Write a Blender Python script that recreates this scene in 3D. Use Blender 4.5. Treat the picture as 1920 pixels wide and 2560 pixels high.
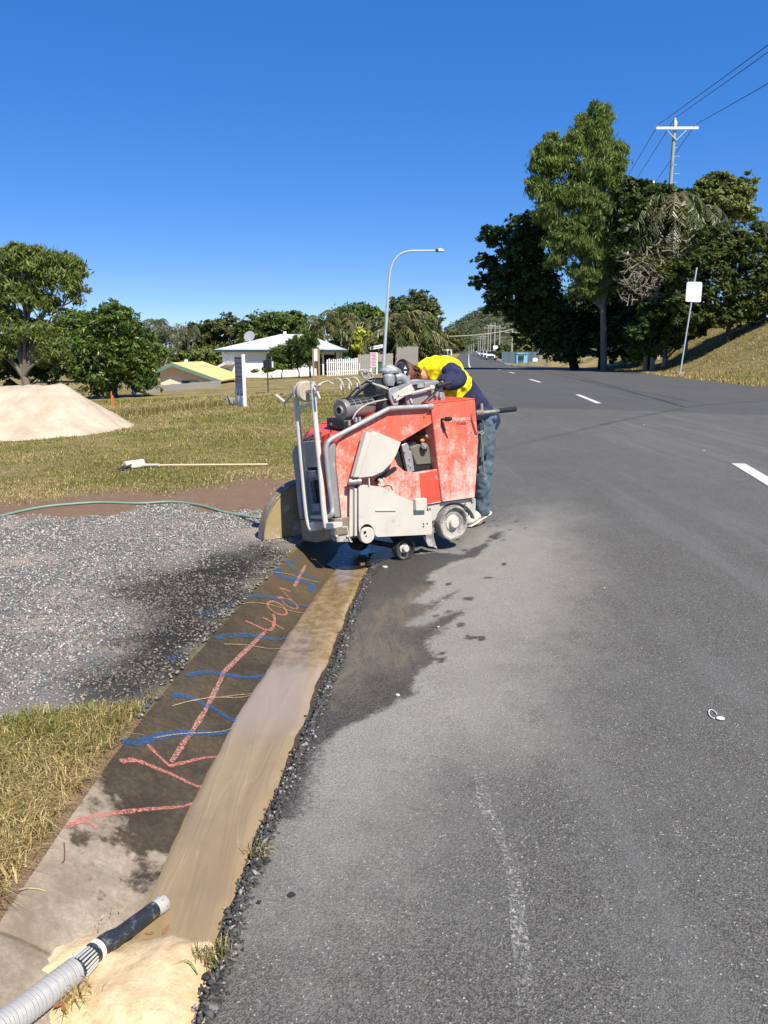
import bpy, bmesh, math, random
import numpy as np
from mathutils import Vector, Matrix, geometry, noise as mnoise
random.seed(7); rng = np.random.default_rng(7)
R = math.radians
for o in list(bpy.data.objects): bpy.data.objects.remove(o)
scene = bpy.context.scene; COL = scene.collection

# ---------------- camera, sky, sun, exposure ----------------
FPX, CAMH = 1900.0, 1.5
PITCH = math.atan((1280 - 885) / FPX)
cam = bpy.data.cameras.new('camera'); camo = bpy.data.objects.new('camera', cam); COL.objects.link(camo)
camo.location = (0, 0, CAMH); camo.rotation_euler = (R(90) - PITCH, 0, 0)
cam.sensor_fit = 'VERTICAL'; cam.sensor_height = 36; cam.sensor_width = 27; cam.lens = FPX / 2560 * 36
cam.clip_start = 0.05; cam.clip_end = 6000
scene.camera = camo
SUN_AZ, SUN_EL = 150.0, 50.0           # azimuth clockwise from +Y (the camera looks along +Y)
world = bpy.data.worlds.new('World'); scene.world = world; world.use_nodes = True
wt = world.node_tree; sky = wt.nodes.new('ShaderNodeTexSky'); sky.sky_type = 'NISHITA'; sky.sun_disc = False
sky.sun_elevation = R(SUN_EL); sky.sun_rotation = R(SUN_AZ)
sky.altitude = 0; sky.air_density = 0.6; sky.dust_density = 0.0; sky.ozone_density = 6.0
bg = wt.nodes['Background']; hsv = wt.nodes.new('ShaderNodeHueSaturation'); gmn = wt.nodes.new('ShaderNodeGamma'); gmn.inputs[1].default_value = .5
hsv.inputs['Saturation'].default_value = 1.80; hsv.inputs['Hue'].default_value = .518; hsv.inputs['Value'].default_value = 2.12; wt.links.new(sky.outputs[0], gmn.inputs[0]); wt.links.new(gmn.outputs[0], hsv.inputs['Color']); wt.links.new(hsv.outputs[0], bg.inputs[0]); bg.inputs[1].default_value = 0.12
sl = bpy.data.lights.new('sun', 'SUN'); sl.energy = 4.8; sl.angle = R(0.53); sl.color = (1, 0.925, 0.79)
so = bpy.data.objects.new('sun', sl); COL.objects.link(so); so.location = (20, -30, 60)
sd = Vector((math.sin(R(SUN_AZ)) * math.cos(R(SUN_EL)), math.cos(R(SUN_AZ)) * math.cos(R(SUN_EL)), math.sin(R(SUN_EL))))
so.rotation_euler = sd.to_track_quat('Z', 'Y').to_euler()
vs = scene.view_settings; vs.view_transform = 'Standard'; vs.look = 'None'; vs.exposure = 0.6; vs.gamma = 1
vs.use_curve_mapping = False
scene.render.engine = 'CYCLES'
scene.render.resolution_x = 768; scene.render.resolution_y = 1024
scene.cycles.max_bounces = 6; scene.cycles.transparent_max_bounces = 12

# ---------------- picking points of the place from the photograph's view (full photo pixels) ----------------
_c, _s = math.cos(PITCH), math.sin(PITCH)
def ray(px, py):
    u = (px - 960) / FPX; v = (1280 - py) / FPX
    return Vector((u, _c + v * _s, -_s + v * _c))
def G(px, py, z=0.0):
    r = ray(px, py); return Vector((0, 0, CAMH)) + r * ((z - CAMH) / r.z)
def D(px, py, d):
    r = ray(px, py); return Vector((0, 0, CAMH)) + r * (d / r.y)
def ss(a, b, x):
    t = np.clip((x - a) / (b - a), 0, 1); return t * t * (3 - 2 * t)

# ---------------- the lie of the land ----------------
_XB = np.array([(-8, -.95), (2.4, -.955), (3, -.915), (3.76, -.84), (4.45, -.75), (5.23, -.64), (8, -.3), (20, .9), (60, 4.6), (82, 5.9), (114, 9.6), (350, 34.5), (1500, 158)])
_XR = np.array([(-8, 11.5), (10, 13.3), (32.7, 16.3), (46.9, 18), (65.8, 20.4), (84, 21), (96, 15.9), (98, 15.7), (144, 21.6), (350, 43.8), (1500, 168)])
def xb(y): return (np.interp(y - .35, _XB[:, 0], _XB[:, 1]) + np.interp(y, _XB[:, 0], _XB[:, 1]) * 2 + np.interp(y + .35, _XB[:, 0], _XB[:, 1])) / 4
def xr(y): return (np.interp(y - 1.5, _XR[:, 0], _XR[:, 1]) + np.interp(y, _XR[:, 0], _XR[:, 1]) + np.interp(y + 1.5, _XR[:, 0], _XR[:, 1])) / 3
KW, GW = 0.28, 0.25            # sloping kerb face, gutter tray
def gwy(y): return np.interp(y, [1.4, 1.8, 2.35, 2.9, 3.55, 4.87, 6], [.25, .26, .31, .34, .345, .28, .25])      # gutter tray width
def xl(y): return xb(y) + KW + gwy(y)
def zroad0(y): return np.interp(y, [-10, 144, 350, 400, 600, 1500], [0, 0, 1.5, 1.4, -4, -4])
def zroad(x, y): return zroad0(y) + 0.018 * np.clip(x - xl(y), 0, 4)
def vnoise(x, y, s, seed=0.0):
    x = np.asarray(x, float) * s + seed * 17.3; y = np.asarray(y, float) * s + seed * 9.1
    out = 0
    for k, a in ((1, .5), (2.17, .3), (4.31, .2)):
        out = out + a * (np.sin(x * k * 1.3 + 1.7 * np.sin(y * k * .9 + seed)) * np.cos(y * k * 1.1 + 1.3 * np.sin(x * k * .7 - seed)))
    return out
def zleft(off, y):
    b = 0.13 - 0.042 * np.clip(off - 2.5, 0, 20) + np.where(off > .3, 0.02 * vnoise(off, y, .8, 2) * ss(.3, 2, off), 0)
    return zroad0(y) + b
def zright(off, y):
    m = np.interp(y, [-10, 20, 40, 76, 94, 112], [.6, .8, .9, 1, .45, .12])
    return zroad0(y) + .075 + .03 * np.clip(off, 0, 3) + 4.2 * ss(1.0, 10.8, off) * m + .05 * vnoise(off, y, .5, 5) * ss(1, 4, off)
def kz(t):
    t = np.asarray(t, float)
    face = .13 - .145 * ss(-.06, KW + .02, t) ** 1.0
    return np.where(t < KW, face, np.where(t < KW + GW, -.013 + .013 * ss(KW, KW + GW, t), 0))
def surf(x, y):
    off = xb(y) - x
    if off > 0: return float(zleft(off, y))
    if -off < KW + float(gwy(y)): return float(kz(-off) + zroad0(y))
    if x > xr(y): return float(zright(x - xr(y), y))
    return float(zroad(x, y))
def GT(px, py, lift=0.0):
    z = 0.0
    for _ in range(40):
        p = G(px, py, z + lift); z += .6 * (surf(p.x, p.y) - z)
        if p.y < 0 or p.y > 900: break
    return G(px, py, z + lift)
def on(x, y, z=0.0): return Vector((x, y, surf(x, y) + z))
def sdpoly(pts, X, Y):
    """signed distance to a polygon (negative inside)"""
    P = np.array([(p[0], p[1]) for p in pts]); Q = np.roll(P, -1, 0)
    d = np.full(X.shape, 1e9); ins = np.zeros(X.shape, bool)
    for (ax, ay), (bx, by) in zip(P, Q):
        ex, ey = bx - ax, by - ay; L = ex * ex + ey * ey + 1e-12
        t = np.clip(((X - ax) * ex + (Y - ay) * ey) / L, 0, 1)
        d = np.minimum(d, np.hypot(X - ax - t * ex, Y - ay - t * ey))
        c = ((ay > Y) != (by > Y)) & (X < (bx - ax) * (Y - ay) / (by - ay + 1e-12) + ax); ins ^= c
    return np.where(ins, -d, d)

# ---------------- materials ----------------
class NT:
    def __init__(s, name):
        s.m = bpy.data.materials.new(name); s.m.use_nodes = True; s.t = s.m.node_tree
        s.p = s.t.nodes['Principled BSDF']; s.out = s.t.nodes['Material Output']
        s._tc = None
    def n(s, k): return s.t.nodes.new(k)
    def l(s, a, b): s.t.links.new(a, b)
    def put(s, sock, v):
        if isinstance(v, bpy.types.NodeSocket): s.l(v, sock)
        elif isinstance(v, (tuple, list)) and len(v) == 3 and sock.type == 'RGBA': sock.default_value = (*v, 1)
        else: sock.default_value = v
    def obj(s):
        if s._tc is None: s._tc = s.n('ShaderNodeTexCoord')
        return s._tc.outputs['Object']
    def map(s, scale=(1, 1, 1), loc=(0, 0, 0), rot=(0, 0, 0), vec=None):
        m = s.n('ShaderNodeMapping'); s.l(vec or s.obj(), m.inputs[0])
        m.inputs['Scale'].default_value = scale; m.inputs['Location'].default_value = loc; m.inputs['Rotation'].default_value = rot
        return m.outputs[0]
    def noise(s, scale, detail=4, rough=.55, vec=None, dist=0.0):
        t = s.n('ShaderNodeTexNoise'); s.l(vec or s.obj(), t.inputs['Vector'])
        t.inputs['Scale'].default_value = scale; t.inputs['Detail'].default_value = detail
        t.inputs['Roughness'].default_value = rough; t.inputs['Distortion'].default_value = dist
        return t.outputs['Fac']
    def voro(s, scale, vec=None, out='Distance', feat='F1'):
        t = s.n('ShaderNodeTexVoronoi'); s.l(vec or s.obj(), t.inputs['Vector']); t.feature = feat
        t.inputs['Scale'].default_value = scale; return t.outputs[out]
    def ramp(s, f, a, b, lo=0.0, hi=1.0):
        m = s.n('ShaderNodeMapRange'); m.interpolation_type = 'SMOOTHSTEP'
        s.put(m.inputs['Value'], f)
        for k, v in (('From Min', a), ('From Max', b), ('To Min', lo), ('To Max', hi)): m.inputs[k].default_value = v
        return m.outputs[0]
    def mix(s, f, a, b, mode='MIX'):
        m = s.n('ShaderNodeMix'); m.data_type = 'RGBA'; m.blend_type = mode
        s.put(m.inputs[0], f); s.put(m.inputs[6], a); s.put(m.inputs[7], b); return m.outputs[2]
    def math(s, op, a, b=0.0, clamp=False):
        m = s.n('ShaderNodeMath'); m.operation = op; m.use_clamp = clamp
        s.put(m.inputs[0], a); s.put(m.inputs[1], b); return m.outputs[0]
    def sep(s, i, vec=None):
        m = s.n('ShaderNodeSeparateXYZ'); s.l(vec or s.obj(), m.inputs[0]); return m.outputs[i]
    def attr(s, name, out='Fac'):
        a = s.n('ShaderNodeAttribute'); a.attribute_name = name; return a.outputs[out]
    def bump(s, h, strength=.3, dist=.01, nrm=None):
        b = s.n('ShaderNodeBump'); s.put(b.inputs['Height'], h)
        b.inputs['Strength'].default_value = strength; b.inputs['Distance'].default_value = dist
        if nrm: s.l(nrm, b.inputs['Normal'])
        return b.outputs[0]
    def done(s, col=None, rough=.7, metal=0.0, nrm=None, spec=None, alpha=None):
        if col is not None: s.put(s.p.inputs['Base Color'], col)
        s.put(s.p.inputs['Roughness'], rough); s.put(s.p.inputs['Metallic'], metal)
        if nrm is not None: s.l(nrm, s.p.inputs['Normal'])
        if spec is not None: s.put(s.p.inputs['Specular IOR Level'], spec)
        if alpha is not None: s.put(s.p.inputs['Alpha'], alpha)
        return s.m

def pm(name, col, rough=.6, var=.12, scale=6, bump=.12, bscale=40, metal=0.0, dust=None, damt=.5, dscale=5, dist=.004, soft=.14):
    """painted or plain surface: tone variation, fine relief and, if given, patchy dust"""
    n = NT(name); c = tuple(col)
    a = tuple(max(0, v * (1 - var)) for v in c); b = tuple(min(1, v * (1 + var)) for v in c)
    k = n.mix(n.noise(scale, 5), a, b)
    rg = rough
    if dust:
        f = n.math('ADD', n.math('MULTIPLY', n.noise(dscale, 6, .62), .65), n.math('MULTIPLY', n.noise(dscale * 5.3, 5, .7), .35))
        f = n.ramp(f, .66 - .36 * damt, .66 + soft - .36 * damt)
        k = n.mix(f, k, dust); rg = n.ramp(f, 0, 1, rough, .9)
    nr = n.bump(n.noise(bscale, 4, .6), bump, dist) if bump else None
    return n.done(k, rg, metal, nr)

DUST = (.60, .565, .50)
M = {}
n = NT('red_paint')                      # faded coral red, speckled and run with dried slurry, thicker low down
zf = n.math('MULTIPLY', n.math('SUBTRACT', .80, n.sep(2)), .20)
f = n.math('ADD', n.math('MULTIPLY', n.noise(9, 5, .6), .42), n.math('ADD', n.math('MULTIPLY', n.noise(52, 5, .75), .36), n.math('MULTIPLY', n.noise(1, 5, .7, vec=n.map((38, 38, 4))), .22)))
f = n.math('ADD', f, zf); rb_ = n.mix(n.noise(4, 5), (.64, .105, .06), (.74, .155, .095)); rb_ = n.mix(n.ramp(n.noise(3.2, 4, .6), .48, .70, 0, .45), rb_, (.74, .26, .18))
rb_ = n.mix(n.ramp(f, .45, .65, 0, .85), rb_, (.72, .55, .48)); rb_ = n.mix(n.ramp(n.noise(30, 4, .8), .66, .72, 0, .9), rb_, (.74, .66, .58))
M['red'] = n.done(rb_, n.ramp(f, .45, .65, .5, .9), 0, n.bump(n.noise(70, 4, .7), .12, .004))
M['redclean'] = pm('red_paint_clean', (.64, .085, .05), .45, .12, 4, .05, 60, dust=(.66, .45, .38), damt=.28, dscale=9)
M['white'] = pm('dusty_white_steel', (.55, .515, .45), .75, .12, 7, .12, 70, dust=(.30, .275, .235), damt=.36, dscale=10, soft=.30)
M['grey'] = pm('grey_plastic', (.235, .235, .235), .6, .1, 6, .08, 60, dust=(.42, .40, .37), damt=.40, dscale=5)
M['black'] = pm('black_plastic', (.018, .018, .02), .5, .3, 8, .08, 60, dust=(.16, .155, .145), damt=.33, dscale=8)
M['rubber'] = pm('rubber', (.028, .027, .026), .8, .2, 20, .2, 50, dust=(.20, .19, .17), damt=.42, dscale=9)
M['wheelgrey'] = pm('worn_tyre', (.19, .18, .17), .85, .2, 14, .2, 50, dust=(.45, .42, .38), damt=.60, dscale=10)
M['steel'] = pm('galvanised_steel', (.47, .47, .46), .45, .15, 8, .08, 60, metal=.55, dust=(.48, .46, .42), damt=.45, dscale=8)
M['tube'] = pm('grey_tube', (.40, .40, .395), .5, .1, 8, .06, 60, metal=.35, dust=(.55, .52, .47), damt=.45, dscale=9)
M['dark'] = pm('dark_engine_metal', (.022, .022, .022), .55, .4, 9, .2, 50, dust=(.14, .13, .12), damt=.35, dscale=9)
M['mudsteel'] = pm('muddy_steel', (.20, .17, .125), .55, .3, 6, .15, 40, dust=(.42, .36, .27), damt=.4, dscale=6)
M['wire'] = pm('power_line_wire', (.03, .05, .09), .6, .1, 5, 0)
M['galv'] = pm('galvanised_pole', (.50, .54, .55), .45, .08, 3, .04, 30, metal=.3)
M['timberpole'] = pm('weathered_pole', (.33, .32, .27), .85, .2, 3, .2, 20)
M['timber'] = pm('grey_timber', (.30, .285, .26), .85, .22, 2.5, .25, 18)
M['brownpost'] = pm('treated_timber', (.30, .20, .11), .8, .2, 4, .2, 20)
M['wpaint'] = pm('white_paint', (.80, .80, .79), .6, .03, 2, .03, 30)
M['chrome'] = pm('shiny_cap', (.7, .7, .7), .25, .08, 8, .04, 60, metal=.8)
M['glass'] = pm('dark_glass', (.015, .02, .025), .08, .2, 2, 0)

# ---------------- mesh building ----------------
def link(name, me, mat=None, parent=None, smooth=None, bevel=None):
    o = bpy.data.objects.new(name, me); COL.objects.link(o)
    if mat is not None:
        for m in (mat if isinstance(mat, (list, tuple)) else [mat]): me.materials.append(m)
    if parent is not None: o.parent = parent
    if smooth is not None:
        me.polygons.foreach_set('use_smooth', [True] * len(me.polygons))
        if smooth < 180: me.set_sharp_from_angle(angle=R(smooth))
    if bevel:
        b = o.modifiers.new('bevel', 'BEVEL'); b.width = bevel; b.segments = 2; b.limit_method = 'ANGLE'; b.angle_limit = R(38)
    return o
def npmesh(name, V, F, mat, parent=None, cols=None, smooth=None):
    """fast mesh from arrays; F is (n,3) or (n,4); cols: dict name -> per-vertex rgb/float"""
    V = np.asarray(V, np.float32); F = np.asarray(F, np.int32); k = F.shape[1]
    me = bpy.data.meshes.new(name); me.vertices.add(len(V)); me.vertices.foreach_set('co', V.ravel())
    me.loops.add(F.size); me.loops.foreach_set('vertex_index', F.ravel())
    me.polygons.add(len(F)); me.polygons.foreach_set('loop_start', np.arange(0, F.size, k, dtype=np.int32))
    me.update(calc_edges=True)
    for nm, c in (cols or {}).items():
        c = np.asarray(c, np.float32)
        if c.ndim == 1:
            a = me.attributes.new(nm, 'FLOAT', 'POINT'); a.data.foreach_set('value', c)
        else:
            a = me.attributes.new(nm, 'FLOAT_COLOR', 'POINT'); a.data.foreach_set('color', np.hstack([c, np.ones((len(c), 1), np.float32)]).ravel())
    return link(name, me, mat, parent, smooth)
def grid_faces(nr, nc):
    i = np.arange(nr * nc).reshape(nr, nc)
    return np.stack([i[:-1, :-1].ravel(), i[:-1, 1:].ravel(), i[1:, 1:].ravel(), i[1:, :-1].ravel()], 1)

def frame(d):
    d = Vector(d).normalized(); up = Vector((0, 0, 1)) if abs(d.z) < .95 else Vector((1, 0, 0))
    x = up.cross(d).normalized(); return x, d.cross(x).normalized(), d
class MB:
    def __init__(s): s.v = []; s.f = []
    def add(s, vs, fs):
        b = len(s.v); s.v += [tuple(v) for v in vs]; s.f += [tuple(b + i for i in f) for f in fs]; return s
    def box(s, c, h, ax=None):
        """centre, half sizes, optional three axes"""
        c = Vector(c); A = ax or (Vector((1, 0, 0)), Vector((0, 1, 0)), Vector((0, 0, 1)))
        vs = [c + A[0] * h[0] * i + A[1] * h[1] * j + A[2] * h[2] * k for i in (-1, 1) for j in (-1, 1) for k in (-1, 1)]
        return s.add(vs, [(0, 1, 3, 2), (4, 6, 7, 5), (0, 4, 5, 1), (2, 3, 7, 6), (0, 2, 6, 4), (1, 5, 7, 3)])
    def bx(s, x0, x1, y0, y1, z0, z1): return s.box(((x0 + x1) / 2, (y0 + y1) / 2, (z0 + z1) / 2), (abs(x1 - x0) / 2, abs(y1 - y0) / 2, abs(z1 - z0) / 2))
    def bar(s, a, b, w, h=None):
        a, b = Vector(a), Vector(b); x, y, d = frame(b - a)
        return s.box((a + b) / 2, (w / 2, (h or w) / 2, (b - a).length / 2), (x, y, d))
    def lathe(s, a, d, prof, n=20, cap=True):
        """profile of (distance along d, radius) from point a"""
        a = Vector(a); x, y, d = frame(d); vs = []; fs = []
        for (t, r) in prof:
            for k in range(n):
                w = 2 * math.pi * k / n; vs.append(a + d * t + (x * math.cos(w) + y * math.sin(w)) * r)
        for i in range(len(prof) - 1):
            for k in range(n):
                q = (k + 1) % n; fs.append((i * n + k, i * n + q, (i + 1) * n + q, (i + 1) * n + k))
        if cap:
            fs.append(tuple(range(n - 1, -1, -1))); e = (len(prof) - 1) * n; fs.append(tuple(range(e, e + n)))
        return s.add(vs, fs)
    def cyl(s, a, b, r, r2=None, n=16):
        a, b = Vector(a), Vector(b); L = (b - a).length
        return s.lathe(a, b - a, [(0, r), (L, r if r2 is None else r2)], n)
    def tube(s, pts, r, n=10, cap=True, flat=None):
        pts = [Vector(p) for p in pts]; rs = r if isinstance(r, (list, tuple)) else [r] * len(pts)
        vs = []; fs = []; px = None
        for i, p in enumerate(pts):
            d = (pts[min(i + 1, len(pts) - 1)] - pts[max(i - 1, 0)]).normalized()
            if px is None: x, y, _ = frame(d)
            else:
                x = (px - d * px.dot(d)).normalized(); y = d.cross(x)
            px = x
            for k in range(n):
                w = 2 * math.pi * k / n; vs.append(p + (x * math.cos(w) + y * math.sin(w)) * rs[i])
        for i in range(len(pts) - 1):
            for k in range(n):
                q = (k + 1) % n; fs.append((i * n + k, i * n + q, (i + 1) * n + q, (i + 1) * n + k))
        if cap:
            fs.append(tuple(range(n - 1, -1, -1))); e = (len(pts) - 1) * n; fs.append(tuple(range(e, e + n)))
        return s.add(vs, fs)
    def prism(s, pts, depth, holes=()):
        """planar outline (3-D points) pushed along the vector depth"""
        loops = [[Vector(p) for p in pts]] + [[Vector(p) for p in h] for h in holes]
        tris = geometry.tessellate_polygon(loops); flat = [p for l in loops for p in l]; n = len(flat); dv = Vector(depth)
        nrm = Vector((0, 0, 0)); l0 = loops[0]
        for i in range(len(l0)): nrm += l0[i].cross(l0[(i + 1) % len(l0)])
        fs = []
        for t in tris:
            a, b, c = (flat[i] for i in t)
            t = tuple(t) if (b - a).cross(c - a).dot(dv) < 0 else tuple(reversed(t))
            fs.append(t); fs.append(tuple(n + i for i in reversed(t)))
        o = 0
        for li, l in enumerate(loops):
            m = len(l); area = Vector((0, 0, 0))
            for i in range(m): area += l[i].cross(l[(i + 1) % m])
            flip = (area.dot(dv) > 0) != (li > 0)
            for i in range(m):
                j = (i + 1) % m; q = (o + i, o + j, n + o + j, n + o + i)
                fs.append(q if flip else tuple(reversed(q)))
            o += m
        return s.add(flat + [p + dv for p in flat], fs)
    def ball(s, c, r, n=12, m=8):
        c = Vector(c); r = r if isinstance(r, (tuple, list)) else (r, r, r); vs = []; fs = []
        for i in range(m + 1):
            a = math.pi * i / m
            for k in range(n):
                w = 2 * math.pi * k / n; vs.append(c + Vector((r[0] * math.sin(a) * math.cos(w), r[1] * math.sin(a) * math.sin(w), r[2] * math.cos(a))))
        for i in range(m):
            for k in range(n):
                q = (k + 1) % n; fs.append((i * n + k, (i + 1) * n + k, (i + 1) * n + q, i * n + q))
        return s.add(vs, fs)
    def mesh(s, name):
        me = bpy.data.meshes.new(name); me.from_pydata(s.v, [], s.f); me.validate(); me.update(); return me
    def build(s, name, mat, parent=None, smooth=35, bevel=None):
        return link(name, s.mesh(name), mat, parent, smooth, bevel)
def smoothpath(pts, k=6):
    pts = [Vector(p) for p in pts]; out = []
    for i in range(len(pts) - 1):
        p0, p1, p2, p3 = pts[max(i - 1, 0)], pts[i], pts[i + 1], pts[min(i + 2, len(pts) - 1)]
        for j in range(k):
            t = j / k
            out.append(.5 * ((2 * p1) + (p2 - p0) * t + (2 * p0 - 5 * p1 + 4 * p2 - p3) * t * t + (3 * p1 - p0 - 3 * p2 + p3) * t ** 3))
    out.append(pts[-1]); return out
def tag(o, label=None, cat=None, group=None, kind=None):
    if label: o['label'] = label
    if cat: o['category'] = cat
    if group: o['group'] = group
    if kind: o['kind'] = kind
    return o
def thing(name, label, cat, loc=(0, 0, 0), rz=0.0, group=None):
    o = bpy.data.objects.new(name, None); COL.objects.link(o); o.location = loc; o.rotation_euler = (0, 0, rz)
    o.empty_display_size = .2
    return tag(o, label, cat, group)
def copy_tree(o, parent=None):
    c = o.copy(); COL.objects.link(c); c.parent = parent
    for ch in o.children: copy_tree(ch, c)
    return c
def empty_local(root):
    inv = Matrix.Translation(root.location) @ Matrix.Rotation(root.rotation_euler.z, 4, 'Z'); inv.invert()
    return lambda p: inv @ Vector(p)
# =====================================================================================================
#                                             THE SETTING
# =====================================================================================================
def zo(ox, oy, sc): return lambda x, y: (ox + x * sc, oy + y * sc)
R4 = zo(300, 1680, 460 / 1659); R5 = zo(560, 1360, 400 / 1659); R6 = zo(0, 1080, 760 / 1659); R7 = zo(0, 1760, 900 / 1659)
R8 = zo(600, 1300, 700 / 1659); RB = zo(0, 2160, 560 / 1659)
def gp(f, pts, lift=0.0): return [GT(*f(*p), lift) for p in pts]

GRAVEL = gp(R6, [(0, 462), (300, 470), (560, 462), (700, 440), (770, 405), (900, 392), (1010, 395), (1110, 445), (1300, 440), (1440, 430)])
GRAVEL += [Vector((float(xb(y)) - .005, y, 0)) for y in np.linspace(6.6, 2.78, 16)]
GRAVEL += gp(R6, [(860, 1505), (700, 1530), (520, 1540), (380, 1548), (250, 1560), (100, 1585), (-200, 1620), (-900, 1700)]) + [Vector((-4.6, 3.0, 0)), Vector((-5.5, 6.0, 0)), Vector((-5.0, 6.35, 0))]
DIRT = gp(R6, [(-400, 400), (0, 362), (150, 372), (400, 345), (650, 320), (900, 330), (1150, 290), (1350, 250), (1560, 250), (1640, 300), (1640, 480), (1440, 500), (1100, 470), (900, 420), (700, 470), (0, 490), (-400, 520)])
WETG = gp(R6, [(1440, 590), (1250, 640), (1000, 720), (820, 760), (640, 850), (700, 1000), (600, 1100), (560, 1250), (420, 1350), (380, 1460), (330, 1560), (900, 1560), (1700, 700)])

# ---- ground: one sheet to the horizon, sunk under the road ----
yy = np.concatenate([np.arange(-4, 14, .05), 14 + np.cumsum(.06 * 1.035 ** np.arange(190))]); yy = yy[yy < 1500]
yy = np.append(yy, [600, 800, 1000, 1400]); yy = np.unique(yy)
lo = np.concatenate([np.arange(0.0, 5.5, .05), 5.5 + np.cumsum(.07 * 1.12 ** np.arange(62))])[::-1]
ro = np.concatenate([np.arange(0, 26, .5), 26 + np.cumsum(.6 * 1.12 ** np.arange(46))])
Yl, Ol = np.meshgrid(yy, lo, indexing='ij'); Yr, Or = np.meshgrid(yy, ro, indexing='ij')
XBv = xb(yy)[:, None]; XRv = xr(yy)[:, None]
Xl = XBv - Ol; Zl = zleft(Ol, Yl); Zl[:, -1] = zroad0(yy) + .118
Xr = XRv + Or; Zr = zright(Or, Yr); Zr[:, 0] = zroad0(yy) + .045
mid1 = XBv + .10; mid2 = XRv - .05; zm = zroad0(yy)[:, None] - .35
X = np.hstack([Xl, mid1, mid2, Xr]); Y = np.repeat(yy[:, None], X.shape[1], 1); Z = np.hstack([Zl, zm, zm, Zr])
far = ss(380, 600, Y); Z = Z * (1 - far) + far * np.minimum(Z, -6.0)
sdg = sdpoly(GRAVEL, X, Y); sdd = sdpoly(DIRT, X, Y); near = (Y < 14) & (X < 0)
wob = .10 * vnoise(X, Y, 6, 1) + .05 * vnoise(X, Y, 17, 2)
a_grav = np.where(near, 1 - ss(-.05, .05, sdg + wob * .4), 0); a_dirt = np.where(near, 1 - ss(-.14, .16, sdd + wob * 2.0), 0)
a_wet = np.where(near, 1 - ss(-.25, .15, sdpoly(WETG, X, Y) + wob * 2), 0)
kerbedge = np.where((X < XBv + .01) & (Y < 3.2), 1 - ss(.0, .10, (XBv - X) + wob * .5), 0)
a_dirt = np.maximum(a_dirt, kerbedge * .8)
n = NT('grass_ground')
c1 = n.noise(.55, 5, .6); c2 = n.noise(6, 5, .7); c3 = n.noise(60, 4, .75)
dry = n.math('ADD', n.math('MULTIPLY', c1, .55), n.math('ADD', n.math('MULTIPLY', c2, .3), n.math('MULTIPLY', c3, .15)))
g = n.mix(n.ramp(dry, .40, .58), (.175, .17, .04), (.48, .365, .16))
g = n.mix(n.ramp(n.noise(.12, 3), .42, .62), g, n.mix(.5, g, (.36, .27, .13)))
g = n.mix(n.ramp(c3, .35, .7), n.mix(.55, g, (.05, .045, .02)), g)
dcol = n.mix(n.noise(9, 6, .7), (.20, .115, .068), (.33, .225, .15))
g = n.mix(n.attr('dirt'), g, dcol)
gv = n.mix(n.noise(50, 4, .7), (.15, .145, .135), (.33, .315, .29)); gv = n.mix(n.ramp(n.noise(1.7, 4), .48, .62), gv, (.42, .35, .29))
gv = n.mix(n.attr('wet'), gv, (.045, .042, .036))
g = n.mix(n.attr('gravelly'), g, gv)
M['ground'] = n.done(g, .95, 0, n.bump(n.math('ADD', c3, n.noise(170, 3)), .8, .02), spec=.15)
ground = npmesh('ground', np.stack([X, Y, Z], -1).reshape(-1, 3), grid_faces(*X.shape), M['ground'],
                cols={'dirt': a_dirt.ravel(), 'gravelly': a_grav.ravel(), 'wet': a_wet.ravel()}, smooth=180)
tag(ground, kind='structure')

# ---- road ----
WET = gp(R8, [(200, 1500), (300, 1300), (420, 900), (580, 560), (680, 300), (860, 235), (1000, 215), (1160, 205), (1330, 215), (1420, 150), (1500, 90), (1560, 70), (1540, 110), (1450, 185), (1390, 235), (1300, 262),
    (1230, 285), (1160, 320), (1110, 370), (1190, 372), (1080, 450), (1010, 500), (1120, 515), (1240, 440), (1350, 390), (1355, 410), (1270, 455), (1140, 545), (1060, 590), (1000, 640), (1080, 650), (1180, 600), (1340, 540), (1330, 570), (1220, 650), (1190, 690), (1150, 740), (1130, 790), (1180, 850), (1110, 880), (1040, 960), (1060, 1010), (1060, 1060), (930, 1110), (820, 1160), (650, 1230), (530, 1310), (440, 1390), (400, 1480)])
WETMUD = gp(R8, [(560, 900), (700, 560), (850, 480), (1080, 430), (1100, 560), (960, 700), (1000, 830), (900, 930), (700, 1000), (560, 1120), (450, 1100)])
DUSTP = gp(R8, [(360, 1560), (430, 1380), (650, 1240), (1050, 1060), (1150, 850), (1200, 500), (1400, 240), (1620, 60), (1900, -150), (1900, 300), (1740, 700), (1640, 1000), (1500, 1250), (1150, 1480), (800, 1900), (600, 2300), (500, 2300)])
ty = np.concatenate([np.arange(-4, 9.5, .035), 9.5 + np.cumsum(.05 * 1.04 ** np.arange(165))]); ty = ty[ty < 1200]
tc = np.concatenate([np.arange(0, 2.6, .035), 2.6 + np.cumsum(.05 * 1.13 ** np.arange(36))])
wid = (xr(ty) - xl(ty))[:, None]
tcn = np.minimum(tc[None, :], wid - .02 * (len(tc) - np.arange(len(tc)))[None, :] / len(tc)); tcn[:, -1] = wid[:, 0]
X = xl(ty)[:, None] + tcn; Y = np.repeat(ty[:, None], X.shape[1], 1)
X[:, 0] += .018 * vnoise(ty, ty * 0, 23, 3) + .012 * vnoise(ty, ty * 0, 61, 4)
Z = zroad(X, Y) + .018; Z[:, 0] -= .012; Z[:, 1] += .004 * vnoise(ty, ty * 0, 40, 1)
nw = (Y < 9) & (X < 4)
wob = .05 * vnoise(X, Y * .6, 9, 7) + .03 * vnoise(X * 1.3, Y, 24, 8)
a_wet = np.where(nw, 1 - ss(-.075, .055, sdpoly(WET, X, Y) + wob * 1.0), 0)
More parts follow.
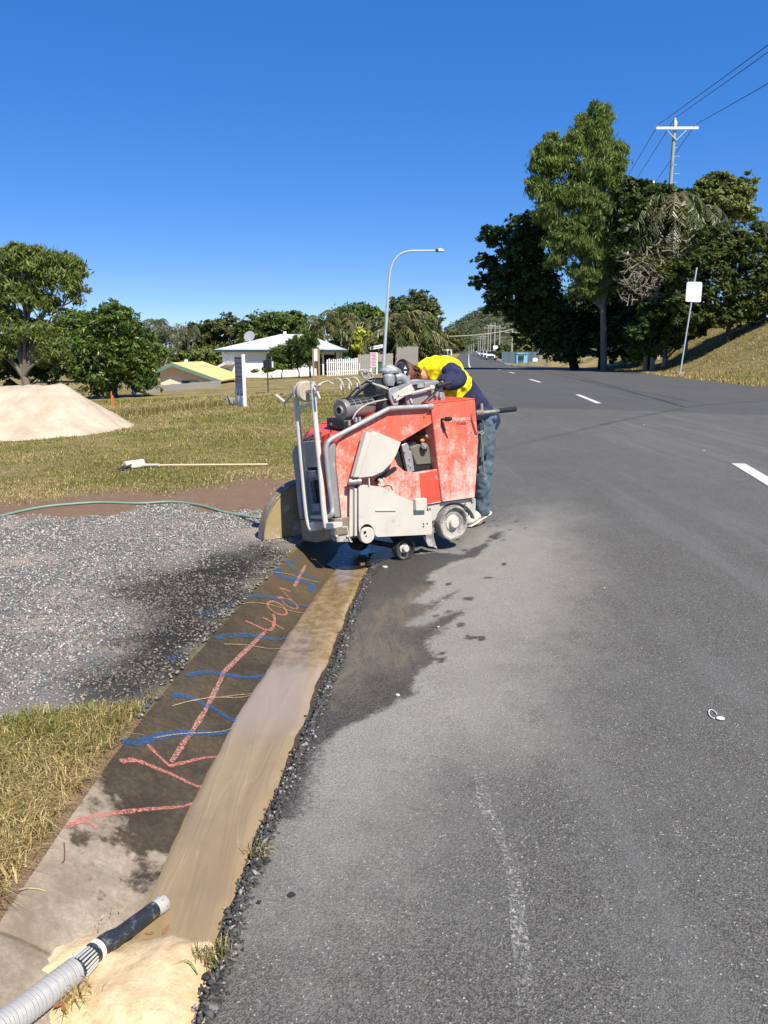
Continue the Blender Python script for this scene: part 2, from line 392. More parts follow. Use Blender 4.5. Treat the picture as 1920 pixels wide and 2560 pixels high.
a_wet[:, :5] = np.maximum(a_wet[:, :5], ((1 - np.arange(5) / 5)[None, :] * ((ty > 2.2) & (ty < 4))[:, None]))
drng = np.random.default_rng(3)
dr = [(1290, 190, 1.6), (1330, 192, 1.8), (1560, 276, 2), (1470, 357, 2.4), (1350, 482, 2.6), (1310, 637, 2.8), (1365, 715, 2.8), (1440, 724, 2.4), (1525, 690, 1.6), (1210, 812, 1.8), (1240, 395, 2.2), (1420, 528, 1.2), (1150, 590, 1.6), (1390, 207, 1.6), (1450, 205, 1.5), (1495, 16, 1.8), (1410, 48, 1.4), (1480, 52, 1.6), (1530, 46, 1.5), (1600, 70, 1.4), (1230, 560, 1.6), (1200, 850, 1.6), (1640, 20, 1.6), (1690, 60, 1.4), (1560, 130, 1.4)]
for (px, py, r) in dr:
    p = GT(*R8(px, py)); a_wet = np.maximum(a_wet, np.where(nw, 1 - ss(.6, 1.1, np.hypot((X - p.x), (Y - p.y) * .75) / (r * .0125)), 0))
a_mud = np.where(nw, (1 - ss(-.10, .16, sdpoly(WETMUD, X, Y) + wob * 2.2)) * .9, 0)
sdu = sdpoly(DUSTP, X, Y) + wob * 1.2
a_dust = np.where((Y < 12) & (X < 5), (1 - ss(-.55, 1.0, sdu + .25 * vnoise(X, Y, 1.7, 5))) + .45 * np.exp(-np.maximum(sdpoly(WET, X, Y), 0) / .16), 0)
a_dust = np.clip(a_dust, 0, 1.0) * np.clip(1 - .55 * ss(.35, 1.6, np.maximum(sdpoly(WET, X, Y), 0)), 0, 1)
n = NT('asphalt')
agg = n.voro(240, out='Color'); aggd = n.voro(240)
tone = n.noise(.35, 5, .6); fine = n.noise(130, 3, .7); mid = n.noise(3.2, 6, .65)
b = n.mix(n.ramp(n.sep(0, agg), .1, .95), (.050, .0475, .042), (.158, .150, .130))
b = n.mix(n.ramp(n.math('ADD', n.math('MULTIPLY', tone, .6), n.math('MULTIPLY', mid, .4)), .38, .64), b, n.mix(.38, b, (.145, .142, .134)))
b = n.mix(n.ramp(n.sep(1, agg), .978, .995), b, (.42, .40, .36))
strk = n.noise(1, 4, .6, vec=n.map((2.2, .12, 1)))
b = n.mix(n.ramp(strk, .50, .66, 0, .35), b, (.17, .165, .155))
patch = n.ramp(n.math('ADD', n.sep(1), n.math('ADD', n.math('MULTIPLY', n.sep(0), .55), n.math('MULTIPLY', mid, 1.2))), 23.3, 23.7)
b = n.mix(n.math('MULTIPLY', patch, .45), b, (.055, .056, .058))
d0 = n.attr('dust'); dn = n.math('ADD', n.math('MULTIPLY', d0, .85), n.math('MULTIPLY', n.math('SUBTRACT', n.noise(9, 6, .7), .5), .55))
b = n.mix(n.ramp(dn, .05, .98, 0, .72), b, n.mix(n.ramp(fine, .3, .7), (.20, .19, .165), (.42, .40, .345)))
w0 = n.attr('wet'); wn = n.ramp(n.math('ADD', w0, n.math('MULTIPLY', n.math('SUBTRACT', n.noise(42, 6, .85), .5), 1.7)), .20, .80)
mud = n.math('MULTIPLY', n.attr('mud'), n.ramp(n.noise(1, 6, .7, vec=n.map((12, 3.0, 1), rot=(0, 0, .75)), dist=.8), .25, .80, 0, .85))
wcol = n.mix(n.ramp(n.sep(0, agg), .1, .9), (.036, .033, .027), (.105, .098, .082)); wcol = n.mix(mud, wcol, n.mix(n.ramp(fine, .3, .7), (.16, .13, .085), (.28, .235, .165)))
b = n.mix(wn, b, wcol)
rg = n.ramp(wn, 0, 1, .88, .38)
M['asphalt'] = n.done(b, rg, 0, n.bump(n.math('ADD', aggd, n.math('MULTIPLY', fine, .6)), .7, .003), spec=.3)
road = npmesh('road', np.stack([X, Y, Z], -1).reshape(-1, 3), grid_faces(*X.shape), M['asphalt'], cols={'wet': a_wet.ravel(), 'dust': a_dust.ravel(), 'mud': a_mud.ravel()}, smooth=180)
tag(road, kind='structure')
ROADLIFT = .018
n = NT('road_line_paint'); M['line'] = n.done(n.mix(n.noise(40, 4, .7), (.50, .50, .48), (.72, .71, .68)), .7, alpha=n.ramp(n.noise(70, 4, .8), .28, .42))
n = NT('faint_road_line'); M['faint'] = n.done((.62, .60, .55), .8, alpha=n.ramp(n.math('ADD', n.noise(75, 4, .85), n.math('MULTIPLY', n.noise(1.6, 3), .5)), .70, 1.0, 0, .8))
def road_mark(quad, mat, label, k=6):
    quad = [Vector((p.x, p.y, 0)) for p in quad]; V = []
    for i in range(k + 1):
        t = i / k
        for a, b in ((quad[0], quad[3]), (quad[1], quad[2])):
            p = a.lerp(b, t); V.append((p.x, p.y, float(zroad(p.x, p.y)) + ROADLIFT + .006))
    o = npmesh('lane_marking', V, [(2 * i, 2 * i + 1, 2 * i + 3, 2 * i + 2) for i in range(k)], mat, road); o['label'] = label
def dash(a, b, w):
    a, b = GT(*a), GT(*b); d = (b - a).normalized(); s_ = Vector((d.y, -d.x, 0)) * w / 2
    return [a - s_, a + s_, b + s_, b - s_]
road_mark(dash((2010, 1262), (1845, 1163), .17), M['line'], 'long worn white centre dash nearest the camera')
road_mark(dash((1497, 1010), (1444, 988), .17), M['line'], 'second white centre dash up the road')
road_mark(dash((1351, 957), (1325, 949), .18), M['line'], 'third white centre dash up the road')
road_mark(dash((1286, 934), (1274, 931), .2), M['line'], 'small fourth white centre dash')
road_mark(dash((1250, 925), (1241, 923), .2), M['line'], 'tiny white centre dash just before the tree shadow')
cp = [Vector((9.35, 84, 0)), Vector((12.5, 114, 0)), Vector((38, 348, 0))]
for i in range(2):
    a, b_ = cp[i], cp[i + 1]; s_ = Vector((.09, 0, 0)); road_mark([a - s_, a + s_, b_ + s_, b_ - s_], M['line'], 'thin white line down the far street', 30)
fl = [GT(1315, 2560), GT(1300, 2380), GT(1284, 2200), GT(1268, 2140), GT(1215, 2040), GT(1195, 1930)]
for i in range(5):
    s_ = Vector((.022, 0, 0)); road_mark([fl[i] - s_, fl[i] + s_, fl[i + 1] + s_, fl[i + 1] - s_], M['faint'], 'faded chalky stripe on the near asphalt')

n = NT('tyre_rubber_mark'); M['tyremark'] = n.done((.05, .05, .048), .8, alpha=n.ramp(n.math('ADD', n.noise(30, 4, .8), n.math('MULTIPLY', n.noise(.8, 3), .6)), .62, 1.1, 0, .4))
tm = [GT(1225, 1131), GT(1380, 1095), GT(1500, 1066), GT(1620, 1040), GT(1750, 1015), GT(1930, 1003)]
for i in range(5):
    s_ = Vector((0, .16, 0)); road_mark([tm[i] - s_, tm[i] + s_, tm[i + 1] + s_, tm[i + 1] - s_], M['tyremark'], 'faint dark tyre mark curving across the road')
# ---- kerb and gutter, in cast sections ----
n = NT('kerb_concrete')
yv = n.sep(1); nz = n.noise(7, 6, .68); big = n.noise(2.3, 5, .6)
wetf = n.math('ADD', yv, n.math('ADD', n.math('MULTIPLY', n.math('SUBTRACT', nz, .5), .95), n.math('MULTIPLY', n.math('SUBTRACT', big, .5), .5)))
wetf = n.math('ADD', wetf, n.math('MULTIPLY', n.math('ADD', n.sep(0), .80), 1.05))
wk = n.ramp(wetf, 1.98, 2.10)
gr = n.noise(55, 5, .72); st = n.noise(4.2, 6, .7)
dryc = n.mix(n.ramp(st, .32, .68), (.235, .18, .125), (.43, .355, .27)); dryc = n.mix(n.ramp(gr, .35, .68), n.mix(.4, dryc, (.15, .125, .095)), dryc)
dryc = n.mix(n.ramp(n.noise(3.1, 5, .6), .52, .68, 0, .65), dryc, (.16, .135, .11))
wetc = n.mix(n.ramp(st, .3, .7), (.056, .042, .024), (.118, .088, .050)); wetc = n.mix(n.ramp(gr, .35, .7), n.mix(.5, wetc, (.02, .017, .012)), wetc)
wetc = n.mix(n.ramp(n.sep(1), 3.7, 5.0, 0, .55), wetc, (.13, .092, .046))
M['kerb'] = n.done(n.mix(wk, dryc, wetc), n.ramp(wk, 0, 1, .9, .55), 0, n.bump(n.math('ADD', gr, n.math('MULTIPLY', st, .5)), .45, .006), spec=.3)
tk = np.concatenate([[-.035, -.03, -.012], np.linspace(0, KW, 13), np.linspace(KW + .03, KW + GW + .16, 6)])
def kerb_part(y0, y1, step, label):
    ys = np.append(np.arange(y0, y1, step), y1); T, Yk = np.meshgrid(tk, ys, indexing='xy')
    X = xb(Yk) + T; Z = kz(T) + zroad0(Yk) + .0015 * vnoise(X * 3, Yk, 9, 4)
    Z = np.where(T < -.02, -.25, np.where(T < 0, .105, Z)); e = np.minimum(Yk - y0, y1 - Yk); Z -= .006 * (1 - ss(0, .02, e)) * (y1 < 20)
    Z += .007 * np.exp(-((T - .0) / .02) ** 2) * 0
    V = np.stack([X, Yk, Z], -1).reshape(-1, 3); F = [tuple(f) for f in grid_faces(*X.shape)]
    nr, nc = X.shape
    V2 = [tuple(v) for v in V]
    for r_ in (0, nr - 1):                       # close the ends of the casting
        b0 = len(V2); V2 += [(V[r_ * nc + c][0], V[r_ * nc + c][1], -.25) for c in range(nc)]
        for c in range(nc - 1):
            q = (r_ * nc + c, r_ * nc + c + 1, b0 + c + 1, b0 + c); F.append(q if r_ else tuple(reversed(q)))
    me = bpy.data.meshes.new('kerb'); me.from_pydata(V2, [], F); me.update()
    o = link('kerb', me, M['kerb'], None, 50); return tag(o, label, None, None, 'structure')
kerb_part(-3, 1.612, .03, 'nearest dry concrete kerb section below the crack')
kerb = kerb_part(1.622, 7.9, .03, 'wet stained kerb section with pink and blue spray marks')
kerb_part(7.91, 40, .3, 'kerb running on behind the saw'); kerb_part(40.01, 380, 2, 'far left kerb of the street')
n = NT('right_kerb_concrete'); M['kerb2'] = n.done(n.mix(n.noise(3, 4), (.26, .24, .19), (.36, .33, .27)), .9)
ysr = np.append(np.arange(97, 350, 3.0), 350); Vr = []
for y in ysr:
    x = float(xr(y)); z = float(zroad0(y))
    Vr += [(x - .05, y, z + .02), (x, y, z + .16), (x + .18, y, z + .17), (x + .2, y, z - .1)]
tag(npmesh('kerb', Vr, grid_faces(len(ysr), 4), M['kerb2']), 'far right kerb of the street', None, None, 'structure')

# spray paint and chalk lines on the kerb
def spray(name, col, lo, hi, sc=60):
    n = NT(name); return n.done(n.mix(n.noise(40, 4, .7), tuple(c * .8 for c in col), col), .75, 0, None, .3, n.ramp(n.noise(sc, 5, .8), lo, hi))
M['pink'] = spray('pink_spray', (.74, .26, .21), .36, .66, 130); M['blue'] = spray('blue_spray', (.022, .125, .34), .36, .66, 100)
M['bluefaint'] = spray('faint_blue_spray', (.03, .14, .30), .40, .66, 70); M['cream'] = spray('cream_chalk', (.46, .33, .17), .38, .55, 120); M['pinkfaint'] = spray('faint_pink_spray', (.62, .30, .25), .40, .62, 120)
def stroke(pts, w, mat, label, parent=None, name='paint_mark', lift=.003):
    P = []
    for q in pts:
        p = GT(*q); P.append(Vector((p.x, p.y, 0)))
    P = smoothpath(P, 8) if len(P) > 2 else [P[0].lerp(P[1], i / 14) for i in range(15)]
    V = []; ws = w if isinstance(w, (list, tuple)) else None
    for i, p in enumerate(P):
        d = (P[min(i + 1, len(P) - 1)] - P[max(i - 1, 0)]).normalized(); s_ = Vector((d.y, -d.x, 0))
        ww = (ws[0] + (ws[1] - ws[0]) * i / (len(P) - 1)) if ws else w
        hw = ww * (.33 + .05 * math.sin(i * .9 + p.x * 40) + random.uniform(-.03, .03))
        if mat.name.startswith(('blue', 'faint_blue')): hw *= 1.4
        if i in (0, len(P) - 1): hw *= .6
        for q in (p - s_ * hw, p, p + s_ * hw): V.append((q.x, q.y, surf(q.x, q.y) + lift))
    F = []
    for i in range(len(P) - 1):
        F += [(3 * i, 3 * i + 1, 3 * i + 4, 3 * i + 3), (3 * i + 1, 3 * i + 2, 3 * i + 5, 3 * i + 4)]
    o = npmesh(name, V, F, mat, parent or kerb); o['label'] = label; return o
def st4(f, pts, *a, **k): return stroke([f(*p) for p in pts], *a, **k)
stroke([(664, 1579), (565, 1676), (556, 1692), (519, 1766), (486, 1821), (464, 1852), (428, 1907)], .026, M['pinkfaint'], 'long pink arrow shaft pointing towards the camera')
st4(R4, [(455, 855), (330, 745), (250, 655)], .02, M['pink'], 'left barb of the pink arrowhead')
st4(R4, [(440, 860), (560, 830), (760, 782), (910, 770)], .021, M['pink'], 'right barb of the pink arrowhead', lift=.0045)
st4(R7, [(555, 268), (620, 262), (700, 290), (820, 340), (930, 385)], [.034, .018], M['pink'], 'slanting pink line below the arrow')
st4(R7, [(308, 570), (380, 532), (550, 503), (720, 485), (895, 458)], [.03, .019], M['pink'], 'lowest pink line across the kerb')
st4(R7, [(345, 553), (400, 550), (452, 577)], .017, M['pink'], 'short pink hook on the lowest line', lift=.0045)
st4(R5, [(222, 800), (330, 848), (430, 893), (495, 885), (525, 800), (512, 735)], .022, M['pink'], 'bent stroke of the pink figure four')
st4(R5, [(400, 768), (500, 820), (622, 892)], .02, M['pink'], 'cross stroke of the pink figure four', lift=.0045)
st4(R5, [(480, 600), (450, 625), (470, 670), (545, 722), (630, 740), (648, 705), (600, 640), (530, 603), (478, 600)], .018, M['pink'], 'first pink zero')
st4(R5, [(555, 562), (600, 560), (625, 572)], .024, M['pink'], 'pink dab at the top of the second zero')
st4(R5, [(595, 590), (650, 645), (740, 680), (762, 655), (720, 605), (640, 570)], .014, M['pink'], 'thin second pink zero', lift=.0045)
st4(R5, [(580, 465), (640, 475), (690, 500)], .022, M['pink'], 'pink dab above the zeros'); st4(R5, [(610, 490), (660, 545), (705, 590)], .01, M['pinkfaint'], 'thin pink stroke above the zeros')
st4(R5, [(728, 445), (780, 350), (845, 225)], .026, M['pinkfaint'], 'upper end of the pink arrow shaft')
st4(R4, [(10, 620), (150, 640), (300, 600), (640, 552), (1085, 510)], .034, M['blue'], 'thick blue line across the kerb')
st4(R4, [(458, 222), (560, 220), (700, 270), (880, 360), (1112, 465)], .026, M['blue'], 'slanting dark blue line', lift=.0045)
st4(R4, [(600, 48), (700, 16), (900, 20), (1370, 20)], .024, M['blue'], 'level blue line above the slanting one', lift=.0045)
stroke([(540, 1597), (565, 1591), (632, 1591), (726, 1595)], .032, M['bluefaint'], 'faint level blue line below the figures', lift=.0045)
st4(R5, [(250, 550), (400, 550), (560, 580), (880, 650)], .034, M['bluefaint'], 'faint blue line through the figures', lift=.006)
st4(R5, [(600, 262), (550, 290), (590, 350), (740, 372), (860, 402), (925, 445), (880, 492)], .042, M['blue'], 'big blue s curve near the saw', lift=.0045)
st4(R5, [(740, 188), (650, 182), (680, 230), (750, 290), (880, 335), (955, 362)], .04, M['bluefaint'], 'faint blue scribble near the saw')
st4(R5, [(735, 140), (820, 155)], .03, M['bluefaint'], 'small blue smear near the cut')
for i, (f, pts) in enumerate([(R5, [(485, 292), (700, 330), (1010, 405)]), (R5, [(190, 632), (300, 618), (560, 660), (880, 715)]), (R5, [(0, 1050), (300, 1068), (620, 1087)]), (R5, [(-60, 1605), (180, 1575), (395, 1550)]), (R4, [(470, 320), (650, 272), (900, 240), (1270, 195)]), (R4, [(300, 610), (640, 565), (1090, 492)])]):
    st4(f, pts, .008, M['cream'], ['pale chalk line nearest the saw', 'pale chalk line through the first zero', 'pale chalk line below the figures', 'pale broken chalk line mid kerb', 'pale chalk line crossing the slanting blue line', 'pale chalk line beside the thick blue line'][i], lift=.007)

# ---- slurry lying in the gutter ----
ys = np.arange(1.62, 6.4, .025); ts = np.linspace(0, 1, 15); Ts, Ysl = np.meshgrid(ts, ys)
inner = KW + .004 + .012 * vnoise(ys, ys * 0, 3.1, 2) + .005 * vnoise(ys, ys * 0, 14, 5)
outer = KW + gwy(ys) - np.interp(ys, [1.6, 2.3, 3.0, 3.4, 3.8, 5, 6.4], [.02, .025, .04, .05, .04, .03, 0]) + .012 * vnoise(ys, ys * 0, 9, 6)
Xs = xb(ys)[:, None] + inner[:, None] * (1 - Ts) + outer[:, None] * Ts
Tt = inner[:, None] * (1 - Ts) + outer[:, None] * Ts; Zs = -.010 + .014 * ss(KW, KW + GW, Tt) + .006 + .0025 * vnoise(Xs * 2, Ysl * .4, 5, 3) * np.sin(Ts * math.pi); Zs = np.where(Ts < .01, kz(inner)[:, None] - .003, Zs); Zs = np.where(Ts > .99, .0005, Zs)
n = NT('concrete_slurry')
vx = n.map((6, .55, 1), rot=(0, 0, .09)); s1 = n.noise(1, 3, .45, vec=vx, dist=1.2); s2 = n.noise(1, 2, .4, vec=n.map((9, .8, 1), rot=(0, 0, .09)), dist=1.4); ln = n.math('ABSOLUTE', n.math('SUBTRACT', s2, .5)); ln2 = n.math('ABSOLUTE', n.math('SUBTRACT', s2, .58))
k = n.mix(n.ramp(s1, .25, .75), (.272, .192, .100), (.345, .256, .142)); k = n.mix(n.ramp(ln, .012, .0, 0, .38), k, (.44, .35, .235)); k = n.mix(n.ramp(ln2, .03, .004, 0, .3), k, (.21, .15, .085))
k = n.mix(n.ramp(n.noise(6, 4, .6), .5, .7, 0, .35), k, (.22, .165, .11))
uw = n.ramp(n.math('ADD', n.sep(1), n.math('MULTIPLY', n.math('SUBTRACT', n.noise(5, 4), .5), .8)), 3.35, 3.6); k = n.mix(uw, k, n.mix(n.ramp(n.noise(14, 5, .7), .35, .65), (.19, .125, .055), (.33, .24, .13)))
mid3 = n.math('MULTIPLY', n.ramp(n.sep(1), 2.7, 3.0), n.ramp(n.sep(1), 3.6, 3.35)); k = n.mix(n.math('MULTIPLY', mid3, .6), k, (.34, .275, .22))
M['slurry'] = n.done(k, n.ramp(uw, 0, 1, .25, .15), 0, n.bump(n.math('ADD', s1, n.math('MULTIPLY', n.noise(22, 3), .12)), .35, .02), spec=.5)
tag(npmesh('slurry', np.stack([Xs, Ysl, Zs], -1).reshape(-1, 3), grid_faces(*Xs.shape), M['slurry'], smooth=180), 'brown concrete slurry lying along the gutter', 'slurry', None, 'stuff')
# wet film under the saw
pool = gp(R8, [(480, 230), (520, 275), (640, 305), (760, 290), (860, 250), (960, 225), (1000, 190), (930, 130), (760, 110), (560, 120), (480, 160)])
pool = [Vector((max(p.x, float(xb(p.y)) + KW - .05), p.y, 0)) for p in pool]
n = NT('water_film'); M['water'] = n.done((.020, .017, .012), .12, 0, n.bump(n.noise(26, 4, .6, dist=1.2), .6, .015), .3)
pts2 = [(p.x, p.y) for p in smoothpath(pool + [pool[0]], 5)[:-1]]
vs_ = []; fs_ = []
cx_, cy_ = np.mean([p[0] for p in pts2]), np.mean([p[1] for p in pts2]); m_ = len(pts2)
for r_ in np.linspace(.02, 1, 9):
    for (x, y) in pts2:
        X_, Y_ = cx_ + (x - cx_) * r_, cy_ + (y - cy_) * r_; t_ = X_ - float(xb(Y_)); vs_.append((X_, Y_, surf(X_, Y_) + (.010 if t_ < KW + GW - .03 else ROADLIFT + .0045)))
for i in range(8):
    for j in range(m_): fs_.append((i * m_ + j, i * m_ + (j + 1) % m_, (i + 1) * m_ + (j + 1) % m_, (i + 1) * m_ + j))
tag(npmesh('water', vs_, fs_, M['water'], smooth=180), None, None, None, 'structure')

# ---- loose broken aggregate along the asphalt edge, and the gravel drive: small stones, far too many to count ----
def stones(name, P, S, C, mat, parent=None):
    n_ = len(P); base = np.array([(1, 0, -.1), (-.2, 1, 0), (-1, -.1, .1), (.1, -1, 0), (.15, .1, .75), (0, 0, -.6)])
    V = base[None] * S[:, None, :] * (1 + .35 * rng.standard_normal((n_, 6, 1)).clip(-1, 1))
    a = rng.uniform(0, 6.28, n_); c, s_ = np.cos(a), np.sin(a); X = V[..., 0] * c[:, None] - V[..., 1] * s_[:, None]; Y = V[..., 0] * s_[:, None] + V[..., 1] * c[:, None]
    tilt = rng.normal(0, .35, (n_, 1)); Z = V[..., 2] + X * tilt
    V = np.stack([X, Y, Z], -1) + P[:, None, :]
    f = np.array([(0, 1, 4), (1, 2, 4), (2, 3, 4), (3, 0, 4), (1, 0, 5), (2, 1, 5), (3, 2, 5), (0, 3, 5)])
    F = (f[None] + 6 * np.arange(n_)[:, None, None]).reshape(-1, 3)
    return npmesh(name, V.reshape(-1, 3), F, mat, parent, cols={'tint': np.repeat(C, 6, 0)})
n = NT('stone'); M['stone'] = n.done(n.mix(n.ramp(n.noise(140, 3), .3, .7, 0, .4), n.attr('tint', 'Color'), (.1, .09, .08)), .85)
pal = np.array([(.22, .24, .215), (.32, .315, .295), (.15, .175, .16), (.42, .41, .385), (.11, .11, .10), (.34, .24, .20), (.56, .53, .49), (.20, .155, .14)])
N = 95000
yS = 2.4 + (7.3 - 2.4) * rng.uniform(0, 1, N) ** 1.25; xS = rng.uniform(-4.7, -.55, N)
m = (sdpoly(GRAVEL, xS, yS) + .12 * vnoise(xS, yS, 6, 1) < .03) & (xS < xb(yS) - .0); xS, yS = xS[m], yS[m]
vis = (np.abs(xS) / yS < .60); xS, yS = xS[vis], yS[vis]
dusty = vnoise(xS, yS, 1.3, 4) + vnoise(xS, yS, 4, 6) * .5; keep = (dusty < .28) | (rng.uniform(0, 1, len(xS)) < .35); xS, yS, dusty = xS[keep], yS[keep], dusty[keep]
Cs = pal[rng.integers(0, len(pal), len(xS))] * rng.uniform(.75, 1.25, (len(xS), 1))
wm = 1 - ss(-.3, .2, sdpoly(WETG, xS, yS) + .25 * vnoise(xS, yS, 5, 3)); Cs = Cs * (1 - .62 * wm[:, None]) * np.where(wm[:, None] > .5, np.array((1.05, .98, .88)), 1.0)
dm = ss(.05, .45, dusty)[:, None] * (1 - wm[:, None]); Cs = Cs * (1 - dm * .7) + dm * .7 * np.array((.45, .38, .32))
for f, a, b_ in ((R6, (1090, 1000), (1250, 950)), (R6, (930, 1240), (1140, 1170)), (R6, (800, 1500), (900, 1470))):
    p, q = GT(*f(*a)), GT(*f(*b_)); ex, ey = q.x - p.x, q.y - p.y; t = np.clip(((xS - p.x) * ex + (yS - p.y) * ey) / (ex * ex + ey * ey), 0, 1)
    dd = np.hypot(xS - p.x - t * ex, yS - p.y - t * ey); hit = (dd < .03) & (rng.uniform(0, 1, len(dd)) < .6); Cs[hit] = (.03, .09, .22)
Zg = zleft(xb(yS) - xS, yS); sz = rng.uniform(.0038, .0115, len(xS)) * np.interp(yS, [2.5, 7], [.9, 1.45])
tag(stones('gravel', np.stack([xS, yS, Zg + sz * .25], 1), np.stack([sz, sz * rng.uniform(.6, 1, len(sz)), sz * rng.uniform(.5, .8, len(sz))], 1), Cs, M['stone']), 'grey gravel of the driveway beside the kerb', 'gravel', None, 'stuff')
N = 5500; yS = rng.uniform(1.3, 5.3, N); off = rng.normal(0, .015, N) + .012 * vnoise(yS, yS * 0, 9, 4) + .01; xS = xl(yS) + off
sz = rng.uniform(.003, .0095, N) * np.where(rng.uniform(0, 1, N) < .06, 1.7, 1)
Cs = np.array([(.035, .034, .032)]) * rng.uniform(.5, 2.6, (N, 1)); lt = rng.uniform(0, 1, N) < .10; Cs[lt] = (.33, .31, .28)
Zs_ = np.where(off < 0, .004, zroad(xS, yS) + ROADLIFT)
tag(stones('loose_aggregate', np.stack([xS, yS, Zs_ + sz * .3], 1), np.stack([sz, sz * .8, sz * .7], 1), Cs, M['stone']), 'dark loose aggregate along the broken asphalt edge', 'gravel', None, 'stuff')
# bits of litter, chips and leaf scraps on the asphalt
for (px, py, s_, c) in [(962, 1425, .02, 'w'), (994, 1749, .012, 'w'), (1095, 1576, .009, 'w'), (728, 2254, .012, 'd'), (1610, 1065, .02, 'w'), (1760, 1130, .02, 'w'), (1511, 1478, .008, 'w')]:
    p = GT(px, py); mb = MB(); q = [Vector((p.x + s_ * math.cos(a) * random.uniform(.6, 1.1), p.y + s_ * .8 * math.sin(a), 0)) for a in np.linspace(0, 5.4, 7)]
    mb.prism([(v.x, v.y, surf(v.x, v.y) + ROADLIFT + .002) for v in q], (0, 0, s_ * .4))
    tag(mb.build('concrete_chip', M['white'] if c == 'w' else M['rubber'], None, 60), {962: 'pale concrete chip beside the gutter in front of the saw', 994: 'white chip on the edge of the wet patch', 1095: 'tiny white chip amid the splashes', 728: 'black tar lump on the near asphalt', 1610: 'pale scrap on the road beyond the worker', 1760: 'pale flake near the long centre dash', 1511: 'tiny white chip out on the open asphalt'}[px], 'debris')
n = NT('white_litter'); M['litter'] = n.done((.75, .74, .70), .6)
lp = GT(1797, 1806); mb = MB()
mb.tube([(lp.x - .014 + .018 * math.cos(a), lp.y + .028 + .034 * math.sin(a) + .02 * math.cos(a), float(zroad(lp.x, lp.y)) + ROADLIFT + .005) for a in np.linspace(-.6, 4.2, 14)], .0022, 5)
mb.ball((lp.x, lp.y - .01, float(zroad(lp.x, lp.y)) + ROADLIFT + .006), (.018, .014, .005), 10, 6)
tag(mb.build('litter', M['litter'], None, 60), 'small white looped scrap of litter alone on the asphalt', 'litter')

# ---- grass ----
n = NT('grass_blade'); tc_ = n.attr('tint', 'Color')
tr = n.n('ShaderNodeBsdfTranslucent'); n.l(tc_, tr.inputs[0]); mx = n.n('ShaderNodeMixShader'); mx.inputs[0].default_value = .3
n.done(tc_, .7, spec=.2); n.l(n.p.outputs[0], mx.inputs[1]); n.l(tr.outputs[0], mx.inputs[2]); n.l(mx.outputs[0], n.out.inputs[0]); M['blade'] = n.m
def blades(name, X, Y, Z, L, Wd, C, lean=.6):
    n_ = len(X); a = rng.uniform(0, 6.28, n_); ln = rng.uniform(.1, 1, n_) * lean
    dx, dy = np.cos(a), np.sin(a); P = np.stack([X, Y, Z], 1); sx = np.stack([-dy, dx, 0 * dx], 1) * (Wd / 2)[:, None]
    mid_ = P + np.stack([dx * ln * L * .35, dy * ln * L * .35, L * .6], 1); tip = P + np.stack([dx * ln * L * 1.1, dy * ln * L * 1.1, L * (1 - .45 * ln)], 1)
    V = np.stack([P - sx, P + sx, mid_ + sx * .7, mid_ - sx * .7, tip], 1).reshape(-1, 3); o5 = 5 * np.arange(n_)[:, None]
    F = np.concatenate([o5 + np.array([[0, 1, 2]]), o5 + np.array([[0, 2, 3]]), o5 + np.array([[3, 2, 4]])])
    return npmesh(name, V, F, M['blade'], cols={'tint': np.repeat(C, 5, 0)})
GREEN = np.array([(.21, .22, .042), (.27, .26, .06), (.15, .18, .034), (.34, .31, .09)]); DRY = np.array([(.55, .43, .19), (.64, .52, .26), (.45, .33, .14), (.33, .23, .105)])
def gcol(nn, dry): 
    c = np.where((rng.uniform(0, 1, nn) < dry)[:, None], DRY[rng.integers(0, 4, nn)], GREEN[rng.integers(0, 4, nn)]); return c * rng.uniform(.6, 1.25, (nn, 1))
N = 60000; yg = rng.uniform(1.2, 2.95, N); xg = rng.uniform(-2.1, -.90, N)
edge = sdpoly(GRAVEL, xg, yg); ok = (xg < xb(yg) - .012 + .02 * vnoise(xg, yg, 11, 1)) & (edge > -.05 + .06 * rng.uniform(0, 1, N)) & (np.abs(xg) / yg < .62)
bare = ss(.0, .12, xb(yg) - xg); ok &= rng.uniform(0, 1, N) < (.25 + .75 * bare); xg, yg = xg[ok], yg[ok]
dryf = np.clip(np.interp(yg, [1.5, 2.1, 2.45, 2.75], [.85, .7, .42, .22]) + .3 * vnoise(xg, yg, 5, 9) + .25 * (1 - ss(.05, .25, xb(yg) - xg)), .03, .95); L = rng.uniform(.018, .075, len(xg)) * (1 + .4 * vnoise(xg, yg, 7, 3))
tag(blades('near_grass', xg, yg, zleft(xb(yg) - xg, yg), L, rng.uniform(.002, .0045, len(xg)), gcol(len(xg), dryf), 1.75), 'patchy green and straw grass beside the near kerb', 'grass', None, 'stuff')
N = 210000; yg = 6.6 + (30 - 6.6) * rng.uniform(0, 1, N) ** 1.7; offg = rng.uniform(0, 1, N) ** 1.2 * np.interp(yg, [6, 30], [6, 20]); xg = xb(yg) - .02 - offg
sdv = sdpoly(DIRT, xg, yg); ok = (sdv + .18 * vnoise(xg, yg, 6, 1) > rng.uniform(-.30, .18, N)) & (sdpoly(GRAVEL, xg, yg) > .1) & (np.abs(xg) / yg < .58); xg, yg = xg[ok], yg[ok]
bare_ = vnoise(xg, yg, .9, 12) + .4 * vnoise(xg, yg, 3, 2); kp = (bare_ < .32) | (rng.uniform(0, 1, len(xg)) < .25); xg, yg = xg[kp], yg[kp]
dryf = np.clip(.50 + 1.2 * vnoise(xg, yg, .42, 9) + .3 * vnoise(xg, yg, 2.1, 4) + .25 * (1 - ss(0, 1.2, sdpoly(DIRT, xg, yg))), .05, .95)
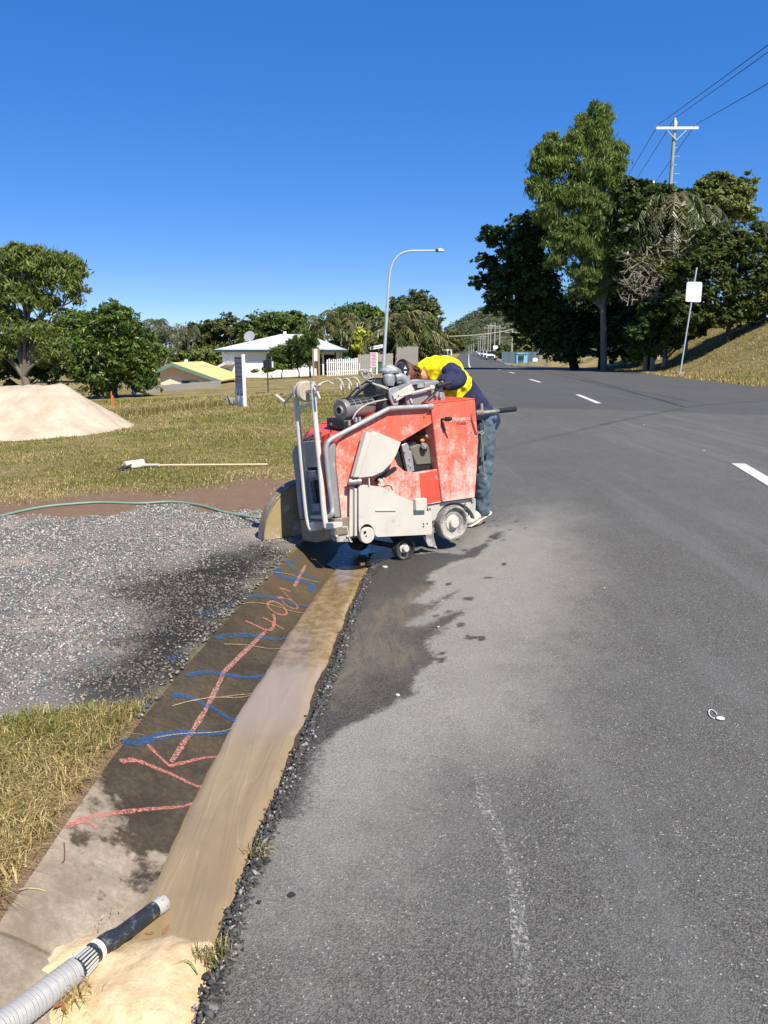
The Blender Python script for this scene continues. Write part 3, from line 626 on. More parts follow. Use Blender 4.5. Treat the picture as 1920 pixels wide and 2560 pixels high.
sc = np.interp(yg, [7, 12, 30], [1, 1.35, 2.6]); L = rng.uniform(.014, .042, len(xg)) * sc
tag(blades('lawn_grass', xg, yg, zleft(xb(yg) - xg, yg) - .004, L, rng.uniform(.004, .008, len(xg)) * sc, gcol(len(xg), dryf), 1.5), 'mown green and straw lawn behind the gravel', 'grass', None, 'stuff')
N = 60000; yg = 26 + (78 - 26) * rng.uniform(0, 1, N) ** 1.1; og = rng.uniform(0, 1, N) ** 1.1 * 20; xg = xr(yg) + og + .05; ok = (xg / yg < .58); xg, yg, og = xg[ok], yg[ok], og[ok]
dryf = np.clip(.52 + .5 * vnoise(xg, yg, .35, 2) + .3 * vnoise(xg, yg, 1.3, 3) + .4 * (og < .8), .1, .97)
tag(blades('bank_grass', xg, yg, zright(og, yg) - .01, rng.uniform(.08, .22, len(xg)), rng.uniform(.02, .045, len(xg)), gcol(len(xg), dryf), 1.0), 'dry mown grass on the bank across the road', 'grass', None, 'stuff')
# =====================================================================================================
#                                           THE CONCRETE SAW
# =====================================================================================================
YAW = R(34); SAW = Vector((.157, 5.38, .022))
saw = thing('concrete_saw', 'dusty red and white walk-behind concrete saw cutting the kerb', 'concrete saw', SAW, YAW)
_sl = empty_local(saw); _o = _sl((0, 0, CAMH))
def _rd(px, py): return Matrix.Rotation(-YAW, 3, 'Z') @ ray(px, py)
def Sp(px, py, w):                        # point of the saw lying in the upright plane w metres in from its near side
    d = _rd(px, py); return _o + d * ((w - _o.y) / d.y)
def Fp(px, py, u):                        # point of the saw in the cross plane at length u
    d = _rd(px, py); return _o + d * ((u - _o.x) / d.x)
Zf = zo(620, 850, 700 / 1659); Q1 = zo(640, 1050, 320 / 1659); Q2 = zo(860, 1060, 420 / 1659); Q3 = zo(880, 1080, 240 / 1659); Q7 = zo(860, 880, 260 / 1659); Q6 = zo(1020, 880, 260 / 1659); Q9 = zo(680, 940, 200 / 1659)
def S(f, pts, w): return [Sp(*f(*p), w) for p in pts]
def Fr(f, pts, u): return [Fp(*f(*p), u) for p in pts]
IN = Vector((0, 1, 0)); BACK = Vector((1, 0, 0)); UP = Vector((0, 0, 1))
def plate(name, f, pts, w, th, mat, holes=(), bevel=.004, parent=None):
    return MB().prism(S(f, pts, w), IN * th, [S(f, h, w) for h in holes]).build(name, mat, parent or saw, 35, bevel)
def fplate(name, f, pts, u, th, mat, holes=(), bevel=.004, parent=None):
    return MB().prism(Fr(f, pts, u), BACK * th, [Fr(f, h, u) for h in holes]).build(name, mat, parent or saw, 35, bevel)
def arc(cx, cy, rx, ry, a0, a1, k=8): return [(cx + rx * math.cos(R(a)), cy - ry * math.sin(R(a))) for a in np.linspace(a0, a1, k)]
def bolt(p, n_, r=.007, h=.006, mat='steel', parent=None): return MB().cyl(p, Vector(p) + Vector(n_) * h, r, n=8).build('bolt', M[mat], parent or saw)

# body
OPEN = [(1098, 492), (905, 605), (878, 660), (868, 700), (890, 745), (930, 778), (985, 787), (1128, 766)]
side = plate('side_panel', Zf, [(552, 1055), (520, 720), (524, 640), (545, 596), (600, 552), (700, 497), (830, 428), (900, 416), (1086, 397), (1097, 490), (905, 605), (878, 660), (868, 700), (890, 745), (930, 778), (985, 787), (1127, 766), (1150, 962), (1065, 977), (800, 1010), (790, 1050)], .02, .03, M['red'], (), .006)
slot_ = S(Q3, [(400, 830), (420, 800), (730, 600), (765, 605), (775, 640), (740, 680), (440, 870), (405, 865)], .012)
MB().prism(slot_, IN * .007).build('slot', M['dark'], side, 35)
plate('access_panel', Zf, [(1016, 792), (1129, 772), (1147, 952), (1066, 966), (1062, 1000), (1030, 990)], .0165, .003, M['redclean'], (), .001, side)
fp = [(545, 640), (560, 588), (700, 505), (830, 440), (1086, 412)]
top = S(Zf, fp, .05); hb = [Vector((-.53, .05, .40))] + top + S(Zf, [(1098, 484), (905, 597), (870, 650), (860, 700), (860, 760)], .05) + [Vector((-.12, .05, .40))]
MB().prism(hb, IN * .56).build('hood', M['redclean'], saw, 35, .02)
# dark engine bay behind the opening
MB().bx(-.10, .33, .085, .60, .42, .79).build('engine_block', M['dark'], saw, 35, .01)
eb = MB()
for (x, z, r_) in ((.02, .86, .05), (.12, .80, .06), (.22, .93, .04), (.17, .99, .035), (.27, 1.02, .03)): eb.cyl((x, .10, z), (x, .4, z), r_, n=12)
eb.build('engine_casting', M['dark'], saw)
tk_ = plate('oil_tank', Q3, [(1005, 270), (1090, 235), (1160, 215), (1300, 235), (1420, 270), (1470, 540), (1110, 572), (1080, 480), (1050, 400)], .075, .16, pm('olive_grey_tank', (.155, .145, .115), .7, .12, 8, .1, 60, dust=(.30, .28, .23), damt=.35), bevel=.012)
cp_ = Sp(*Q3(1240, 215), .06); MB().lathe(cp_ - UP * .02, (0, -.55, 1), [(0, .026), (.012, .028), (.024, .026), (.028, .016)], 16).build('filler_cap', M['chrome'], tk_)
MB().lathe(cp_ - UP * .04 + IN * .01, (0, -.5, 1), [(0, .03), (.014, .03)], 16).build('filler_neck', M['black'], tk_)
pc_ = Sp(*Q3(1305, 70), .09); MB().ball(pc_, (.018, .018, .018)).build('oil_cap', pm('tan_cap', (.5, .42, .30), .6), saw)
MB().ball(Sp(*Q3(1215, 145), .075), (.02, .015, .012)).build('orange_cap', pm('orange_cap', (.62, .25, .08), .6), saw)
sb = plate('slide_bracket', Q3, [(860, 225), (950, 185), (985, 240), (1000, 330), (1030, 320), (1080, 680), (965, 705), (905, 420)], .045, .035, M['steel'], bevel=.004)
for q in ((990, 460), (1015, 595), (975, 560), (905, 340)): bolt(Sp(*Q3(*q), .045), -IN, .008, .01, parent=sb)
# rear console box
rp = [(1084, 371), (1345, 346), (1356, 480), (1366, 600), (1358, 760), (1346, 934), (1152, 962), (1130, 766), (1098, 492)]
console = plate('control_cabinet', Zf, rp, .0, .60, M['red'], bevel=.008)
MB().prism(S(Zf, [(1086, 371), (1345, 345), (1344, 353), (1086, 379)], -.002), IN * .604).build('cabinet_lip', M['redclean'], console, 35, .003)
sl2 = [(1141, 470), (1146, 500), (1160, 540), (1180, 582), (1187, 578), (1168, 538), (1155, 500), (1150, 470)]
MB().prism(S(Zf, sl2, -.003), IN * .008).build('lever_slot', M['dark'], console, 35)
kn = Sp(*Zf(1150, 468), 0)
MB().cyl(kn + IN * .01, kn - IN * .05 - BACK * .01, .009, n=10).lathe(kn - IN * .03, (.35, -1, .12), [(0, .010), (.006, .017), (.05, .016), (.058, .010)], 14).build('lever_knob', M['black'], console)
for q in ((1128, 380), (1052, 437), (1245, 703), (1280, 703), (1325, 545), (1293, 638), (1270, 1040)): 
    if q[1] < 900: bolt(Sp(*Zf(*q), -.001), -IN, .006, .004, parent=console)
# maker's name on the cabinet
def text(body, p, size, mat, parent, name='lettering'):
    cu = bpy.data.curves.new(name, 'FONT'); cu.body = body; cu.size = size; cu.extrude = .0006; cu.offset = .0006
    ob = bpy.data.objects.new(name, cu); me = bpy.data.meshes.new_from_object(ob); bpy.data.objects.remove(ob)
    o = link(name, me, mat, parent); o.location = p; o.rotation_euler = (R(90), 0, 0); return o
n = NT('worn_lettering'); M['letter'] = n.done((.72, .60, .56), .8, alpha=n.ramp(n.noise(120, 4, .8), .36, .58))
text('Husqvarna', Sp(*Zf(1210, 480), -.003), .042, M['letter'], console)
n = NT('worn_dark_lettering'); M['letter2'] = n.done((.20, .05, .05), .8, alpha=n.ramp(n.noise(120, 4, .8), .38, .62))
text('FS 4600', Sp(*Zf(1236, 504), -.003), .028, M['letter2'], console)
ec = Sp(*Zf(1197, 473), -.002); em = MB()
em.tube([ec + Vector((.015 * math.cos(a), -.001, .017 * math.sin(a))) for a in np.linspace(2.2, 7.2, 12)], .0022, 5)
for dx in (-.005, .005): em.bar(ec + Vector((dx, -.001, -.009)), ec + Vector((dx, -.001, .009)), .004, .002)
em.bar(ec + Vector((-.005, -.001, 0)), ec + Vector((.005, -.001, 0)), .003, .002); em.build('emblem', M['letter'], console)
# chassis plate with wheel arch
arch = arc(1228, 1088, 118, 125, 12, 168, 12)
plate('chassis_plate', Zf, [(1062, 978), (1346, 936), (1350, 960), (1345, 1062)] + arch + [(1090, 1075), (1075, 1030)], .035, .05, pm('dusty_chassis', (.47, .45, .41), .7, .15, 8, .1, 60, dust=(.20, .19, .17), damt=.30), bevel=.004)
MB().bx(-.45, .62, .08, .58, .20, .40).build('chassis', M['mudsteel'], saw, 35, .01)
for q in ((1285, 972), (1325, 962), (1078, 1002)): bolt(Sp(*Zf(*q), .035), -IN, .007, .003, 'dark')
# rear wheels
def wheel(u, w, z, r, wd, hub, name, tyre, face):
    wr = bpy.data.objects.new(name, None); COL.objects.link(wr); wr.parent = saw; wr.location = (u, w, z); wr.empty_display_size = .05
    MB().lathe((0, wd, 0), -IN, [(0, r * .82), (.004, r * .97), (wd * .2, r), (wd * .85, r), (wd - .004, r * .975), (wd, r * .90), (wd - .002, r * .86), (wd - .03, r * .82), (wd - .031, .01)], 40, False).build('tyre', tyre, wr, 30)
    MB().lathe((0, .045, 0), -IN, [(0, r * .80), (.012, r * .80), (.0125, r * .46), (.022, r * .44), (.0225, r * .30), (.05, r * .29), (.056, r * .24)], 28).build('hub', face, wr, 30)
    return wr
rw = Sp(*Zf(1225, 1085), .0); rwh = wheel(rw.x, .0, rw.z, .136, .10, 0, 'rear_wheel', M['wheelgrey'], M['white'])
for a in range(5): bolt(Vector((.085 * math.cos(a * 1.2566 + .5), .033, .085 * math.sin(a * 1.2566 + .5))), -IN, .006, .004, parent=rwh)
wheel(rw.x, .56, rw.z, .136, .10, 0, 'rear_wheel', M['wheelgrey'], M['white'])
MB().cyl((rw.x, .09, rw.z), (rw.x, .58, rw.z), .02).build('rear_axle', M['dark'], saw)
fw = Sp(*Zf(937, 1240), .0); wheel(fw.x, .0, .083, .083, .07, 0, 'front_wheel', M['rubber'], M['white'])
f2 = Vector((-.13, .40, .083)); wheel(f2.x, .40, .083, .083, .07, 0, 'front_wheel', M['rubber'], M['dark'])
ax = MB().cyl((fw.x, .06, .083), (f2.x, .45, .083), .02).bar((fw.x, .10, .083), (fw.x - .10, .10, .24), .05, .02).bar((f2.x, .38, .083), (f2.x - .08, .38, .24), .05, .02); ax.build('front_axle', M['dark'], saw)
MB().prism(S(Zf, [(1040, 1168), (1088, 1130), (1105, 1110), (1100, 1160), (1112, 1210), (1124, 1240), (1100, 1226), (1070, 1222)], .03), IN * .012).build('mud_flap', M['wheelgrey'], saw, 35, .002)
# near-side white blade-mount plate, guard hanger, post and pivot
bp = [(655, 868), (690, 858), (790, 870), (860, 905), (960, 950), (1062, 1012), (1088, 1022), (1093, 1135), (1085, 1152), (770, 1167), (757, 1160), (750, 1140)] + arc(705, 1152, 46, 62, 10, 150, 9) + [(660, 1140), (656, 1100)]
mp = plate('mount_plate', Zf, bp, -.05, .012, M['white'], bevel=.003)
dsc = Sp(*Zf(706, 1157), -.045); MB().lathe(dsc + IN * .03, -IN, [(0, .056), (.036, .058), (.04, .054)], 28).build('spindle_cover', M['white'], mp, 30)
for q, r_ in (((692, 1140), .012), ((700, 1162), .006)): MB().cyl(Sp(*Zf(*q), -.0555), Sp(*Zf(*q), -.0555) - IN * .002, r_, n=12).build('spindle_hole', M['dark'], mp)
MB().prism(S(Zf, [(757, 1006), (875, 1006), (878, 1014), (757, 1015)], -.058), IN * .01).build('plate_rib', M['white'], mp, 35, .002)
MB().prism(S(Zf, [(995, 945), (1060, 938), (1062, 1010), (995, 1012)], -.085), IN * .036).build('plate_box', M['white'], mp, 35, .004)
for q in ((1040, 1090), (1062, 1088), (1040, 1105)): MB().cyl(Sp(*Zf(*q), -.0515), Sp(*Zf(*q), -.0515) - IN * .002, .006, n=8).build('plate_hole', M['dark'], mp)
flap = plate('guard_flap', Zf, [(738, 537), (770, 548), (906, 607), (880, 680), (850, 730), (800, 780), (740, 808), (655, 818)], -.075, .014, M['white'], bevel=.004)
plate('flap_edge', Zf, [(704, 540), (730, 548), (738, 560), (660, 815), (626, 816)], -.085, .045, M['white'], bevel=.006, parent=flap)
MB().cyl(Sp(*Zf(610, 838), -.04) - BACK * .02, Sp(*Zf(660, 836), -.06) + BACK * .01, .021, n=16).cyl(Sp(*Zf(640, 838), -.065), Sp(*Zf(668, 836), -.065), .013, n=12).build('pivot_pin', M['steel'], saw)
for q in ((640, 1175), (715, 816)): pass
MB().bar(Sp(*Zf(635, 880), -.04), Sp(*Zf(635, 1160), -.03), .022, .02).build('guard_post', M['white'], saw, 35, .003)
MB().bar(Sp(*Zf(648, 860), -.03), Sp(*Zf(650, 1165), -.02), .018, .02).build('post_shadow', M['dark'], saw, 35, .002)  # dark bar standing in for the shadow beside the guard post
MB().bar(Sp(*Zf(614, 870), -.02), Sp(*Zf(608, 1165), -.01), .012, .03).build('guard_rail', M['white'], saw, 35, .003)
MB().bar(Sp(*Zf(715, 812), -.06), Sp(*Zf(718, 860), -.06), .009).build('hinge_rod', M['white'], saw)
MB().tube(S(Zf, [(800, 868), (830, 862), (848, 868), (856, 890)], -.012), .004, 6).build('cable_clip', M['dark'], saw)
cr = MB()
for i in range(14): cr.ball(Sp(*Zf(795 + random.uniform(-22, 12), 848 + random.uniform(-28, 18)), -.02), random.uniform(.006, .012), 6, 5)
cr.build('slurry_crust', M['white'], saw)
# front: grey fascia with openings, grey corner, red rounded edge
FU = -.60
fo = [(566, 1290), (545, 1180), (510, 800), (468, 470), (470, 410), (498, 340), (560, 300), (640, 275), (810, 262), (860, 700), (985, 1200), (960, 1260), (700, 1275)]
fas = fplate('front_fascia', Q1, fo, FU, .05, M['grey'], [[(655, 620), (800, 605), (805, 650), (670, 660)], [(690, 790), (830, 770), (858, 1080), (738, 1082)]], .006)
MB().bx(FU + .035, FU + .12, .10, .60, .28, .80).build('radiator_bay', M['dark'], fas, 35)
fplate('shelf', Q1, [(640, 665), (775, 655), (785, 745), (660, 765)], FU - .03, .035, M['grey'], (), .006, fas)
fplate('shelf', Q1, [(695, 1090), (810, 1080), (815, 1180), (710, 1195)], FU - .03, .035, M['grey'], (), .006, fas)
fplate('fascia_wing', Q1, [(560, 1285), (470, 470), (470, 410), (500, 345), (530, 360), (545, 480), (600, 1280)], FU - .05, .055, M['grey'], (), .012, fas)
fplate('hood_edge', Q1, [(835, 215), (930, 160), (880, 300), (880, 480), (925, 1170), (890, 1190), (850, 700)], FU - .005, .03, M['redclean'], (), .01)
plate('corner_strip', Zf, [(476, 690), (482, 640), (505, 605), (524, 620), (520, 720), (552, 1055), (514, 1055), (492, 850)], .005, .05, M['grey'], bevel=.01)
# grey tube that frames the body
tb = S(Zf, [(1090, 393), (1060, 394), (850, 405), (825, 412), (700, 478), (560, 552)], -.005) + [Sp(*Zf(490, 590), -.005), Sp(*Zf(466, 625), .0), Sp(*Zf(464, 680), .0), Sp(*Zf(482, 860), .0), Sp(*Zf(500, 985), .0), Fp(*Zf(497, 1030), FU - .02), Fp(*Zf(470, 1048), FU - .03), Fp(*Zf(420, 1049), FU - .035), Fp(*Zf(350, 1046), FU - .035)]
MB().tube(smoothpath(tb, 5), .0165, 14).build('frame_tube', M['tube'], saw, 60)
MB().lathe(Sp(*Zf(1062, 394), -.005), BACK, [(0, .018), (0.0, .022), (.045, .022), (.045, .017)], 14).build('tube_collar', M['steel'], saw)
# lower front frame
fplate('front_beam', Q1, [(570, 1292), (1030, 1278), (1040, 1500), (980, 1530), (780, 1590), (600, 1560)], FU + .01, .18, M['mudsteel'], (), .006)
plate('side_step', Q1, [(1020, 1285), (1185, 1290), (1230, 1300), (1240, 1580), (1050, 1585), (1025, 1500)], -.0, .06, M['wheelgrey'], bevel=.004)
MB().tube(S(Q1, [(1095, 1392), (1180, 1385), (1200, 1500), (1222, 1575), (1245, 1578)], -.008), .005, 6).build('pipe_clip', M['white'], saw)
for q in ((1042, 1500), (1180, 1500)): bolt(Sp(*Q1(*q), -.002), -IN, .009, .01, 'white')
# guide uprights with spool, crank and coiled cord
GU = FU - .06
def ftube(name, f, pts, u, r_, mat, parent=None, k=6): return MB().tube(smoothpath(Fr(f, pts, u), k), r_, 12).build(name, mat, parent or saw, 60)
ftube('guide_upright', Zf, [(280, 285), (292, 420), (318, 720), (345, 1000), (360, 1090), (376, 1128)], GU, .0185, M['white'])
ftube('guide_upright', Zf, [(384, 258), (400, 480), (428, 760), (448, 1000), (464, 1112)], GU, .0185, M['white'])
ftube('cross_bar', Zf, [(300, 402), (340, 390), (385, 380)], GU, .013, M['white'])
for q in ((278, 284), (384, 258)):
    p = Fp(*Zf(*q), GU); MB().lathe(p, UP, [(0, .017), (.004, .02), (.014, .018)], 12).build('upright_cap', M['steel'], saw)
for (a, b_) in (((352, 1078), (396, 1135)), ((440, 1082), (508, 1125))):
    fplate('upright_foot', Zf, [(a[0], a[1] + 20), (a[0] + 25, a[1]), (b_[0], a[1] + 2), (b_[0], b_[1] - 6), (a[0] + 12, b_[1])], GU - .01, .07, M['white'], (), .006)
spc = Fp(*Zf(336, 303), GU); axd = (Fp(*Zf(384, 300), GU) - Fp(*Zf(290, 318), GU)).normalized(); axd = IN
sp = MB().lathe(spc - axd * .035, axd, [(0, .02), (.0, .062), (.012, .072), (.024, .072), (.045, .066), (.058, .070), (.07, .064), (.07, .02)], 30).build('guide_wheel', pm('worn_guide_wheel', (.42, .35, .27), .8, .15, 9, .1, 60, dust=(.62, .58, .52), damt=.4, dscale=16), saw, 30)
MB().cyl(spc - axd * .10, spc + axd * .10, .012, n=10).build('wheel_axle', M['steel'], sp)
ck = Fr(Q9, [(450, 345), (268, 545), (85, 400)], GU); 
MB().cyl(ck[0], ck[1], .009, n=10).build('crank_arm', M['steel'], saw); MB().cyl(ck[1], ck[2], .011, n=10).cyl(ck[1], Fp(*Q9(262, 625), GU), .006, n=8).build('crank_handle', M['white'], saw)
# coiled cord from the upright to the engine
def coil(a, b_, turns, r_, th, name, mat, sag=.01):
    a, b_ = Vector(a), Vector(b_); x, y, d = frame(b_ - a); P = []
    K = int(turns * 16)
    for i in range(K + 1):
        t = i / K; w_ = 2 * math.pi * turns * t
        P.append(a.lerp(b_, t) + (x * math.cos(w_) + y * math.sin(w_)) * r_ - UP * sag * math.sin(t * math.pi))
    return P
CU = -.18
ca_ = Fp(*Q9(900, 300), GU); cs_ = [Fp(*Q9(880, 260), GU), Fp(*Q9(900, 215), GU), Fp(*Q9(950, 200), GU), Fp(*Q9(985, 170), GU)]
c1 = Sp(*Zf(470, 243), .32); c2 = Sp(*Zf(520, 262), .30); c3 = Sp(*Zf(665, 248), .30)
cord = [ca_] + cs_ + [c1] + coil(c2, c3, 3, .042, 0, '', None)
MB().tube(smoothpath(cord, 2), .0052, 7).build('coiled_cord', M['white'], saw, 60)
cl = []
for i in range(90):
    t = i / 89; cl.append(Sp(*Zf(705 + 38 * math.cos(t * 31) + 12 * math.sin(t * 17), 212 + 26 * math.sin(t * 31 + .6) + 10 * math.cos(t * 13)), .30 + .03 * math.sin(t * 23)))
MB().tube(cl, .0052, 6).build('cord_tangle', pm('grimy_cord', (.40, .37, .32), .8), saw, 60)
MB().tube(Fr(Q9, [(890, 170), (870, 230), (885, 290), (935, 310), (960, 250), (1000, 180)], GU - .01), .005, 6).cyl(Fp(*Q9(935, 310), GU - .01), Fp(*Q9(995, 470), GU - .01), .007, n=8).build('cord_hook', M['white'], saw)
# muffler
m0, m1 = Sp(*Zf(545, 418), .24), Sp(*Zf(722, 384), .30); md = (m1 - m0).normalized(); ml = (m1 - m0).length
mu = MB().lathe(m0, md, [(.0, .050), (0, .073), (.012, .077), (ml - .02, .077), (ml + .01, .062), (ml + .03, .03)], 28).build('muffler', pm('sooty_steel', (.24, .235, .225), .5, .2, 8, .1, 60, metal=.5, dust=(.40, .38, .34), damt=.4), saw, 40)
MB().lathe(m0 - md * .012, md, [(0, .026), (0, .033), (.03, .034)], 20, False).build('exhaust_pipe', M['steel'], mu)
MB().cyl(m0 - md * .004, m0 + md * .01, .0255, n=18).build('exhaust_bore', M['dark'], mu)
mx_, my_, _ = frame(md); sh = MB()
for i in range(9):
    a0 = R(25 + i * 15)
    for j in range(4):
        t0 = .04 + j * (ml - .07) / 4; pts_ = []
        for (t_, a_) in ((t0, a0), (t0 + (ml - .07) / 4 - .012, a0), (t0 + (ml - .07) / 4 - .012, a0 + R(9)), (t0, a0 + R(9))):
            pts_.append(m0 + md * t_ + (mx_ * math.cos(a_) + my_ * math.sin(a_)) * .0795)
        sh.prism(pts_, (mx_ * math.cos(a0 + .08) + my_ * math.sin(a0 + .08)) * .003)
sh.build('heat_shield', M['black'], mu, 35)
MB().bx(m0.x - .02, m1.x + .05, .16, .40, m0.z - .13, m0.z - .06).build('muffler_mount', M['black'], saw, 35, .01)
# engine top: drum air cleaner, mushroom cap, bent duct, pre-filter hose
dr0, dr1 = Sp(*Zf(720, 300), .34), Sp(*Zf(850, 300), .34); dd_ = (dr1 - dr0).normalized(); dl_ = (dr1 - dr0).length
prof = [(0, .05), (0, .085), (.012, .095)]
for i in range(6): t = .03 + i * (dl_ - .05) / 6; prof += [(t, .095), (t + .006, .089), (t + .014, .089), (t + .02, .095)]
prof += [(dl_, .095), (dl_ + .02, .07)]
MB().lathe(dr0, dd_, prof, 26).build('air_cleaner', M['black'], saw, 35)
cpb = Sp(*Zf(840, 205), .30); MB().lathe(cpb - UP * .01, UP, [(0, .055), (.028, .055)], 22).build('cap_neck', M['black'], saw)
MB().lathe(cpb + UP * .016, UP, [(0, .060), (-.004, .084), (.010, .086), (.030, .066), (.052, .030), (.056, .005)], 24).build('rain_cap', pm('dull_grey_cap', (.20, .21, .225), .5, .12, 9, .1, 60, dust=(.46, .45, .43), damt=.42, dscale=14), saw, 35)
MB().lathe(Sp(*Zf(835, 270), .25), UP, [(0, .036), (.03, .046), (.07, .044), (.085, .03)], 18).build('intake_pot', M['steel'], saw)
MB().tube(smoothpath(S(Zf, [(870, 225), (905, 218), (935, 240), (948, 280), (945, 320)], .24), 6), .030, 14).build('intake_duct', M['steel'], saw, 60)
MB().tube(smoothpath(S(Zf, [(610, 342), (650, 300), (705, 262), (735, 240)], .30), 6), .024, 12).build('breather_hose', M['black'], saw, 60)
MB().bx(-.10, .30, .14, .50, .98, 1.18).build('engine_top', M['dark'], saw, 35, .02)
MB().bar(Sp(*Zf(735, 255), .20), Sp(*Zf(850, 300), .14), .045, .012).build('support_bracket', M['steel'], saw, 35, .002)
MB().bar(Sp(*Zf(770, 262), .175), Sp(*Zf(828, 282), .155), .03, .003).build('warning_sticker', pm('yellow_sticker', (.72, .66, .25), .6), saw, 35)
plate('upright_bracket', Zf, [(835, 290), (885, 275), (900, 300), (890, 388), (860, 390), (840, 340)], .10, .02, M['steel'], bevel=.003)
nb = plate('name_board', Zf, [(858, 325), (968, 262), (990, 298), (885, 362), (868, 360)], .085, .012, M['white'], bevel=.003)
for q in ((872, 352), (890, 330)): bolt(Sp(*Zf(*q), .085), -IN, .006, .004, 'dark', parent=nb)
# control panel, rod and grips
cpn = plate('control_panel', Zf, [(905, 300), (975, 262), (1130, 238), (1162, 300), (1180, 352), (1090, 378), (940, 388), (935, 330)], .12, .30, M['grey'], bevel=.01)
for (pts, mt) in (([(975, 265), (1045, 252), (1046, 300), (980, 310)], 'black'), ([(1003, 260), (1042, 254), (1042, 280), (1004, 284)], 'steel')):
    MB().prism(S(Zf, pts, .117 if mt == 'black' else .113), IN * .006).build('decal', M[mt], cpn, 35)
for q in ((960, 352), (966, 366)): bolt(Sp(*Zf(*q), .12), -IN, .008, .012, 'white', parent=cpn)
MB().cyl(Sp(*Zf(900, 332), .09), Sp(*Zf(1085, 285), .09), .009, n=10).lathe(Sp(*Zf(1075, 287), .09), Sp(*Zf(1120, 272), .09) - Sp(*Zf(1075, 287), .09), [(0, .012), (.005, .018), (.035, .018), (.04, .013)], 12).build('throttle_rod', M['white'], saw)
MB().bar(Sp(*Zf(1150, 270), .085), Sp(*Zf(1030, 378), .085), .010, .006).build('throttle_link', M['black'], saw)
MB().cyl(Sp(*Zf(1118, 273), .09), Sp(*Zf(1200, 252), .09), .017, n=12).build('throttle_grip', M['black'], saw)
for q in ((1115, 318), (1140, 325)): MB().box(Sp(*Zf(*q), .105), (.014, .012, .018)).build('switch', M['steel'], cpn, 35, .003)
hA, hB, hC = Sp(*Zf(1352, 434), .06), Sp(*Zf(1490, 420), .06), Sp(*Zf(1565, 411), .06)
MB().cyl(hA, hB, .0135, n=14).lathe(hA - BACK * .01, hB - hA, [(0, .02), (.03, .024), (.07, .024), (.075, .016)], 14).build('handle_bar', pm('worn_brown_steel', (.22, .18, .14), .5, .25, 12, .1, 60, metal=.3, dust=(.42, .40, .36), damt=.4), saw)
MB().lathe(hB - (hC - hB) * .05, hC - hB, [(0, .015), (.005, .020)] + [(.02 + i * .012, .0205 - .002 * (i % 2)) for i in range(14)] + [((hC - hB).length, .020), ((hC - hB).length + .006, .014)], 16).build('handle_grip', M['black'], saw, 35)
hA2 = hA + IN * .48; MB().cyl(hA2, hB + IN * .48, .0135, n=12).build('handle_bar', M['tube'], saw)
MB().cyl(hA + BACK * .06 + UP * .0, hA + BACK * .05 + UP * .07, .012, n=10).build('handle_clamp', M['steel'], saw)
# latch, hoses and hook hanging behind the cabinet
MB().tube(S(Zf, [(1330, 437), (1325, 455), (1340, 510), (1350, 545), (1362, 548)], -.012), .006, 8).build('latch', M['redclean'], saw)
MB().tube(smoothpath(S(Zf, [(1365, 450), (1390, 480), (1400, 540), (1392, 640), (1385, 720)], .10), 5), .007, 8).build('green_hose', pm('green_hose', (.10, .20, .14), .5), saw)
MB().tube(smoothpath(S(Zf, [(1362, 540), (1375, 560), (1370, 640), (1358, 740)], .06), 5), .008, 8).build('black_hose', M['black'], saw)
MB().tube(S(Zf, [(1382, 560), (1392, 690), (1402, 800)], .06), .0045, 8).tube(S(Zf, [(1402, 796), (1412, 812), (1406, 826), (1396, 818)], .06), .006, 8).build('hook_wrench', M['chrome'], saw)
MB().tube(S(Zf, [(1345, 560), (1375, 548), (1392, 536), (1396, 548), (1380, 562)], .05), .005, 7).build('spring_clip', M['chrome'], saw)
# little things on the hood
kb = Sp(*Zf(490, 505), .20); MB().ball(kb, .021, 14, 10).cyl(kb, kb - UP * .05, .005, n=8).build('ball_knob', M['black'], saw)
MB().tube(smoothpath(S(Zf, [(620, 470), (650, 420), (720, 375), (830, 350)], .14), 5), .0055, 8).build('control_cable', M['tube'], saw)
MB().tube(smoothpath(S(Zf, [(700, 350), (760, 330), (830, 318)], .16), 5), .005, 8).build('control_cable', M['black'], saw)
for q in ((640, 458), (662, 455), (680, 470), (600, 478)): MB().cyl(Sp(*Zf(*q), .12), Sp(*Zf(q[0], q[1] + 28), .12), .009, n=8).build('hose_fitting', M['tube'], saw)
for q in ((360, 585), (405, 560)):
    p = Fp(*Zf(*q), -.52); MB().box(p, (.03, .03, .006), (Vector((.9, 0, .42)), IN, Vector((-.42, 0, .9)))).build('rubber_strip', M['black'], saw, 35, .003)
# blade guard and blade on the far side
BW = .70
gc = Sp(*Zf(348, 1150), BW); gr_ = .415; zb = Sp(*Zf(150, 1180), BW).z
def garc(r_, w, a0=82, a1=184, k=18): return [Vector((gc.x + r_ * .885 * math.cos(R(a)), w, gc.z + r_ * 1.02 * math.sin(R(a)))) for a in np.linspace(a0, a1, k)]
gpts = garc(gr_, BW); gpts = [p for p in gpts if p.z > zb] + [Vector((gc.x - gr_ * .885, BW, zb)), Vector((gc.x + .06, BW, zb))]
M['guardmud'] = pm('slurry_caked_guard', (.33, .255, .135), .6, .3, 5, .15, 30, dust=(.66, .60, .48), damt=.42, dscale=6)
bgd = MB().prism(gpts, IN * .012).build('blade_guard', M['guardmud'], saw, 35, .004)
rim = MB(); A_ = [p for p in garc(gr_, BW - .01) if p.z > zb] + [Vector((gc.x - gr_ * .885, BW - .01, zb))]; B_ = [p for p in garc(gr_ - .012, BW - .01) if p.z > zb] + [Vector((gc.x - gr_ * .885 + .012, BW - .01, zb))]
rim.prism(A_ + B_[::-1], IN * .10); rim.build('guard_rim', pm('rusty_rim', (.20, .15, .10), .7, .4, 8, .2, 30, dust=(.40, .34, .26), damt=.4), bgd, 35, .003)
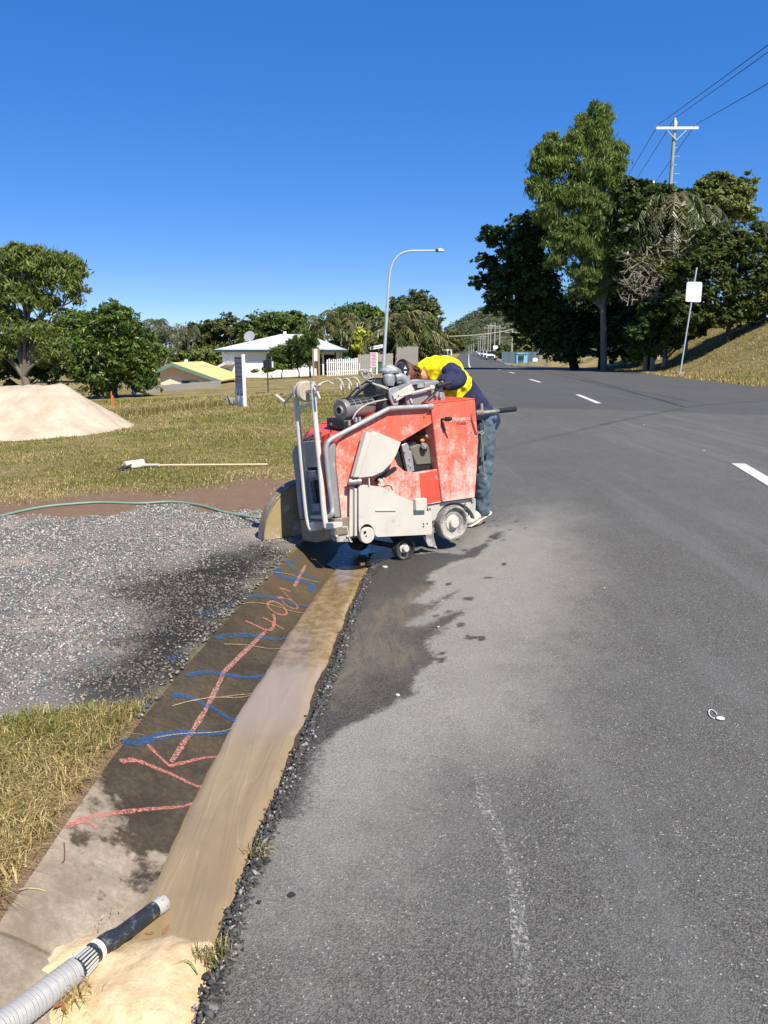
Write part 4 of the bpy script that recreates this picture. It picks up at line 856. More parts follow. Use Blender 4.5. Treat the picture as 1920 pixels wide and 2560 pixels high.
bc = Vector((gc.x, BW + .045, gc.z)); MB().lathe(bc, IN, [(0, .03), (0, .255), (.0035, .255), (.0035, .03)], 60).build('saw_blade', pm('wet_blade_steel', (.10, .11, .125), .3, .2, 6, .05, 40, metal=.6), saw, 30)
MB().ball(gpts[0] + Vector((0, -.01, .01)), .018, 8, 6).build('guard_catch', M['black'], bgd)
n = NT('falling_water'); M['drip'] = n.done((.75, .75, .72), .1, 0, None, .6, .75)
dp = Sp(*Zf(127, 1184), BW - .01); MB().tube([dp, dp - UP * .05, dp - UP * .11 + BACK * .004], [.004, .0025, .002], 6).build('water_dribble', M['drip'], saw)
for i in range(9):
    p = Sp(*Zf(random.uniform(80, 250), random.uniform(1190, 1250)), BW - .02); MB().ball(p, random.uniform(.0025, .005), 6, 5).build('water_drop', M['drip'], saw)
# =====================================================================================================
#                                      THE WORKER BEHIND THE SAW
# =====================================================================================================
def loft(mb, rings, n=18):
    """rings: (centre, half-width vector, half-depth vector)"""
    vs = []; fs = []
    for (c, a, b) in rings:
        c, a, b = Vector(c), Vector(a), Vector(b)
        for k in range(n):
            w = 2 * math.pi * k / n; vs.append(c + a * math.cos(w) + b * math.sin(w))
    for i in range(len(rings) - 1):
        for k in range(n):
            q = (k + 1) % n; fs.append((i * n + k, i * n + q, (i + 1) * n + q, (i + 1) * n + k))
    fs.append(tuple(range(n - 1, -1, -1))); e = (len(rings) - 1) * n; fs.append(tuple(range(e, e + n)))
    mb.add(vs, fs)
def limb(mb, pts, rs, n=14):
    P = smoothpath(pts, 5); r_ = np.interp(np.linspace(0, len(rs) - 1, len(P)), range(len(rs)), rs); mb.tube(P, list(r_), n)
def fuse(mb, vox, it=5, fold=0.0, fs=12.0, seed=0):
    ob = bpy.data.objects.new('tmp', mb.mesh('tmp')); COL.objects.link(ob)
    rm = ob.modifiers.new('r', 'REMESH'); rm.mode = 'VOXEL'; rm.voxel_size = vox
    sm = ob.modifiers.new('s', 'SMOOTH'); sm.iterations = it; sm.factor = .6
    dg = bpy.context.evaluated_depsgraph_get(); me = bpy.data.meshes.new_from_object(ob.evaluated_get(dg)); bpy.data.objects.remove(ob)
    if fold:
        N_ = len(me.vertices); co = np.empty(N_ * 3, np.float32); me.vertices.foreach_get('co', co); co = co.reshape(-1, 3)
        no = np.empty(N_ * 3, np.float32); me.vertices.foreach_get('normal', no); no = no.reshape(-1, 3)
        d = np.array([(.8 - 2.2 * abs(mnoise.noise(Vector((p[0] * fs + seed, p[1] * fs, p[2] * fs * .8))))) + .5 * mnoise.noise(Vector((p[0] * fs * 2.3, p[1] * fs * 2.3 + seed, p[2] * fs * 2))) for p in co])
        co = co + no * (d * fold)[:, None]; me.vertices.foreach_set('co', co.astype(np.float32).ravel()); me.update()
    return me
FWD = Vector((-math.cos(YAW), -math.sin(YAW), 0)); SIDE = Vector((math.sin(YAW), -math.cos(YAW), 0))     # SIDE: towards the worker's left hand (nearer the camera)
HIP = Vector((.795, 6.50, .975)); SHO = Vector((.43, 6.28, 1.345)); NECK = Vector((.345, 6.225, 1.33)); HEAD = Vector((.145, 6.045, 1.335))
man = thing('person', 'worker bent over the saw in a yellow and navy work shirt, jeans and dusty boots', 'person', (HIP.x, HIP.y, surf(HIP.x, HIP.y) + ROADLIFT), 0)
ml_ = empty_local(man)
def local(me): me.transform(Matrix.Translation(-man.location)); return me
spine = (SHO - HIP).normalized(); belly = spine.cross(SIDE).normalized()
if belly.z > 0: belly = -belly
LS = SHO + SIDE * .17; RS = SHO - SIDE * .19
LE = D(*Zf(1228, 232), 6.03); LH = D(*Zf(1140, 266), 5.93); RE = RS + FWD * .10 - UP * .28; RH = RE + FWD * .26 - UP * .05
LHIP = HIP + SIDE * .09; RHIP = HIP - SIDE * .10
LK = Vector((.845, 6.44, .50)); LA = Vector((.852, 6.50, .12)); RK = RHIP + FWD * .08 - UP * .44; RA = RHIP + FWD * .02 - UP * .82
skin = pm('skin', (.50, .27, .19), .55, .1, 20, .06, 80)
# the body itself, one continuous surface
b = MB()
loft(b, [(HIP - spine * .10, SIDE * .13, belly * .09), (HIP, SIDE * .155, belly * .10), (HIP.lerp(SHO, .4), SIDE * .135, belly * .09), (HIP.lerp(SHO, .8), SIDE * .16, belly * .10), (SHO, SIDE * .15, belly * .075), (SHO + spine * .05, SIDE * .06, belly * .05)])
limb(b, [SHO, NECK + FWD * .03, HEAD], [.055, .052, .05])
b.ball(HEAD, (.085, .08, .095), 18, 14); b.ball(HEAD + FWD * .05 - UP * .06, (.055, .055, .06), 14, 10)
nose = HEAD + FWD * .115 - UP * .05; b.ball(nose, (.018, .018, .022), 8, 6); b.ball(HEAD + SIDE * .082 - UP * .01, (.02, .014, .03), 8, 6); b.ball(HEAD - SIDE * .082 - UP * .01, (.02, .014, .03), 8, 6)
for (s_, e_, h_) in ((LS, LE, LH), (RS, RE, RH)): limb(b, [s_, e_, h_], [.05, .042, .03])
for (h_, k_, a_) in ((LHIP, LK, LA), (RHIP, RK, RA)): limb(b, [h_, k_, a_, a_ - UP * .06 + FWD * .08], [.075, .055, .036, .035])
link('body', local(fuse(b, .011, 3)), skin, man, 180)
# shirt
s = MB()
loft(s, [(HIP - spine * .085 + UP * .005, SIDE * .19, belly * .115), (HIP + spine * .02, SIDE * .19, belly * .13), (HIP.lerp(SHO, .35), SIDE * .185, belly * .15), (HIP.lerp(SHO, .7), SIDE * .205, belly * .165), (SHO - spine * .02, SIDE * .20, belly * .135), (SHO + spine * .06, SIDE * .13, belly * .10), (SHO + spine * .10, SIDE * .075, belly * .07)], 22)
s.ball(SHO.lerp(HIP, .06) + UP * .055, (.19, .17, .10), 16, 12)
limb(s, [LS, LS.lerp(LE, .5) + SIDE * .01, LE, LE.lerp(LH, .55), LH + (LE - LH).normalized() * .015], [.085, .082, .078, .062, .048])
limb(s, [RS, RE, RH], [.08, .065, .05])
me = local(fuse(s, .009, 3, .016, 11, 3))
NAVY = pm('navy_cotton', (.028, .031, .075), .85, .2, 12, .25, 120, dust=(.20, .20, .24), damt=.27, dscale=10); HIVIS = pm('hi_vis_yellow', (.78, .70, .012), .75, .06, 9, .2, 120)
def seg(c, a, b):
    d = b - a; t = max(0, min(1, (c - a).dot(d) / d.dot(d))); return (c - a - d * t).length
nv = []
for v in me.vertices:
    c = v.co + man.location; t = (c - HIP).dot(spine) / (SHO - HIP).length; sd_ = (c - HIP).dot(SIDE)
    ad = min(seg(c, LS, LE), seg(c, LE, LH)); ar = min(seg(c, RS, RE), seg(c, RE, RH))
    nv.append(max((.60 + .10 * sd_ - t) * 6, min((.105 - ad) * 14, (sd_ - .155) * 14), min((.10 - ar) * 14, (-.165 - sd_) * 14)) + .5)
at = me.attributes.new('navy', 'FLOAT', 'POINT'); at.data.foreach_set('value', np.clip(nv, 0, 1).astype(np.float32))
n = NT('work_shirt'); dn_ = n.ramp(n.noise(11, 6, .65), .56, .74, 0, .5)
nvy = n.mix(dn_, n.mix(n.noise(14, 4), (.022, .025, .062), (.036, .04, .09)), (.20, .20, .25)); yel = n.mix(n.noise(9, 4), (.70, .62, .012), (.82, .74, .015))
SHIRT = n.done(n.mix(n.ramp(n.attr('navy'), .46, .54), yel, nvy), .85, 0, n.bump(n.math('ADD', n.noise(26, 4, .6), n.math('MULTIPLY', n.noise(160, 3), .3)), .5, .01), spec=.2)
me.materials.append(SHIRT)
link('shirt', me, None, man, 180)
# a dark cuffed hem
hm = MB(); loft(hm, [(HIP - spine * .095, SIDE * .192, belly * .117), (HIP - spine * .075, SIDE * .194, belly * .121)], 30); link('shirt_hem', local(hm.mesh('shirt_hem')), NAVY, man, 60)
# jeans
j = MB()
loft(j, [(HIP + spine * .03, SIDE * .165, belly * .105), (HIP - spine * .06, SIDE * .18, belly * .12), (HIP - UP * .12, SIDE * .18, Vector((FWD.x, FWD.y, 0)) * .12)], 20)
for (h_, k_, a_) in ((LHIP, LK, LA), (RHIP, RK, RA)): limb(j, [h_ + UP * .02, h_.lerp(k_, .5), k_, k_.lerp(a_, .55), a_ + UP * .02], [.105, .092, .075, .068, .066])
DENIM = pm('washed_denim', (.085, .125, .155), .9, .35, 6, .25, 150, dust=(.22, .27, .29), damt=.34, dscale=7)
link('jeans', local(fuse(j, .009, 2, .014, 13, 8)), DENIM, man, 180)
# boots: heel lifted, toe on the ground
BOOT = pm('dust_caked_leather', (.58, .54, .47), .9, .15, 14, .25, 60)
def boot(toe, heel, name='boot'):
    bt = MB(); d = (toe - heel); sd2 = Vector((d.y, -d.x, 0)).normalized(); up2 = sd2.cross(d).normalized(); up2 = up2 if up2.z > 0 else -up2
    loft(bt, [(heel - d * .10 + up2 * .05, sd2 * .025, up2 * .035), (heel + up2 * .05, sd2 * .042, up2 * .05), (heel.lerp(toe, .35) + up2 * .052, sd2 * .046, up2 * .052), (heel.lerp(toe, .7) + up2 * .042, sd2 * .052, up2 * .042), (heel.lerp(toe, .93) + up2 * .036, sd2 * .046, up2 * .034), (toe + up2 * .03 + d * .03, sd2 * .022, up2 * .018)], 16)
    limb(bt, [heel + up2 * .06 + d * .08, heel + up2 * .10 + d * .1, heel + up2 * .10 + d * .1 + UP * .07], [.05, .055, .056])
    o = link(name, local(fuse(bt, .008, 2, .002, 30)), BOOT, man, 180)
    so_ = MB(); loft(so_, [(heel - d * .12, sd2 * .03, up2 * .012), (heel, sd2 * .046, up2 * .013), (heel.lerp(toe, .4), sd2 * .045, up2 * .012), (heel.lerp(toe, .75), sd2 * .054, up2 * .012), (toe, sd2 * .04, up2 * .010), (toe + d * .05, sd2 * .015, up2 * .006)], 14)
    link('sole', local(so_.mesh('sole')), BOOT, o, 40); return o
tz = surf(.78, 6.35) + ROADLIFT + .012
boot(Vector((LA.x, LA.y, 0)) + FWD * .15 + UP * (tz), Vector((LA.x, LA.y, 0)) - FWD * .07 + UP * (tz + .085))
boot(Vector((RA.x, RA.y, 0)) + FWD * .17 + UP * tz, Vector((RA.x, RA.y, 0)) - FWD * .07 + UP * (tz + .01))
# gloved hands closed on the grips
GLV = pm('dark_work_glove', (.025, .027, .04), .8, .25, 14, .2, 90, dust=(.2, .2, .2), damt=.3)
def hand(c, ax_, wrist):
    hd = MB(); ax_ = ax_.normalized(); w_ = (wrist - c).normalized(); up2 = ax_.cross(w_).normalized()
    loft(hd, [(c + w_ * .075, ax_ * .026, up2 * .02), (c + w_ * .045, ax_ * .036, up2 * .022), (c + w_ * .01 + up2 * .012, ax_ * .042, up2 * .02), (c - w_ * .02 + up2 * .012, ax_ * .038, up2 * .018)], 12)
    for i, L_ in enumerate((.8, 1, .95, .78)):
        o_ = ax_ * (-.03 + .02 * i); P = [c + o_ - w_ * .005 + up2 * .014, c + o_ - w_ * .032 * L_ + up2 * .018, c + o_ - w_ * .042 * L_ - up2 * .006, c + o_ - w_ * .028 * L_ - up2 * .026, c + o_ - w_ * .006 - up2 * .026]
        hd.tube(smoothpath(P, 3), [.0095] * 10 + [.0085] * 3, 8)
    P = [c + ax_ * .036 + w_ * .03 + up2 * .004, c + ax_ * .05 + w_ * .008 - up2 * .008, c + ax_ * .044 - w_ * .012 - up2 * .022]
    hd.tube(smoothpath(P, 4), [.011] * 6 + [.009] * 3, 8)
    link('glove', local(fuse(hd, .005, 1)), GLV, man, 180)
hand(LH, (LE - LH).cross(Vector((0, 0, 1))).normalized() * .2 + Vector((.8, .5, .2)), LE); hand(RH, SIDE, RE)
# hair, ear muffs, cap
hr = MB(); hr.ball(HEAD + UP * .012 - FWD * .018, (.098, .094, .10), 18, 14)
for i in range(160):
    a = random.uniform(0, 6.28); q = HEAD - FWD * random.uniform(.02, .10) + SIDE * random.uniform(-.08, .09) + UP * random.uniform(-.02, .08)
    hr.tube([q, q - FWD * .03 + SIDE * random.uniform(-.02, .03) - UP * .02, q - FWD * .045 + SIDE * random.uniform(-.03, .04) - UP * random.uniform(.04, .10)], [.006, .005, .002], 5)
link('hair', local(hr.mesh('hair')), pm('ginger_brown_hair', (.15, .065, .03), .6, .5, 60, .3, 120), man, 60)
bd = MB()
for i in range(90):
    q = HEAD + FWD * random.uniform(.0, .10) - UP * random.uniform(.06, .10) + SIDE * random.uniform(-.06, .06); bd.tube([q, q - UP * .03 + FWD * .01, q - UP * .06], [.007, .005, .002], 5)
link('beard', local(bd.mesh('beard')), pm('beard', (.22, .09, .04), .7, .4, 60, .3, 120), man, 60)
ear = D(*Zf(922, 178), (HEAD + SIDE * .09).y - .02); mf = MB(); mf.lathe(ear - SIDE * .035, SIDE, [(0, .052), (.018, .056), (.035, .053), (.05, .043), (.053, .01)], 24); mfo = link('ear_muff', local(mf.mesh('ear_muff')), M['black'], man, 35)
for s_ in (1, -1):
    c_ = ear + SIDE * .020 + UP * .017 * s_; f_ = FWD
    MB().prism([ml_(c_ - f_ * .014 + UP * -.008 * s_), ml_(c_ + f_ * .014 + UP * -.008 * s_), ml_(c_ + UP * .014 * s_)], SIDE * .003).build('muff_logo', M['wpaint'], mfo, 35)
mf2 = MB().lathe(ml_(HEAD - SIDE * .08), -SIDE, [(0, .052), (.03, .055), (.05, .04)], 20).build('ear_muff', M['black'], man)
hb_ = [ear + UP * .03 - SIDE * .01] + [HEAD + SIDE * (.10 * math.cos(a)) + UP * (.118 * math.sin(a)) for a in np.linspace(.5, 2.64, 10)] + [HEAD - SIDE * .10 + UP * .02]
MB().tube([ml_(p) for p in hb_], .011, 8).build('head_band', M['black'], man)
# =====================================================================================================
#                             SAND, SUCTION HOSE, GARDEN HOSE, BROOM
# =====================================================================================================
SAND = gp(RB, [(300, 780), (360, 720), (470, 610), (600, 545), (740, 500), (800, 560), (880, 610), (980, 570), (1100, 560), (1290, 520), (1480, 560), (1600, 590), (1560, 700), (1540, 800), (1510, 880), (1470, 1000), (1430, 1100), (1380, 1230), (1300, 1400), (700, 1450), (430, 1330), (380, 1130), (420, 960), (640, 800), (400, 830)])
SAND = [Vector((p.x, p.y, 0)) for p in SAND]
xs_ = np.arange(-1.0, -.30, .008); ys_ = np.arange(1.05, 1.80, .008); Xs, Ys = np.meshgrid(xs_, ys_)
sdv = sdpoly(SAND, Xs, Ys) + .008 * vnoise(Xs, Ys, 30, 2)
base = np.vectorize(surf)(Xs, Ys)
hgt = .052 * (1 - np.exp(-np.maximum(-sdv, 0) / .05)) * (1 - .3 * ss(-.7, -.9, Xs))
lump = np.array([mnoise.noise(Vector((x * 34, y * 34, 1))) * .55 + abs(mnoise.noise(Vector((x * 75, y * 75, 4)))) * .6 + mnoise.noise(Vector((x * 14, y * 14, 9))) * .9 for x, y in zip(Xs.ravel(), Ys.ravel())]).reshape(Xs.shape)
Zs = np.where(sdv < .02, base + hgt + np.minimum(hgt * 6, 1) * lump * .015 - .004 * ss(-.005, .02, sdv), base - .06)
n = NT('damp_sand'); s1 = n.noise(16, 6, .7); s2 = n.noise(160, 4, .7); s3 = n.noise(5, 4)
sc_ = n.mix(n.ramp(s1, .3, .7), (.52, .37, .20), (.70, .54, .335)); sc_ = n.mix(n.ramp(n.math('ADD', n.noise(55, 5, .8), n.math('MULTIPLY', s3, .3)), .74, .82, 0, .5), sc_, (.34, .23, .12))
M['sand'] = n.done(sc_, .95, 0, n.bump(n.math('ADD', n.noise(45, 5, .7), n.math('MULTIPLY', s2, .35)), .55, .008), spec=.15)
tag(npmesh('sand_heap', np.stack([Xs, Ys, Zs], -1).reshape(-1, 3), grid_faces(*Xs.shape), M['sand'], smooth=180), 'yellow sand heaped across the gutter as a dam', 'sand')
# suction hose: pipe nozzle, couplings, ribbed white hose
def PB(x, y, h): return GT(*RB(x, y), h)
e0, e1, e2, e3, e4 = PB(1215, 285, .03), PB(860, 545, .045), PB(735, 620, .045), PB(640, 700, .045), PB(560, 790, .042)
e5, e6, e7, e8 = PB(400, 910, .036), PB(200, 1070, .034), PB(30, 1190, .034), PB(-140, 1320, .034)
hs = thing('suction_hose', 'ribbed white suction hose with black pipe nozzle lying in the slurry', 'hose', (e4.x, e4.y, surf(e4.x, e4.y)))
hl = empty_local(hs); L_ = lambda *p: [hl(q) for q in p]
a, b_, c_, d_, f_ = L_(e0, e1, e2, e3, e4)
n = NT('scuffed_black_pipe'); M['pipe'] = n.done(n.mix(n.ramp(n.noise(38, 5, .75), .5, .72), (.022, .026, .03), (.17, .18, .19)), .42, 0, n.bump(n.noise(90, 4), .15, .003))
bl = (b_ - a).length; MB().lathe(a.lerp(b_, .13), b_ - a, [(0, .0215), (bl * .80, .0215), (bl * .87, .0205)], 26).build('nozzle_pipe', M['pipe'], hs, 40)
MB().lathe(a, b_ - a, [(0, .020), (0, .023), (.008, .0243), (.018, .023), (.02, .0226), (.03, .0226), (.034, .0218)], 26).build('nozzle_end', pm('worn_pale_end', (.42, .40, .36), .5, .3, 20, .1, 60, dust=(.06, .06, .06), damt=.50, dscale=16), hs, 40)
MB().cyl(a - (b_ - a).normalized() * .001, a + (b_ - a).normalized() * .004, .0195, n=20).build('nozzle_mouth', M['dark'], hs)
MB().lathe(b_.lerp(a, .02), c_ - b_, [(0, .0225), (.02, .0255), ((c_ - b_).length * .8, .0255), ((c_ - b_).length, .0235)], 24).build('coupling', M['pipe'], hs, 40)
rb = MB(); x_, y_, dd = frame(d_ - c_); Lc = (f_ - c_).length; dd = (f_ - c_).normalized(); x_, y_, dd = frame(dd)
MB().lathe(c_, dd, [(0, .0225), (.004, .0275), (.018, .0275), (.021, .025), (Lc, .0275)], 24).build('coupling_sleeve', M['pipe'], hs, 40)
for k in range(20):
    w_ = k * 2 * math.pi / 20; o_ = x_ * math.cos(w_) + y_ * math.sin(w_); rb.bar(c_ + dd * .035 + o_ * .0262, c_ + dd * (Lc - .005) + o_ * .030, .0032, .0032)
rb.build('grip_ribs', pm('pale_rib', (.62, .60, .55), .5, .2, 20, .05, 60), hs, 40)
MB().lathe(c_ + dd * .004, dd, [(0, .025), (.002, .0283), (.014, .0283), (.016, .025)], 24).build('coupling_collar', pm('pale_collar', (.70, .66, .56), .5, .1, 20, .05, 60), hs, 40)
path = smoothpath(L_(e4, e5, e6, e7, e8), 26); rr = []; pts_ = []
acc = 0
fine_ = []
for i in range(len(path) - 1):
    for j in range(3): fine_.append(path[i].lerp(path[i + 1], j / 3))
for i, p in enumerate(fine_):
    if i: acc += (p - fine_[i - 1]).length
    rr.append(.030 + .0028 * math.sin(acc * 2 * math.pi / .0135)); pts_.append(p)
dense = []; rd = []; tot = acc; stp = .0016; cum = [0]
for i in range(1, len(fine_)): cum.append(cum[-1] + (fine_[i] - fine_[i - 1]).length)
for s_ in np.arange(0, tot, stp):
    i = int(np.searchsorted(cum, s_)); i = max(1, min(i, len(cum) - 1)); t = (s_ - cum[i - 1]) / max(1e-9, cum[i] - cum[i - 1]); dense.append(fine_[i - 1].lerp(fine_[i], t)); rd.append(.030 + .0026 * math.sin(s_ * 2 * math.pi / .0105))
MB().tube(dense, rd, 20).build('ribbed_hose', pm('white_ribbed_plastic', (.34, .34, .33), .5, .1, 14, .05, 60, dust=(.30, .29, .27), damt=.36, dscale=18), hs, 60)
# garden hose
gh = smoothpath([GT(x * 1920 / 1659, y * 1920 / 1659, .013) for x, y in [(-60, 1128), (0, 1115), (50, 1103), (100, 1094), (150, 1089), (215, 1085), (300, 1087), (370, 1084), (430, 1091), (480, 1105), (520, 1113), (575, 1118)]] + [Vector((-.75, 6.55, .14))], 8)
tag(MB().tube(gh, .0115, 10).build('garden_hose', pm('sage_green_hose', (.17, .27, .21), .5, .1, 9, .05, 60, dust=(.40, .38, .33), damt=.3), None, 60), 'pale green garden hose trailing along the edge of the gravel', 'garden hose')
# broom
b0, b1, b2 = GT(*zo(300, 1120, 400 / 1659)(225, 180), .03), GT(*zo(300, 1120, 400 / 1659)(370, 178), .035), GT(*zo(300, 1120, 400 / 1659)(1530, 170), .03)
br = thing('broom', 'broom with a pale wooden handle and white head lying on the lawn', 'broom', (b0.x, b0.y, surf(b0.x, b0.y))); bl_ = empty_local(br)
p0, p1, p2 = bl_(b0), bl_(b1), bl_(b2)
MB().cyl(p1, p2, .0125, n=12).build('handle', pm('pale_wood_handle', (.56, .46, .30), .7, .15, 12, .1, 60), br)
MB().lathe(p0, p1 - p0, [(0, .03), (.06, .022), ((p1 - p0).length + .06, .018)], 14).build('socket', M['white'], br, 35)
hd = p0 + Vector((-.05, -.03, .0)); MB().box(hd + Vector((-.02, -.03, .02)), (.04, .14, .05), (Vector((.75, -.55, .3)).normalized(), Vector((.55, .8, 0)).normalized(), Vector((-.3, .1, .95)).normalized())).build('head', M['white'], br, 35, .012)
bs = MB()
for i in range(150):
    q = hd + Vector((-.05 + random.uniform(-.03, .03), -.05 + random.uniform(-.12, .06), random.uniform(-.03, .04))); bs.tube([q, q + Vector((-.05, -.05, -.015)), q + Vector((-.085 + random.uniform(-.02, .02), -.085 + random.uniform(-.02, .02), -.04))], [.004, .004, .002], 4, False)
bs.build('bristles', M['black'], br)
# twig, leaves and weeds by the sand
n = NT('dead_leaf'); M['leafbrown'] = n.done(n.mix(n.noise(40, 4), (.20, .08, .03), (.34, .17, .07)), .8)
for i, (x, y, s_) in enumerate([(470, 1120, .024), (485, 1150, .018), (440, 1105, .016), (1110, 545, .012), (1230, 520, .018)]):
    p = GT(*RB(x, y)); z = float(Zs[int(np.clip((p.y - 1.05) / .008, 0, Zs.shape[0] - 1)), int(np.clip((p.x + 1.0) / .008, 0, Zs.shape[1] - 1))]); z = max(z, surf(p.x, p.y)) + .012
    mb = MB(); V = [(-1, 0, .1), (-.4, .35, .25), (.3, .3, .1), (1, 0, .35), (.3, -.3, .15), (-.4, -.35, .05)]; an = random.uniform(0, 6)
    q = [Vector((p.x + s_ * (a_ * math.cos(an) - b2_ * math.sin(an)), p.y + s_ * (a_ * math.sin(an) + b2_ * math.cos(an)), z + c2 * s_ * .5)) for a_, b2_, c2 in V]
    mb.add(q + [v + Vector((0, 0, .0012)) for v in q], [(0, 1, 2), (0, 2, 3), (0, 3, 4), (0, 4, 5), (8, 7, 6), (9, 8, 6), (10, 9, 6), (11, 10, 6)] + [(k, (k + 1) % 6, 6 + (k + 1) % 6, 6 + k) for k in range(6)])
    tag(mb.build('dead_leaf', M['leafbrown'], None, 60), ['curled brown leaf at the foot of the sand heap', 'smaller brown leaf lying right of the curled one', 'dead leaf touching the ribbed hose side of the sand', 'brown leaf caught in the slurry near the nozzle', 'broad wet leaf at the upper edge of the sand'][i], 'leaf')
def tuft(p, nb, L, dry, label):
    X = p.x + rng.normal(0, .022, nb); Y = p.y + rng.normal(0, .022, nb); Z = np.full(nb, p.z)
    tag(blades('grass_tuft', X, Y, Z, rng.uniform(.4, 1, nb) * L, rng.uniform(.002, .004, nb), gcol(nb, dry), 1.2), label, 'grass')
tuft(GT(*RB(1590, 760)) + UP * .02, 90, .06, .35, 'small green weed at the right edge of the sand')
tuft(GT(*R7(1195, 710)) + UP * .015, 70, .04, .7, 'tiny dry weed in the asphalt edge'); tuft(GT(*RB(780, 490)) + UP * .03, 14, .014, .9, 'straw wisp on top of the sand beside the coupling')
tuft(GT(*RB(560, 1100)) + UP * .03, 60, .05, .95, 'dry straw tuft beside the brown leaves')
for i in range(9):
    p = GT(*RB(1500 + random.uniform(-60, 130), 880 + i * 28 + random.uniform(-15, 15))); r_ = random.uniform(.008, .02)
    mb = MB().ball((p.x, p.y, surf(p.x, p.y) + r_ * .7), (r_, r_ * .8, r_ * .7), 7, 5); mb.v = [tuple(Vector(v) + Vector((random.uniform(-1, 1), random.uniform(-1, 1), random.uniform(-1, 1))) * r_ * .22) for v in mb.v]
    tag(mb.build('asphalt_lump', M['rubber'], None, 20), 'broken black asphalt lump at the road edge beside the sand', 'asphalt lump', 'broken asphalt lumps beside the sand')
# fallen twig on the dry kerb
tw = [GT(*R7(*p), .004) for p in ((90, 855), (130, 848), (180, 852), (210, 862))]; tag(MB().tube(tw, .0022, 5).build('twig', pm('straw_twig', (.42, .33, .18), .8)), 'thin pale straw lying on the dry kerb top', 'twig')
tw = [GT(*R7(*p), .004) for p in ((295, 640), (298, 680), (296, 720), (288, 730))]; tag(MB().tube(tw, .002, 5).build('twig', pm('dark_twig', (.12, .07, .045), .8)), 'thin dark twig on the kerb below the pink line', 'twig')

# =====================================================================================================
#                                  SOIL MOUND, SIGNS, HOUSES ON THE LEFT
# =====================================================================================================
mc = GT(95, 1035); MX, MY = -6.95, 15.8
xs_ = np.linspace(-4.6, 3.0, 110); ys_ = np.linspace(-3.4, 3.2, 90); Xm, Ym = np.meshgrid(xs_, ys_)
rr_ = np.hypot(np.maximum(np.abs(Xm + .35) - .45, 0) / 1.62, Ym / 1.9)
Hm = np.clip(1.14 * (1 - rr_), -.3, .98) + .045 * vnoise(Xm, Ym, 2.4, 2) + .026 * vnoise(Xm, Ym, 7, 3) + .012 * vnoise(Xm, Ym, 17, 6)
Wx, Wy = MX + Xm, MY + Ym; Bm = zleft(xb(Wy) - Wx, Wy)
n = NT('pale_fill'); q = n.mix(n.ramp(n.noise(2.2, 6, .7), .3, .7), (.42, .335, .245), (.56, .47, .36)); q = n.mix(n.ramp(n.noise(30, 5, .75), .6, .75, 0, .4), q, (.34, .26, .19))
M['fill'] = n.done(q, .95, 0, n.bump(n.noise(14, 6, .75), .5, .03), spec=.1)
tag(npmesh('soil_mound', np.stack([Wx, Wy, Bm + Hm - .03], -1).reshape(-1, 3), grid_faces(*Xm.shape), M['fill'], smooth=180), 'pale sandy soil mound on the lawn at the left edge', 'soil mound')
# tall dry weeds in front of the mound and along the mowing line
def weeds(name, pxs, label, hmin, hmax, green=.3):
    X = []; Y = []
    for (px, py, n_, sp) in pxs:
        p = GT(px, py); X.append(p.x + rng.normal(0, sp, n_)); Y.append(p.y + rng.normal(0, sp * .5, n_))
    X, Y = np.concatenate(X), np.concatenate(Y); L = rng.uniform(hmin, hmax, len(X))
    return tag(blades(name, X, Y, zleft(xb(Y) - X, Y) - .01, L, rng.uniform(.008, .016, len(X)), gcol(len(X), 1 - green) * .75, .5), label, 'weeds', None, 'stuff')
weeds('tall_weeds', [(x, 1070 - x * .05, 60, .35) for x in range(0, 240, 16)], 'tall seeding weeds along the front of the soil mound', .12, .38)
weeds('tall_weeds', [(x, 1042 - (x - 300) * .11, 90, .35) for x in range(250, 600, 16)], 'tall brown and green weeds between the mound and the purple sign', .10, .30, .45)
# survey stakes
for (px, y0, y1, lab) in ((278, 1000, 978, 'taller orange survey stake behind the soil mound'), (282, 1004, 988, 'shorter orange survey stake behind the soil mound')):
    d = 24.5; p = D(px, y1, d); g_ = surf(p.x, d); tag(MB().bar((p.x, d, g_ - .1), (p.x, d, p.z), .03).build('survey_stake', pm('orange_paint', (.62, .16, .06), .7), None, 35), lab, 'stake')

def pxbox(mb, x0, x1, y0, y1, d, th): 
    a, b2 = D(x0, y1, d), D(x1, y0, d); return mb.bx(a.x, b2.x, d, d + th, a.z, b2.z)
# purple estate sign: two boards in a V on white posts
d = 21.9; sg = thing('estate_sign', 'tall narrow purple and grey sign board on white posts in the lawn', 'sign', on(*D(610, 1000, d).xy)); gl = empty_local(sg)
zA, zB, zG = D(0, 893, d).z, D(0, 990, d).z, sg.location.z
xL, xR = D(587, 900, d).x, D(606, 900, d).x
n = NT('sign_print'); n.done(n.mix(n.noise(5, 3), (.36, .33, .38), (.44, .41, .45)), .6); M['signgrey'] = n.m; M['maroon'] = pm('maroon_print', (.20, .045, .08), .6)
A_ = Vector((xR, d, 0)); B_ = Vector((D(586, 900, d + .75).x, d + .75, 0)); dv = (B_ - A_).normalized(); nv = Vector((-dv.y, dv.x, 0)); nv = nv if nv.y < 0 else -nv
bd_ = MB().prism([gl((A_.x, A_.y, zA)), gl((B_.x, B_.y, zA - .02)), gl((B_.x, B_.y, zB - .02)), gl((A_.x, A_.y, zB))], -nv * .02).build('board', M['signgrey'], sg, 35)
